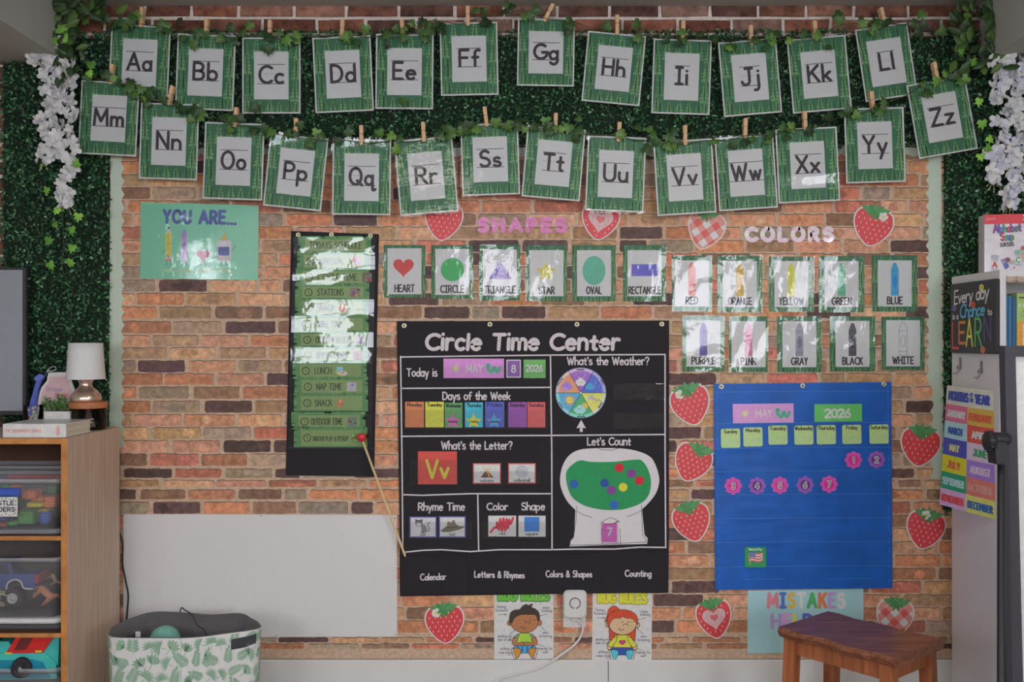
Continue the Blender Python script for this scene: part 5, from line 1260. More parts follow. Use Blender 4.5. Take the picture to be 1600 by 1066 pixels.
m = MB(); stroke(m, Pl(.0475), ell(898.5, 943, 8, 8.2, 24, -75, 255), 1.5, c(50, 46, 66), .0002); m.build('ring_mark', tQ)
tW = thing('power_cord', 'white power cord with plug looping down from the outlet', 'cord', wp(905, 975, .02))
m = MB(); m.box(wp(892, 961, .008), wp(904, 972, .026), W2, .004); m.tube([wp(902, 968, .02), wp(908, 974, .024)], [.008, .005], W2, 10); m.build('plug', tW)
m = MB(); m.tube([wp(x, y, o) for x, y, o in [(*p, .024) for p in spline([(904, 969), (910, 977), (910.5, 986), (905, 999), (893, 1012), (876, 1024), (858, 1036), (838, 1046), (815, 1052), (790, 1058), (765, 1068), (720, 1085)], n=5)]], .0042, W2, 10); m.build('cable', tW)

# ================================================================ LEFT BOOKCASE
def at(px, py, y):
    """point on the upright plane at world depth y seen at a photograph reading"""
    d = CAM_D+y
    return Vector(((px-800)*d/FPX, y, CAM_Z+(533-py)*d/FPX))
OAK = ramp_mat('oak_edge', [(.25, (136, 88, 46)), (.75, (172, 116, 62))], .5, 'noise', (20, 60, 20), detail=5)
LAM = ramp_mat('grey_wood_laminate', [(.25, (138, 120, 106)), (.5, (156, 138, 122)), (.75, (172, 154, 136))], .55, 'noise', (160, 160, 3.5), detail=4)
DARKB = c(74, 50, 38, .8, mott=.08)
BX1, BX0, BYF, BYB, BZT = -1.437, -2.44, -.474, -.055, 1.036
tk = .0165
t = thing('bookcase', 'low open wooden bookcase with pale grey side standing at the left', 'bookcase', ((BX0+BX1)/2, BYF/2, 0))
m = MB(); m.box((BX1-.02, BYF+.004, 0), (BX1, BYB, BZT), LAM, .001); m.build('side_panel', t)
m = MB(); m.box((BX0, BYF+.004, 0), (BX0+.02, BYB, BZT), LAM, .001); m.build('side_panel', t)
m = MB(); m.box((BX0+.02, BYF+.004, BZT-.02), (BX1-.02, BYB, BZT), LAM, .001); m.build('top_panel', t)
m = MB(); m.box((BX1-.021, BYF, 0), (BX1-.0005, BYF+.004, BZT), OAK, .002); m.box((BX0, BYF, BZT-.02), (BX1-.021, BYF+.004, BZT), OAK, .002); m.build('edge_banding', t)
peg = MB(); peg.box((BX0+.02, BYB-.008, .02), (BX1-.02, BYB, BZT-.02), DARKB)
HOLEM = c(200, 190, 170, .8)
for i in range(7):
    for j in range(4):
        x = BX1-.04-i*.028; z = BZT-.045-j*.028
        peg.lathe([(0, .0006), (.0028, .0006)], (x, BYB-.0083, z), HOLEM, 8, axis='Y')
peg.build('pegboard_back', t)
def zrow_at(py): return at(0, py, BYF).z
SH = [zrow_at(838), zrow_at(990), .42-.02, .09]
SH[2] = zrow_at(990)-.32
for z in SH[:3]:
    m = MB(); m.box((BX0+.02, BYF+.003, z-.014), (BX1-.02, BYB-.008, z), DARKB); m.box((BX0+.02, BYF, z-.014), (BX1-.021, BYF+.003, z), OAK, .001); m.build('shelf', t)
m = MB(); m.box((BX0+.02, BYF+.003, .06), (BX1-.02, BYB-.008, .08), DARKB); m.build('bottom_panel', t)

# ---- clear bins and toys on its shelves
def bin_(label, x0, x1, y0, y1, z0, h, lid=None, flip=False):
    t = thing('storage_bin', label, 'storage bin', ((x0+x1)/2, (y0+y1)/2, z0), 'clear bins in the bookcase')
    cx, cy = (x0+x1)/2, (y0+y1)/2; m = MB()
    def ring(z, f): return [(cx+(a)*f, cy+(b2)*f, z) for a, b2 in rounded(0, 0, (x1-x0)/2, (y1-y0)/2, .04, 5)]
    L = [(z0+.002, .86), (z0+.01, .9), (z0+h*.8, .97), (z0+h, .985)]; n = len(ring(0, 1)); V = []
    for z, f in L: V += ring(z, f)
    m.add(V, [(i*n+j, i*n+(j+1) % n, (i+1)*n+(j+1) % n, (i+1)*n+j) for i in range(len(L)-1) for j in range(n)]+[tuple(range(n))], CLEAR, True); m.build('tub', t)
    m = MB(); V = []
    for z, f in ((z0+h-.012, .985), (z0+h-.014, 1.0), (z0+h, 1.0), (z0+h+.002, .985)): V += ring(z, f)
    m.add(V, [(i*n+j, i*n+(j+1) % n, (i+1)*n+(j+1) % n, (i+1)*n+j) for i in range(3) for j in range(n)], RIM, True); m.build('rim', t)
    if lid:
        m = MB(); V = []
        for z, f in ((z0-.012, .95), (z0-.012, 1.0), (z0+.002, 1.0), (z0+.002, .9)): V += ring(z, f)
        m.add(V, [(i*n+j, i*n+(j+1) % n, (i+1)*n+(j+1) % n, (i+1)*n+j) for i in range(3) for j in range(n)]+[tuple(range(3*n, 4*n))], lid, True); m.build('lid', t)
    return t
RIM = film_mat('frosted_rim', rough=.2, ior=1.5, bump=.1, haze=.38)
LIDW = c(196, 196, 206, .4)
by0, by1 = BYF+.035, -.06
bx1 = BX1-.027
def place(px, py, y=BYF+.03): return at(px, py, y)
z1 = SH[0]; hb = .165
b1 = bin_('clear bin of bristle building toys with a label on the top visible shelf', bx1-.52, bx1, BYF+.02, -.235, z1+.014, hb, lid=RIM)
lblo = MB(); pl = Pg(at(-70, 777, BYF+.018), (1, 0, 0), (0, 0, 1), 3.19/FPX); CREAM = c(196, 200, 176, .6)
slab(lblo, pl, quad(0, 0, 96, 30), CREAM, -.0006, 0)
k = .0003; NV = c(44, 48, 56)
text(lblo, pl, 'BRISTLE', 90, 12, 6.2, 1.6, NV, k, 'r', fit=44, sp=.22); text(lblo, pl, 'BUILDERS', 91.5, 22, 6.2, 1.6, NV, k, 'r', fit=50, sp=.22)
for i in range(16): disc(lblo, pl, 6+i*6, 2.5+math.sin(i*2)*1, 1.6, .9, c(92, 110, 84), k, 8); disc(lblo, pl, 6+i*6, 27+math.sin(i*3)*1, 1.6, .9, c(92, 110, 84), k, 8)
for i in range(4): disc(lblo, pl, 93, 6+i*6, .9, 1.6, c(92, 110, 84), k, 8)
lb = lblo.build('bin_label', b1)
lat = MB(); lat.box(at(-40, 763, BYF+.016), at(33, 775, BYF+.03), c(48, 74, 150, .4), .004); lat.build('blue_latch', b1)['label'] = 'blue plastic latch'
b2_ = bin_('clear bin with red lid edge stacked behind the bristle toy bin', bx1-.5, bx1-.005, -.222, -.07, z1+.014, .178)
m = MB(); m.box((bx1-.34, -.21, z1+.145), (bx1-.02, -.09, z1+.165), c(176, 40, 44, .4), .006); m.box((bx1-.40, -.21, z1+.12), (bx1-.3, -.09, z1+.172), c(50, 46, 100, .5), .006); m.build('contents', b2_)
def bristle(label, px, py, w, h, d, col, y, round_=False):
    o = at(px, py, y); s = (CAM_D+y)/FPX; m = MB(); cc = c(*col, .45); W, H, D = w*s/2, h*s/2, d/2
    if round_: m.ball(o, (W*.8, D, H*.8), cc, 14, 9)
    else: m.box(o-Vector((W*.85, D, H*.85)), o+Vector((W*.85, D, H*.85)), cc, .004)
    r = random.Random(int(px*7+py)); step = .008
    nx, nz = max(2, int(2*W/step)), max(2, int(2*H/step))
    for i in range(nx):
        for j in range(nz):
            u, v = (i+.5)/nx*2-1, (j+.5)/nz*2-1
            if round_ and u*u+v*v > 1: continue
            yy = -D*(math.sqrt(max(.05, 1-.6*(u*u+v*v))) if round_ else 1)
            p = o+Vector((u*W*.9, yy, v*H*.9)); m.add([p+Vector((a*.0022, 0, b2*.0022)) for a, b2 in ((-1, -1), (1, -1), (1, 1), (-1, 1))]+[p+Vector((0, -.006, 0))], [(0, 1, 4), (1, 2, 4), (2, 3, 4), (3, 0, 4)], cc)
    return tag(m.build('bristle_block'), label, 'toy block', 'bristle blocks in the clear bin')
yb = BYF+.09
for a in [('upper orange bristle block right of the blue latch in the clear bin', 50, 772, 26, 16, .05, (204, 104, 72), yb), ('orange bristle block behind the yellow piece in the bin', 64, 780, 24, 14, .05, (208, 112, 76), yb+.03),
          ('right-hand orange bristle block in the clear bin', 83, 783, 19, 20, .05, (206, 104, 70), yb+.01), ('yellow ridged bristle piece in the middle of the clear bin', 58, 788, 28, 9, .04, (222, 164, 52), yb-.02),
          ('green bristle block with bumpy front under the yellow piece', 46, 807, 28, 24, .05, (82, 144, 72), yb-.02), ('small light green bristle ball at the bottom of the bin', 22, 817, 18, 10, .04, (84, 170, 96), yb-.02, True),
          ('blue bristle cylinder at the right of the clear bin', 72, 808, 20, 26, .05, (68, 104, 172), yb-.015, True), ('small yellow bristle cap on top of the blue cylinder', 71, 796.5, 16, 5, .04, (216, 160, 58), yb-.01),
          ('dark green bristle block at the right back of the bin', 84, 764, 24, 16, .05, (70, 96, 74), yb+.07), ('green bristle block behind the label', 28, 782, 18, 24, .05, (66, 104, 74), yb+.06), ('blue bristle block low behind the label', 10, 806, 20, 16, .05, (64, 84, 140), yb+.05),
          ('orange bristle block at the bottom left of the bin', 6, 819, 22, 6, .04, (196, 104, 84), yb), ('orange bristle piece above the blue latch', 25, 761, 12, 8, .04, (206, 112, 80), yb+.06), ('teal green bristle block at the upper left of the bin', 8, 760, 26, 10, .05, (70, 120, 96), yb+.06)]: bristle(*a)

# middle shelf: bin with a toy truck and animals
z2 = SH[1]
b3 = bin_('clear bin with a blue toy truck standing on a white lid on the lower shelf', bx1-.52, bx1, BYF+.02, -.12, z2+.037, .2, lid=LIDW)
m = MB(); m.box((bx1-.50, BYF+.03, z2+.001), (bx1-.01, -.13, z2+.0245), CLEAR, .008); tag(m.build('clear_lid'), 'flat clear plastic lid lying under the truck bin', 'lid')
yT = BYF+.11; s = (CAM_D+yT)/FPX
tT = thing('toy_truck', 'blue toy pickup truck with big black tyre inside the clear bin', 'toy truck', at(10, 946, yT))
TB = c(48, 66, 128, .3, coat=.5); TG = c(40, 44, 60, .2); TYR = c(38, 38, 42, .8); CHR = c(176, 176, 182, .3, metal=.3)
P0 = Pg(at(0, 900, yT-.035), (1, 0, 0), (0, 0, 1), s)
m = MB(); body = [(-60, 20), (-60, 2), (-38, 0), (-30, -3), (54, -3), (55, 18), (50, 20), (38, 21), (36, 12), (30, 6), (22, 5), (15, 8), (11, 14), (9, 20)]
slab(m, P0, body, TB, -.075, 0); m.build('body', tT)
m = MB(); slab(m, P0, [(-36, 0), (-28, -20), (16, -21), (20, -3)], TG, -.072, -.003); slab(m, P0, [(-32, -18), (-28, -21), (16, -22), (19, -3), (15, -3), (11, -18), (-24, -17)], TB, -.074, 0); m.build('cab', tT)
m = MB(); stroke(m, P0, spline([(10, 20), (12, 12), (18, 7), (26, 6), (33, 10), (37, 19), (50, 20)], n=4), 2.6, CHR, .001); m.build('wheel_arch_trim', tT)
m = MB(); rect(m, P0, 54.2, 1, 55.6, 0, TB, 0); slab(m, P0, quad(53.5, -2, 60, 12), c(130, 50, 60, .4), -.07, .001); m.build('tail_light', tT)
for wx_, nm in ((23, 'wheel'), (-38, 'wheel')):
    m = MB(); o = P0(wx_, 33, .004); R0 = 15.5*s
    m.lathe([(R0*.5, .012), (R0*.62, .016), (R0*.92, .014), (R0, .004), (R0, -.02), (R0*.9, -.028)], o, TYR, 26, axis='Y')
    w = m.build(nm, tT); m = MB(); m.lathe([(0, .012), (R0*.14, .013), (R0*.2, .009), (R0*.42, .011), (R0*.5, .015), (R0*.54, .013)], o, CHR, 20, axis='Y')
    for a in range(5): q = 2*PI*a/5; m.box(o+Vector((math.cos(q)*R0*.28-.003, -.0145, math.sin(q)*R0*.28-.003)), o+Vector((math.cos(q)*R0*.28+.003, -.009, math.sin(q)*R0*.28+.003)), CHR)
    m.build('hub_cap', w)
def animal(label, px, py, sc_, col, y, rot, name='toy_animal'):
    pl_ = Pg(at(px, py, y), (math.cos(rot), 0, -math.sin(rot)), (math.sin(rot), 0, math.cos(rot)), sc_*(CAM_D+y)/FPX)
    me = MB(); A = c(*col, .6)
    me.tube([pl_(x, y_, 0) for x, y_ in ((-11, -1), (-9, -2), (-3, -1.5), (4, -2), (9, -3), (11, -4))], [a*pl_.sc for a in (2.5, 4.6, 4.9, 4.6, 4.2, 3)], A, 12)
    me.tube([pl_(x, y_, 0) for x, y_ in ((8, -3), (12, -8), (15, -11), (19, -9), (21, -8))], [a*pl_.sc for a in (3.6, 2.8, 3.0, 2.0, 1.2)], A, 10)
    for x, dz in ((-9, 1), (-8, -1), (7, 1), (8, -1)):
        me.tube([pl_(x, 0, dz*2.6*pl_.sc), pl_(x+.6, 6, dz*2.8*pl_.sc), pl_(x, 10, dz*2.8*pl_.sc), pl_(x+1, 12.5, dz*2.8*pl_.sc)], [a*pl_.sc for a in (2.3, 1.5, 1.2, 1.5)], A, 8)
    me.tube([pl_(-11, -3, 0), pl_(-14, 1, 0), pl_(-14.5, 6, 0)], [a*pl_.sc for a in (.9, .7, 1.1)], A, 6)
    for sd in (-1, 1): me.tube([pl_(14.5, -12, sd*1.6*pl_.sc), pl_(14, -15.5, sd*2.6*pl_.sc)], [1.1*pl_.sc, .3*pl_.sc], A, 6)
    return tag(me.build(name), label, 'toy animal')
animal('tan toy horse tipped up against the right side of the truck bin', 71, 928, 1.2, (176, 116, 84), BYF+.075, .75)
animal('pale cream toy cow at the left of the truck bin', -2, 934, 1.05, (182, 172, 142), BYF+.06, -1.3)
animal('small brown toy animal at the right back of the bin', 84, 905, .7, (140, 116, 92), BYF+.12, 1.1)

# bottom shelf: teal truck in a bin
z3 = SH[2]+.02
b4 = bin_('clear bin holding the teal toy dump truck at the bottom left', bx1-.52, bx1-.005, BYF+.02, -.12, z3, at(0, 1050, BYF).z-z3)
yT = BYF+.10; s = (CAM_D+yT)/FPX
tT = thing('toy_truck', 'teal toy truck with red bed and black wheel in the lowest bin', 'toy truck', at(30, 1110, yT))
TEAL = c(58, 160, 154, .35, coat=.3); TEAL2 = c(24, 116, 140, .35, coat=.3); REDT = c(176, 36, 36, .35, coat=.3)
P0 = Pg(at(0, 1000, yT-.05), (1, 0, 0), (0, 0, 1), s)
m = MB(); slab(m, P0, [(-60, 24), (14, 20), (60, 21), (70, 20), (86, 36), (88, 60), (-60, 62)], TEAL, -.12, 0)
slab(m, P0, [(-60, 6), (10, 4), (22, 20), (-60, 24)], TEAL, -.10, -.01); slab(m, P0, [(60, 21), (80, -3), (90, -3), (88, 40)], TEAL, -.1, -.005); m.build('body', tT)
m = MB(); slab(m, P0, [(-60, 34), (50, 30), (66, 34), (78, 58), (-60, 60)], TEAL2, -.05, .006); m.build('side_panel', tT)
m = MB(); slab(m, P0, [(9, 21), (66, 20), (84, -6), (26, -6)], REDT, -.08, .002); slab(m, P0, [(22, 16), (40, 15), (52, -4), (33, -4)], c(90, 34, 30, .5), -.02, .004); m.build('red_bed', tT)
m = MB(); slab(m, P0, quad(8, 19, 19, 21.5), c(226, 176, 40), -.01, .004); slab(m, P0, quad(55, 16, 65, 19), c(226, 176, 40), -.01, .004); m.build('yellow_catches', tT)
m = MB(); slab(m, P0, [(-60, 4), (-8, 2), (-2, 10), (-10, 24), (-60, 24)], c(36, 40, 46, .2), -.05, -.005); m.build('cab_window', tT)
m = MB(); o = P0(36, 41, .01); R0 = 15*s
for P in (Matrix.Rotation(.35, 3, 'Z'),):
    n0 = len(m.v); m.lathe([(R0*.25, .016), (R0*.4, .02), (R0*.62, .014), (R0*.75, .02), (R0, .012), (R0, -.012)], (0, 0, 0), TYR, 24, axis='Y'); m.v[n0:] = [tuple(o+P@Vector(q)) for q in m.v[n0:]]
w = m.build('wheel', tT); m = MB(); m.lathe([(0, .019), (R0*.26, .017)], o, c(120, 120, 124, .4), 14, axis='Y'); m.build('hub_cap', w)

# ---- things on top of the bookcase
ZT = BZT
# book
tB_ = thing('book', 'thick white picture book lying on the bookcase, its spine lettered in red', 'book', (-1.55, BYF+.1, ZT))
bx_l, bx_r, byf, byb = at(4, 0, BYF+.008).x, at(103, 0, BYF+.008).x, BYF+.008, BYF+.2; zt = at(0, 662.5, byf).z
CV = c(196, 192, 194, .4, coat=.3); PAGES = ramp_mat('page_edges', [(.3, (160, 146, 128)), (.7, (190, 178, 160))], .8, 'noise', (3, 3, 400))
m = MB(); m.box((bx_l, byf+.002, ZT+.001), (bx_r, byb, ZT+.004), CV, .001); m.box((bx_l, byf+.002, zt-.003), (bx_r, byb, zt), CV, .001); m.box((bx_l, byf, ZT+.001), (bx_r, byf+.004, zt), CV, .0015); m.build('cover', tB_)
m = MB(); m.box((bx_l+.004, byf+.004, ZT+.004), (bx_r-.004, byb-.004, zt-.003), PAGES); m.build('pages', tB_)
m = MB(); pl = Pg(at(0, 683, byf-.0004), (1, 0, 0), (0, 0, 1), (CAM_D+byf)/FPX); RT = c(196, 130, 120)
text(m, pl, "THE BEGINNER'S BIBLE", 36, -7.5, 4.3, .9, RT, .0003, fit=57, sp=.2)
for i in range(3): stroke(m, pl, [(87, -15+i*4), (90, -17+i*4), (93, -14+i*4), (88, -12+i*4), (93, -11.5+i*4)], 1.0, c(206, 110, 96), .0003)
m.build('spine_lettering', tB_)
# planter
yP = -.2
tL = thing('potted_succulent', 'small green succulent in a whitewashed square pot behind the book', 'plant', at(88, 668, yP))
a, b2 = at(67.5, 643, yP-.03), at(108.5, 643, yP-.03); POT = c(182, 178, 174, .85, mott=.1, scale=40)
m = MB(); zt2 = a.z; m.box((a.x, yP-.03, ZT+.0), (b2.x, yP+.02, zt2), POT, .003); m.box((a.x+.006, yP-.024, zt2-.002), (b2.x-.006, yP+.014, zt2+.001), c(60, 50, 40)); m.build('pot', tL)
m = MB(); r = random.Random(8); SUC = ramp_mat('succulent', [(0, (40, 76, 40)), (.6, (70, 112, 56)), (1, (104, 142, 74))], .5)
for (cx_, h) in ((70, 23), (77, 20), (84, 16), (92, 27), (97, 23), (103, 22), (66, 15), (108, 14), (88, 12)):
    b0 = at(cx_*.6+88*.4, 643, yP+r.uniform(-.005, .02)); tp = at(cx_, 643-h, yP+r.uniform(-.02, .02)); m.tube([b0, tp], [.003, .0015], SUC, 6)
    for q in range(26):
        f = r.uniform(.15, 1); o = b0+(tp-b0)*f; ang = r.uniform(0, 6.3); dv = Vector((math.cos(ang), math.sin(ang)*.8, r.uniform(.1, .9))).normalized(); L = .013*(1.25-.5*f); sd = dv.cross(Vector((0, 0, 1))).normalized()*.0034
        m.add([o, o+dv*L*.5+sd, o+dv*L, o+dv*L*.5-sd, o+dv*L*.5+Vector((0, 0, .003))], [(0, 1, 4), (1, 2, 4), (2, 3, 4), (3, 0, 4), (0, 3, 2, 1)], SUC, False)
m.build('leaves', tL)
# glass jar with beads
yJ = -.2
tJ = thing('glass_jar', 'small clear iridescent glass cup left of the potted succulent', 'jar', at(54, 668, yJ))
o = at(52, 660, yJ); o.z = ZT; rj = 14.5*(CAM_D+yJ)/FPX; hj = at(0, 633, yJ).z-ZT
m = MB(); m.lathe([(0, .002), (rj*.95, .002), (rj, .008), (rj, hj-.004), (rj*1.03, hj), (rj*.97, hj), (rj*.94, hj-.004), (rj*.93, .008), (0, .007)], o, GLASS, 24); m.build('glass', tJ)
m = MB(); r = random.Random(3)
for i in range(46):
    a = r.uniform(0, 6.3); q = r.uniform(0, .75)*rj; m.ball(o+Vector((q*math.cos(a), q*math.sin(a), .012+r.uniform(0, hj*.75))), .0042, c(*r.choice([(180, 186, 180), (196, 160, 120), (120, 160, 140), (170, 120, 110), (160, 160, 190)]), .2, coat=.8), 7, 5)
m.build('beads', tJ)
# jar-shaped plaque with ribbon, and the blue bag behind it
yK = -.13; sK = (CAM_D+yK)/FPX
tK = thing('jar_shaped_plaque', 'pink plaque shaped like a mason jar with white edge leaning behind the succulent', 'plaque', at(85, 672, yK))
pl = Pg(at(0, 0, yK), (1, 0, 0), (0, .10, 1), sK); pl.O = at(0, 668, yK)
J = spline([(54, 0), (58, -45), (61, -60), (66, -68), (70, -74), (71, -83), (76, -86), (106, -86), (109, -82), (108, -74), (111, -66), (114, -58), (114, -48), (109, -30), (104, 0)], n=3)
m = MB(); slab(m, pl, J, c(196, 178, 192, .4, coat=.3), -.006, 0); m.build('white_edge', tK)
m = MB(); Ji = [(85+(x-85)*.86, -40+(y+40)*.90) for x, y in J]; slab(m, pl, Ji, c(192, 146, 150, .4, coat=.5), 0, .0012); rect(m, pl, 72, -81, 108, -79.6, c(206, 184, 192), .0016)
text(m, pl, 'Bridge', 82, -57, 7, 1.3, c(140, 120, 140), .0016, fit=26); text(m, pl, 'to joy', 93, -48, 7, 1.3, c(184, 104, 104), .0016, fit=20)
m.build('printed_face', tK)
m = MB(); LAC = c(70, 70, 120, .6)
m.tube([pl(x, y, .004) for x, y in spline([(70, -89), (67, -80), (62, -70), (57, -58), (54, -38), (51, -10), (50, 0)], n=4)], .0016, LAC, 6); m.tube([pl(x, y, .004) for x, y in spline([(70, -86), (74, -93), (82, -95), (84, -91), (78, -88), (71, -88)], n=4)], .0014, c(176, 176, 196, .6), 6); m.build('cord_bow', tK)
m = MB(); pl2 = Pg(at(0, 668, yK+.03), (1, 0, 0), (0, .05, 1), sK)
slab(m, pl2, [(38, 0), (44, -30), (52, -62), (58, -82), (64, -78), (60, -62), (58, -40), (56, 0)], c(70, 84, 160, .5), -.01, 0); slab(m, pl2, spline([(52, -76), (60, -84), (68, -80), (62, -74)], closed=True, n=3), c(84, 96, 172, .5), -.006, .002)
tag(m.build('blue_bag'), 'narrow blue bag standing behind the pink jar-shaped plaque', 'bag')
# jar with wooden lid, lamp on it
yL = -.17; sL = (CAM_D+yL)/FPX
tJ2 = thing('lidded_jar', 'wide clear glass jar with wooden lid under the lamp', 'jar', (at(138, 0, yL).x, yL, ZT))
oJ = Vector((at(138, 0, yL).x, yL, ZT)); rr = 27*sL; zl0 = at(0, 637.5, yL).z; zl1 = at(0, 628, yL).z
m = MB(); H = zl0-ZT; m.lathe([(0, .003), (rr*.96, .003), (rr, .01), (rr, H), (rr*.95, H), (rr*.95, .012), (0, .010)], oJ, GLASS, 36); m.build('glass', tJ2)
m = MB(); m.lathe([(0, H), (rr*1.04, H), (rr*1.05, H+.002), (rr*1.05, zl1-ZT-.002), (rr*1.03, zl1-ZT), (0, zl1-ZT)], oJ, c(146, 92, 58, .5, mott=.15), 36); m.build('wooden_lid', tJ2)
m = MB(); r = random.Random(2)
for i in range(5): m.box((oJ.x-.035+.014*i, yL-.03+.008*i, ZT+.013), (oJ.x-.026+.014*i, yL+.02, ZT+.03+.012*(i % 3)), c(*r.choice([(120, 110, 120), (90, 90, 110), (150, 120, 100)]), .5), .002)
m.build('contents', tJ2)
tl = thing('table_lamp', 'small table lamp with white fabric shade and rose gold base, standing on the jar', 'lamp', (at(134.5, 0, yL).x, yL, zl1))
oL = Vector((at(134, 0, yL).x, yL, zl1)); RG = c(206, 156, 146, .25, metal=.85)
zz = lambda py: at(0, py, yL).z-zl1
m = MB(); m.lathe([(0, 0), (22*sL, 0), (23.4*sL, zz(624)), (22.5*sL, zz(618)), (17*sL, zz(610.5)), (10.5*sL, zz(605)), (9*sL, zz(600)), (10.5*sL, zz(596)), (13*sL, zz(592)), (13*sL, zz(588)), (0, zz(588))], oL, RG, 40); m.build('base', tl)
m = MB(); SHD = c(176, 176, 188, .85, mott=.03, scale=300)
m.lathe([(29*sL, zz(592.5)), (28*sL, zz(580)), (26.3*sL, zz(555)), (25*sL, zz(536)), (24.4*sL, zz(536)), (26*sL, zz(560)), (28.4*sL, zz(592.5)), (29*sL, zz(592.5))], oL, SHD, 44); m.build('lamp_shade', tl)
m = MB(); m.tube([oL+Vector((0, 0, zz(588))), oL+Vector((0, 0, zz(560)))], .008, c(190, 186, 180), 12); m.build('lamp_socket', tl)

# ---- dark framed screen at the left
yS = -.10
tS2 = thing('framed_screen', 'grey glossy screen in a thin dark frame at the left edge above the bookcase', 'screen', at(-60, 648, yS))
a, b2 = at(-190, 649, yS), at(40, 418, yS); fw = .012; FR = c(46, 44, 48, .4)
m = MB(); m.box((a.x, yS, a.z), (b2.x, yS+.02, a.z+fw*1.3), FR, .002); m.box((a.x, yS, b2.z-fw*.7), (b2.x, yS+.02, b2.z), FR, .002); m.box((b2.x-fw, yS, a.z+fw*1.3), (b2.x, yS+.02, b2.z-fw*.7), FR, .002); m.box((a.x, yS, a.z+fw*1.3), (a.x+fw, yS+.02, b2.z-fw*.7), FR, .002); m.build('frame', tS2)
m = MB(); m.box((a.x+fw, yS+.004, a.z+fw), (b2.x-fw, yS+.03, b2.z-fw*.7), c(122, 126, 134, .18, coat=.6, mott=.02)); m.build('screen_panel', tS2)
m = MB(); m.box((a.x+.2, yS+.02, a.z+.15), (b2.x-.2, -.002, b2.z-.15), FR); m.build('wall_bracket', tS2)

# ================================================================ FABRIC BIN, BALL, CORDS
tF = thing('fabric_bin', 'white fabric storage bin with sage leaf print and dark grey lining', 'storage bin', (-.98, -.35, 0))
zr = .398; dF, dB = -.5, -.21
def rimx(px, py): d = (CAM_Z-zr)*FPX/(py-533); return Vector(((px-800)*d/FPX, -CAM_D+d, zr))
RP = [rimx(*q) for q in ((175, 996), (240, 997.5), (300, 997), (350, 991), (403, 983), (405, 974), (392, 966), (376, 959), (330, 961), (283, 957.5), (238, 957), (205, 966), (178, 978), (171, 986))]
RPs = [Vector(q) for q in spline([(p.x, p.y, p.z) for p in RP], closed=True, n=4)]
dip = lambda p: 0
CEN = sum(RPs, Vector())/len(RPs); N = len(RPs)
BINW = c(190, 190, 186, .85, mott=.03); SAGEL = c(118, 146, 126, .85, mott=.05); LIN = c(82, 80, 82, .95, mott=.12, scale=160, sheen=.2)
m = MB(); V = []
for z, f in ((.004, .93), (.2, .965), (zr-.05, .99), (zr, 1)): V += [Vector((CEN.x+(p.x-CEN.x)*f, CEN.y+(p.y-CEN.y)*f, z)) for p in RPs]
m.add(V, [(i*N+j, i*N+(j+1) % N, (i+1)*N+(j+1) % N, (i+1)*N+j) for i in range(3) for j in range(N)]+[tuple(reversed(range(N)))], BINW, True)
# leaf print on the outer cloth: sprigs laid on the front and right faces
front = [p for p in RPs]
def face_pt(u, v):
    """u along the front rim from left to right (0..1), v metres below the rim"""
    F = [Vector((p.x, p.y, p.z)) for p in (RPs[-4:]+RPs[:21])]
    f = u*(len(F)-1.001); j = int(f); p = F[j]*(1-(f-j))+F[j+1]*(f-j); g = 1-.045*v/.3
    q = Vector((CEN.x+(p.x-CEN.x)*g, CEN.y+(p.y-CEN.y)*g, zr-v)); d = (F[j+1]-F[j]).normalized(); nrm = Vector((d.y, -d.x, 0))
    return q+nrm*.0012, d
r = random.Random(31); pr = []
def sprig(u, v, s, a, kind):
    def T(x, y): return face_pt(min(.9999, max(0, u+x*s/.76)), max(.004, v-y*s))[0]
    ca, sa = math.cos(a), math.sin(a); R2 = lambda x, y: (x*ca-y*sa, x*sa+y*ca)
    def lf(x, y, L, W, an):
        c2, s2 = math.cos(an), math.sin(an); P = [(0, 0), (L*.3, W*.8), (L*.62, W), (L, 0), (L*.62, -W), (L*.3, -W*.8)]
        m.add([T(*R2(x+p*c2-q*s2, y+p*s2+q*c2)) for p, q in P], [tuple(range(6))], SAGEL)
    if kind == 0:
        for i in range(5): lf(0, -.5+.25*i, .62-.05*i, .12, .7); lf(0, -.42+.25*i, .62-.05*i, .12, PI-.7)
        lf(0, .7, .5, .13, PI/2); lf(0, -.9, 1.6, .022, PI/2)
    elif kind == 1:
        for i in range(9): lf(0, 0, .75, .075, PI*i/8)
        lf(0, -.8, .9, .03, PI/2)
    else:
        for i in range(5): lf(0, -.3, .85, .17, PI/2+(i-2)*.38)
        lf(0, -1, .8, .03, PI/2)
for i in range(17):
    for j in range(6):
        sprig(min(.99, (i+.5+r.uniform(-.25, .25)+(.45 if j % 2 else 0))/17.6), .026+.052*j+r.uniform(-.008, .008), r.uniform(.034, .042), r.uniform(-1.4, 1.4), r.choice((0, 0, 1, 2)))
sm_ = c(150, 160, 150)
for u in (.45,): m.tube([face_pt(u, .0)[0], face_pt(u, .15)[0], face_pt(u, .3)[0]], .0008, sm_, 5)
m.build('printed_body', tF)
m = MB(); V = []
for z, f in ((zr+.0005, 1.0), (zr+.002, .985), (zr-.1, .965), (.02, .92)): V += [Vector((CEN.x+(p.x-CEN.x)*f, CEN.y+(p.y-CEN.y)*f, z)) for p in RPs]
m.add(V, [(i*N+j, i*N+(j+1) % N, (i+1)*N+(j+1) % N, (i+1)*N+j) for i in range(3) for j in range(N)]+[tuple(range(3*N, 4*N))], LIN, True); m.build('grey_lining', tF)
m = MB(); A = [face_pt(u, v)[0]+Vector((.002, -.002, 0)) for u, v in ((.70, .020), (.76, .018), (.82, .014), (.82, .044), (.76, .052), (.70, .054))]; n = len(A)
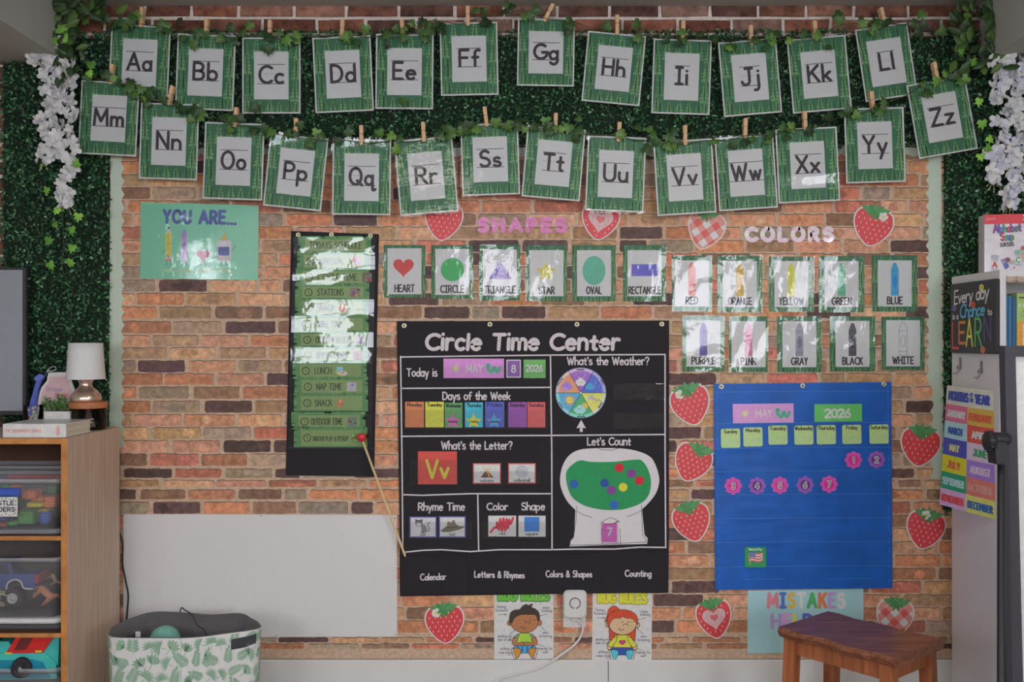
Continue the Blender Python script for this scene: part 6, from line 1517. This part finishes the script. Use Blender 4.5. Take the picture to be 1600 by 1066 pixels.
m.add(A+[a+Vector((-.004, .004, 0)) for a in A], [tuple(range(n)), tuple(reversed(range(n, 2*n)))]+[(i, (i+1) % n, n+(i+1) % n, n+i) for i in range(n)], c(52, 52, 56, .9)); m.build('handle', tF)
m = MB(); m.ball((rimx(233, 993).x, CEN.y+.02, .335), .052, c(98, 150, 138, .5), 24, 16); o = m.build('ball'); tag(o, 'teal ball lying inside the fabric bin', 'ball')
m = MB(); a = rimx(195, 994); m.box((a.x-.004, CEN.y-.03, .33), (a.x+.012, CEN.y-.026, .382), c(180, 184, 190, .4)); m.box((a.x-.026, CEN.y-.05, .33), (a.x-.008, CEN.y-.02, .372), c(44, 44, 48)); tag(m.build('small_gadget'), 'small black and white gadget at the left inside the fabric bin', 'gadget')
CBL = c(36, 34, 38, .5); m = MB()
m.tube([Vector(q) for q in spline([tuple(q) for q in (rimx(280, 957.5)+Vector((0, .012, -.15)), rimx(280, 957.5)+Vector((0, .01, .002)), rimx(290, 958)+Vector((0, 0, .008)), rimx(303, 962)+Vector((0, -.012, .003)), rimx(311, 974)+Vector((0, -.02, 0)), rimx(316, 990)+Vector((0, .03, -.004)), rimx(320, 1000)+Vector((0, .06, -.06)))], n=5)], .0022, CBL, 8)
tag(m.build('black_cord'), 'thin black cord hanging over the back rim into the fabric bin', 'cord')
m = MB(); m.tube([wp(x, y, o) for x, y, o in [(a_, b_, .012) for a_, b_ in spline([(184, 826), (188, 836), (192, 850), (191.5, 880), (196, 905), (200.5, 930), (199, 955), (197, 985), (197, 1040)], n=5)]], .0028, CBL, 8)
tag(m.build('black_cord'), 'black cord running down the wall between bookcase and white sheet', 'cord')

# ================================================================ STOOL
WS = ramp_mat('acacia', [(.2, (66, 38, 28)), (.45, (96, 58, 42)), (.62, (116, 74, 52)), (.8, (138, 96, 72))], .38, 'noise', (7, 90, 90), detail=6, coat=.2)
WL = ramp_mat('acacia_leg', [(.25, (104, 58, 36)), (.75, (142, 86, 54))], .45, 'noise', (60, 60, 6), detail=5, coat=.1)
zs = .45; kk = (CAM_Z-zs)*FPX
def sp(px, py): d = kk/(py-533); return Vector(((px-800)*d/FPX, -CAM_D+d, 0))
BL, LF, RFc, RBc = sp(1281, 953.5), sp(1223, 984), sp(1409, 1034), sp(1467, 993)
tZ = thing('stool', 'small reddish wooden stool with a live-edge rectangular seat in front of the wall', 'stool', ((BL+RFc)/2))
U = (RFc-LF).normalized(); Wd = (BL-LF).normalized(); cen = (BL+LF+RFc+RBc)/4; Lh = (RFc-LF).length/2; Wh = (BL-LF).length/2
Wd = Vector((-U.y, U.x, 0));
def S3(u, w, z): return cen+U*u+Wd*w+Vector((0, 0, z))
m = MB(); n = 20; r = random.Random(6); top_ = []; low_ = []; mid_ = []
for side in (-1, 1):
    for i in range(n+1):
        u = (-Lh+2*Lh*i/n)*(-side); wv = .006*math.sin(i*.7+side)+r.uniform(-.0015, .0015)
        top_.append(S3(u, side*(Wh-.006+wv), zs)); mid_.append(S3(u, side*(Wh+.004+wv*1.5), zs-.012)); low_.append(S3(u, side*(Wh-.008+wv), zs-.03))
n2 = len(top_)
m.add(top_+mid_+low_, [tuple(range(n2)), tuple(reversed(range(2*n2, 3*n2)))]+[(i*n2+(j+1) % n2, i*n2+j, (i+1)*n2+j, (i+1)*n2+(j+1) % n2) for i in range(2) for j in range(n2)], WS, False)
so = m.build('seat', tZ)
lg = .019
lu, lw = Lh-.035, Wh-.032
for su in (-1, 1):
    for sw in (-1, 1):
        m = MB(); P = []
        for z, e in ((0, .012), (zs-.03, 0)):
            for a, b2 in ((-1, -1), (1, -1), (1, 1), (-1, 1)): P.append(S3(su*(lu+e)+a*lg, sw*(lw+e)+b2*lg, z))
        m.add(P, [(3, 2, 1, 0), (4, 5, 6, 7), (0, 1, 5, 4), (1, 2, 6, 5), (2, 3, 7, 6), (3, 0, 4, 7)], WL); m.build('leg', tZ)
for sw in (-1, 1):
    m = MB(); P = [S3(u, sw*lw+d, z) for u in (-lu+lg, lu-lg) for d in (-.009, .009) for z in (zs-.078, zs-.03)]; m.add(P, [(0, 1, 3, 2), (4, 6, 7, 5), (0, 4, 5, 1), (2, 3, 7, 6), (0, 2, 6, 4), (1, 5, 7, 3)], WL); m.build('apron', tZ)
for su in (-1, 1):
    m = MB(); P = [S3(su*lu+d, w, z) for w in (-lw+lg, lw-lg) for d in (-.009, .009) for z in (zs-.078, zs-.03)]; m.add(P, [(0, 1, 3, 2), (4, 6, 7, 5), (0, 4, 5, 1), (2, 3, 7, 6), (0, 2, 6, 4), (1, 5, 7, 3)], WL); m.build('apron', tZ)
    m = MB(); P = [S3(su*lu+d, w, z) for w in (-lw+lg, lw-lg) for d in (-.008, .008) for z in (.12, .15)]; m.add(P, [(0, 1, 3, 2), (4, 6, 7, 5), (0, 4, 5, 1), (2, 3, 7, 6), (0, 2, 6, 4), (1, 5, 7, 3)], WL); m.build('stretcher', tZ)

# ================================================================ WHITE SHELF UNIT AT THE RIGHT
SX = 1.611; SYF = -.403; SYB = -.055; SZ = 1.585; SX2 = 2.50; th = .022
SWM = c(176, 174, 176, .4, mott=.015); t = thing('shelf_unit', 'tall white shelf unit at the right edge with its side facing the room', 'shelf', ((SX+SX2)/2, SYF/2, 0))
m = MB(); m.box((SX, SYF, 0), (SX+th, SYB, SZ), SWM, .0012)
for y, z in ((-.06, SZ-.012), (-.28, SZ-.012)): m.lathe([(0, .0015), (.006, .0012), (.007, 0)], (SX, y, z), c(200, 200, 204), 12, axis='X')
m.build('side_panel', t)
m = MB(); m.box((SX2-th, SYF, 0), (SX2, SYB, SZ), SWM, .0012); m.build('side_panel', t)
m = MB(); m.box((SX+th, SYF, SZ-th), (SX2-th, SYB, SZ), SWM, .0012); m.build('top_panel', t)
m = MB(); m.box((SX+th, SYB-.008, .02), (SX2-th, SYB, SZ-th), SWM); m.build('back_panel', t)
for z in (1.32, .98, .64, .3, .06):
    m = MB(); m.box((SX+th, SYF+.004, z-.018), (SX2-th, SYB-.008, z), SWM, .001); m.build('shelf', t)
m = MB(); gar = c(150, 132, 122, .8)
for i in range(9): m.ball((SX+th+.02+i*.034, SYF+.008, SZ-.030), (.019, .008, .014), gar, 12, 8)
tag(m.build('scalloped_trim'), 'brown scalloped trim under the top edge of the white shelf', 'trim')
bk = SX+th+.006
def book(label, w, h, spine, name='book', extra=None):
    global bk
    t = thing('book', label, 'book', (bk+w/2, SYF+.10, 1.32), 'books on the white shelf'); m = MB(); m.box((bk, SYF+.025, 1.3205), (bk+w, SYF+.2, 1.32+h), c(*spine, .5), .002); m.build('cover', t)
    m = MB(); m.box((bk+.002, SYF+.03, 1.3225+h-.002), (bk+w-.002, SYF+.198, 1.32+h+.0006), PAGES); m.build('pages', t)
    if extra: extra(t, bk, w, h)
    bk += w+.0015
for i in range(3):
    book('slim blue book, %s on the white shelf' % ('first from the left', 'second from the left', 'third from the left')[i], .0125, .186-.006*i, ((60, 104, 140), (52, 92, 128), (44, 82, 116))[i])
def biggie(t, x, w, h):
    m = MB(); pl = Pg((x, SYF+.0245, 1.3205), (1, 0, 0), (0, 0, 1), .001)
    H = h*1000; W = w*1000
    rect(m, pl, .6, -H*.98, W-.6, -H*.5, c(132, 156, 88), .0002); rect(m, pl, .6, -H*.5, W-.6, -2, c(214, 128, 58), .0003)
    for a in (.3, .75): disc(m, pl, W*a, -H*.78, 4.4, 6, c(200, 206, 196), .0006, 14); disc(m, pl, W*a, -H*.78, 1.4, 2, BLK, .0008, 8)
    stroke(m, pl, spline([(W*.2, -H*.64), (W*.5, -H*.58), (W*.8, -H*.62), (W*.6, -H*.7)], n=4), 2, c(90, 120, 130), .0006); rect(m, pl, W*.2, -H*.93, W*.8, -H*.9, c(70, 80, 60), .0006)
    text(m, pl, 'BIGGIE', W*.5+5, -H*.24, 12, 3.2, c(206, 204, 200), .0007, fit=78, rot=90); m.build('spine_print', t)
book('thick green and orange book lettered BIGGIE on the white shelf', .031, .19, (120, 144, 90), extra=biggie)
def orange(t, x, w, h):
    m = MB(); pl = Pg((x, SYF+.0245, 1.3205), (1, 0, 0), (0, 0, 1), .001); rect(m, pl, .6, -h*500, w*1000-.6, -2, c(214, 132, 60), .0003); rect(m, pl, .6, -h*990, w*1000-.6, -h*500, c(84, 148, 164), .0003); m.build('spine_print', t)
book('blue and orange book right of the BIGGIE book', .034, .188, (84, 140, 150), extra=orange)
book('dark teal book at the right edge of the shelf', .03, .18, (50, 100, 110))
# box on top of the shelf
tX = thing('toy_box', 'white and red cardboard toy box of letter sorters on top of the white shelf', 'box', (1.9, -.2, SZ))
def topd(px, py): return at(px, py, -.15)
A = at(1538, 425, -.15); A.z = SZ
Ut = Vector((1, -.18, 0)).normalized(); pl = Pg((A.x, A.y, SZ+.001), Ut, (0, 0, 1), 3.45/FPX)
Wb, Hb = 140, 94; BXW = c(178, 172, 178, .45, coat=.2); REDB = c(184, 40, 52, .45, coat=.2)
m = MB(); slab(m, pl, quad(0, -Hb, Wb, 0), BXW, -.07, 0); m.build('carton', tX)
m = MB(); rect(m, pl, 0, -Hb, Wb, -Hb+15, REDB, .0004); stroke(m, pl, ell(5, -Hb+7, 1.6, 1.6, 10), .6, c(200, 160, 160), .0007, closed=True)
for i in range(5): rect(m, pl, 8+i*1.8, -Hb+6, 9.2+i*1.8, -Hb+7.6, c(206, 150, 150), .0006)
text(m, pl, '2', 58, -Hb+9, 7, 1.2, c(206, 180, 180), .0006)
lc = [c(*q) for q in ((116, 66, 136), (90, 70, 130), (70, 100, 160), (60, 130, 100), (160, 60, 70), (110, 70, 130), (70, 110, 90))]
text(m, pl, 'Alphabet', 33, -Hb+27, 12, 2.1, INK, .0010, fit=41, mats=lc, sp=.14, rot=-3); text(m, pl, 'Alphabet', 33.4, -Hb+27.4, 12, 3.4, c(120, 114, 124), .0007, fit=43, sp=.14, rot=-3)
text(m, pl, 'Soup', 33, -Hb+40, 12, 2.1, INK, .0010, fit=20, mats=[c(*q) for q in ((176, 50, 56), (80, 140, 120), (60, 90, 150), (80, 130, 80))], sp=.14, rot=-3); text(m, pl, 'Soup', 33.4, -Hb+40.4, 12, 3.4, c(120, 114, 124), .0007, fit=21, sp=.14, rot=-3)
text(m, pl, 'SORTERS', 33, -Hb+50, 5.6, 1.1, INK, .0007, fit=21, rot=-3)
def jarp(x, y, lid, L, lcx):
    rect(m, pl, x-5, y-18, x+5, y, c(156, 156, 162), .0005); disc(m, pl, x, y, 5.5, 2.6, c(150, 150, 158), .0006, 14); rect(m, pl, x-4.6, y-12, x+4.6, y-1, c(196, 194, 198), .0007); disc(m, pl, x, y-18, 6, 3, lid, .0008, 14); disc(m, pl, x, y-20, 5.6, 2.4, lid, .0009, 14)
    text(m, pl, L, x, y-2.6, 8, 1.8, lcx, .0010)
jarp(15, -9, c(150, 150, 156), 'A', c(176, 46, 50)); jarp(49, -16, c(120, 150, 136), 'C', c(70, 140, 90)); jarp(58, -22, c(150, 90, 66), 'D', c(186, 92, 64))
gon(m, pl, [(23, -23), (30, -26), (37, -12), (30, -8)], c(130, 120, 150), .0006); disc(m, pl, 34, -23, 4, 4, c(120, 80, 90), .0008, 12); disc(m, pl, 40, -19, 5, 3.4, c(150, 150, 150), .0007, 12); text(m, pl, 'B', 32, -10, 7, 1.6, c(60, 80, 150), .0009)
for x, y, q in ((25, -6, (190, 60, 60)), (36, -7, (170, 130, 90)), (41, -11, (180, 110, 80)), (38, -4, (190, 160, 90))): gon(m, pl, [(x, y), (x+3, y-1.5), (x+4, y+1), (x+1, y+2)], c(*q), .0009)
rect(m, pl, 52, -1.6, Wb, 0, REDB, .0005); m.build('printed_front', tX)

# LEARN sign on the side of the shelf
def onside(px, py, dx=0):
    X = SX-dx; d = X*FPX/(px-800); return Vector((X, -CAM_D+d, CAM_Z+(533-py)*d/FPX))
tN = thing('wall_sign', "black square sign reading 'Every day is a Chance to LEARN' on the shelf side", 'sign', onside(1520, 552))
P1, P2 = onside(1485, 497, .014), onside(1556, 493, .014)
wS = (P2-P1).length; zt_, zb_ = 1.556, 1.307; hS = zt_-zb_
ulen = 72.0; sS = wS/ulen; pl = Pg((SX-.014, P1.y, zt_), (0, -1, 0), (0, 0, 1), sS); Hs = hS/sS
SGN = c(44, 42, 46, .5)
m = MB(); slab(m, pl, rounded(36, Hs/2, 36, Hs/2, 2), SGN, -.0135, 0, c(36, 34, 38, .6)); m.build('board', tN)
m = MB(); WTs = c(196, 194, 198); k = .0006
f_ = Hs/112
text(m, pl, 'Every day', 34, 30*f_, 21*f_, 1.5, WTs, k, fit=56, slant=.15, sp=.12, rot=-3); text(m, pl, 'is a', 9, 57*f_, 10*f_, 1.0, WTs, k, fit=10); text(m, pl, 'Chance', 36, 54*f_, 20*f_, 1.6, c(74, 150, 190), k, fit=40, slant=.15, sp=.1, rot=-2); text(m, pl, 'to', 63.5, 53*f_, 10*f_, 1.0, WTs, k, fit=7)
for ch, x, y, h, q in (('L', 9, 104, 42, (184, 66, 70)), ('E', 20, 96, 33, (208, 108, 62)), ('A', 32, 100, 42, (200, 192, 66)), ('R', 46, 100, 42, (74, 150, 86)), ('N', 60, 92, 36, (76, 70, 106))): text(m, pl, ch, x, y*f_, h*f_, 2.2, c(*q), k, fit=12)
for x, y, q in ((51, 11, (206, 188, 70)), (38, 36, (196, 80, 62)), (7, 39, (96, 88, 140)), (53, 106, (206, 110, 74))): disc(m, pl, x, y*f_, 3.6, 2.6, c(*q), k, 14); disc(m, pl, x, y*f_, 1.4, 1.0, c(*(int(v*.75) for v in q)), k+.0003, 10)
m.build('lettering', tN)
# two clear hooks and the months poster
for px, py, lb in ((1501, 590, 'left clear adhesive hook holding the months poster'), (1534, 596, 'right clear adhesive hook holding the months poster')):
    o = onside(px, py-22); tH = thing('wall_hook', lb, 'hook', onside(px, py), 'clear hooks on the shelf side')
    pl = Pg(o, (0, -1, 0), (0, 0, 1), .001); m = MB(); slab(m, pl, rounded(0, 0, 8, 22, 7), CLEAR, 0, .003); m.build('hook_base', tH)
    m = MB(); m.tube([pl(x, y, z) for x, y, z in ((0, 4, .004), (0, 16, .006), (0, 30, .010), (0, 38, .018), (2, 34, .026))], .0028, c(120, 116, 118, .25, coat=.6), 8); m.tube([pl(-9, 10, .006), pl(2, 18, .012)], .0028, c(96, 88, 92, .4), 8); m.build('hook_arm', tH)
Lt, Rt = at(1478, 602, 0), None
def pt(px, py, d): return Vector(((px-800)*d/FPX, -CAM_D+d, CAM_Z+(533-py)*d/FPX))
q00, q10, q11, q01 = pt(1480, 602, 3.50), pt(1552.5, 611, 3.235), pt(1555.5, 812, 3.225), pt(1468, 788, 3.47)
class Pq:
    """bilinear sheet between four corners; units 0..100 by 0..270"""
    def __call__(s, x, y, k=0):
        u, v = x/100, y/270; p = (q00*(1-u)+q10*u)*(1-v)+(q01*(1-u)+q11*u)*v
        return p+Vector((-1, -.35, 0)).normalized()*(k+.006*math.sin(PI*u)*(1-.4*v))
pl = Pq(); tM = thing('months_poster', "colorful 'MONTHS OF THE YEAR' poster of twelve boxes hanging from hooks on the shelf side", 'poster', (q01+q11)/2)
m = MB()
def grid(x0, y0, x1, y1, mm, k, nx=6, ny=3):
    V = [pl(x0+(x1-x0)*i/nx, y0+(y1-y0)*j/ny, k) for j in range(ny+1) for i in range(nx+1)]; m.add(V, [(j*(nx+1)+i, (j+1)*(nx+1)+i, (j+1)*(nx+1)+i+1, j*(nx+1)+i+1) for j in range(ny) for i in range(nx)], mm, True)
grid(0, 0, 100, 42, c(206, 190, 164, .5), .0006, 12, 3)
MON = [('JANUARY', (204, 96, 122), (206, 190, 196)), ('FEBRUARY', (220, 148, 66), (204, 84, 60)), ('MARCH', (140, 176, 206), (52, 76, 140)), ('APRIL', (204, 72, 58), (206, 186, 190)), ('MAY', (64, 70, 146), (206, 196, 120)), ('JUNE', (206, 162, 196), (60, 130, 90)),
       ('JULY', (222, 172, 40), (180, 84, 60)), ('AUGUST', (136, 106, 172), (186, 160, 200)), ('SEPTEMBER', (42, 132, 96), (150, 200, 190)), ('OCTOBER', (190, 104, 90), (206, 130, 120)), ('NOVEMBER', (194, 142, 184), (190, 66, 66)), ('DECEMBER', (176, 200, 92), (44, 84, 140))]
for i, (s, bg, fg) in enumerate(MON):
    x0 = 50*(i % 2); y0 = 42+38*(i//2); grid(x0, y0, x0+50, y0+38, c(*bg, .5), .0006); text(m, pl, s, x0+25, y0+27, 14, 3, c(*fg), .0016, fit=min(44, 6+len(s)*5.2), sp=.25)
MN = c(56, 72, 140)
text(m, pl, 'MONTHS', 29, 31, 18, 4.4, MN, .0016, fit=48, sp=.28); text(m, pl, 'YEAR', 79, 31, 18, 4.4, MN, .0016, fit=30, sp=.28); text(m, pl, 'OF', 58, 18.5, 8, 1.6, MN, .0016, fit=8); text(m, pl, 'THE', 58.5, 30, 8, 1.6, MN, .0016, fit=9)
m.build('printed_sheet', tM)

# ================================================================ EASEL BOARD AND STAND AT THE RIGHT EDGE
yE = -1.05; dE = CAM_D+yE; sE = dE/FPX
tE = thing('easel_board', 'dark grey framed whiteboard leaning at the right edge of the picture', 'whiteboard', at(1600, 1300, yE))
pE = lambda x, y, dy=0: pt(x, y, dE+dy)
FRM = c(50, 48, 56, .6); m = MB()
def bar(a, b, w, d, mm):
    a, b = Vector(a), Vector(b); t_ = (b-a).normalized(); sd = Vector((t_.z, 0, -t_.x))*w/2; dv = Vector((0, d, 0))
    P = [a-sd, a+sd, b+sd, b-sd]; m.add(P+[p+dv for p in P], [(0, 1, 2, 3), (7, 6, 5, 4), (0, 4, 5, 1), (1, 5, 6, 2), (2, 6, 7, 3), (3, 7, 4, 0)], mm)
bar(pE(1578, 541), pE(1609.5, 1900), 17*sE, .03, FRM); bar(pE(1571, 549, -.001), pE(1840, 549, -.001), 17*sE, .03, FRM); bar(pE(1830, 541), pE(1830, 1900), 16*sE, .03, FRM)
m.build('frame', tE)
m = MB(); m.add([pE(1586, 557, .012), pE(1824, 557, .012), pE(1824, 1890, .012), pE(1614, 1890, .012)], [(3, 2, 1, 0)], c(186, 188, 198, .2, coat=.4)); m.build('white_panel', tE)
m = MB(); bar(pE(1571.5, 690, -.03), pE(1586, 1720, .05), 9*sE, .02, c(38, 38, 42, .5)); m.build('rear_leg', tE)
tG = thing('tripod_stand', 'black metal stand with a clamp knob in front of the months poster', 'stand', pt(1563, 1700, 2.45))
BK = c(26, 26, 30, .5); d0 = 2.45; g_ = d0/FPX
m = MB(); m.tube([pt(1564.5, 726, d0), pt(1562.5, 1720, d0)], 5.8*g_, BK, 16); m.build('pole', tG)
m = MB(); m.lathe([(0, -.03), (10*g_, -.03), (10.4*g_, -.028), (10.4*g_, .020), (9.6*g_, .024), (0, .024)], pt(1561, 686, d0), BK, 22, axis='X'); m.build('clamp', tG)
m = MB()
P = [pt(x, y, d0-.022) for x, y in ((1554, 690), (1573, 692), (1571, 724), (1557.5, 726))]; m.add(P+[p+Vector((0, .044, 0)) for p in P], [(3, 2, 1, 0), (4, 5, 6, 7), (0, 1, 5, 4), (1, 2, 6, 5), (2, 3, 7, 6), (3, 0, 4, 7)], BK); m.build('bracket', tG)
m = MB(); o = pt(1546, 690, d0); R0 = 15*g_; prof = [(0, -.009), (R0*.9, -.009), (R0, -.006), (R0, .007), (R0*.9, .010), (0, .010)]; m.lathe(prof, o, BK, 24, axis='X')
for i in range(12): a = 2*PI*i/12; m.tube([o+Vector((-.007, math.cos(a)*R0, math.sin(a)*R0)), o+Vector((.008, math.cos(a)*R0, math.sin(a)*R0))], .0028, BK, 6)
m.build('knob', tG)
m = MB()
for a in (0, 2.1, 4.2): m.tube([pt(1562.5, 1640, d0), Vector((pt(1562.5, 0, d0).x+.32*math.cos(a), pt(1562.5, 0, d0).y+.32*math.sin(a), .012))], .01, BK, 10)
m.build('tripod_feet', tG)
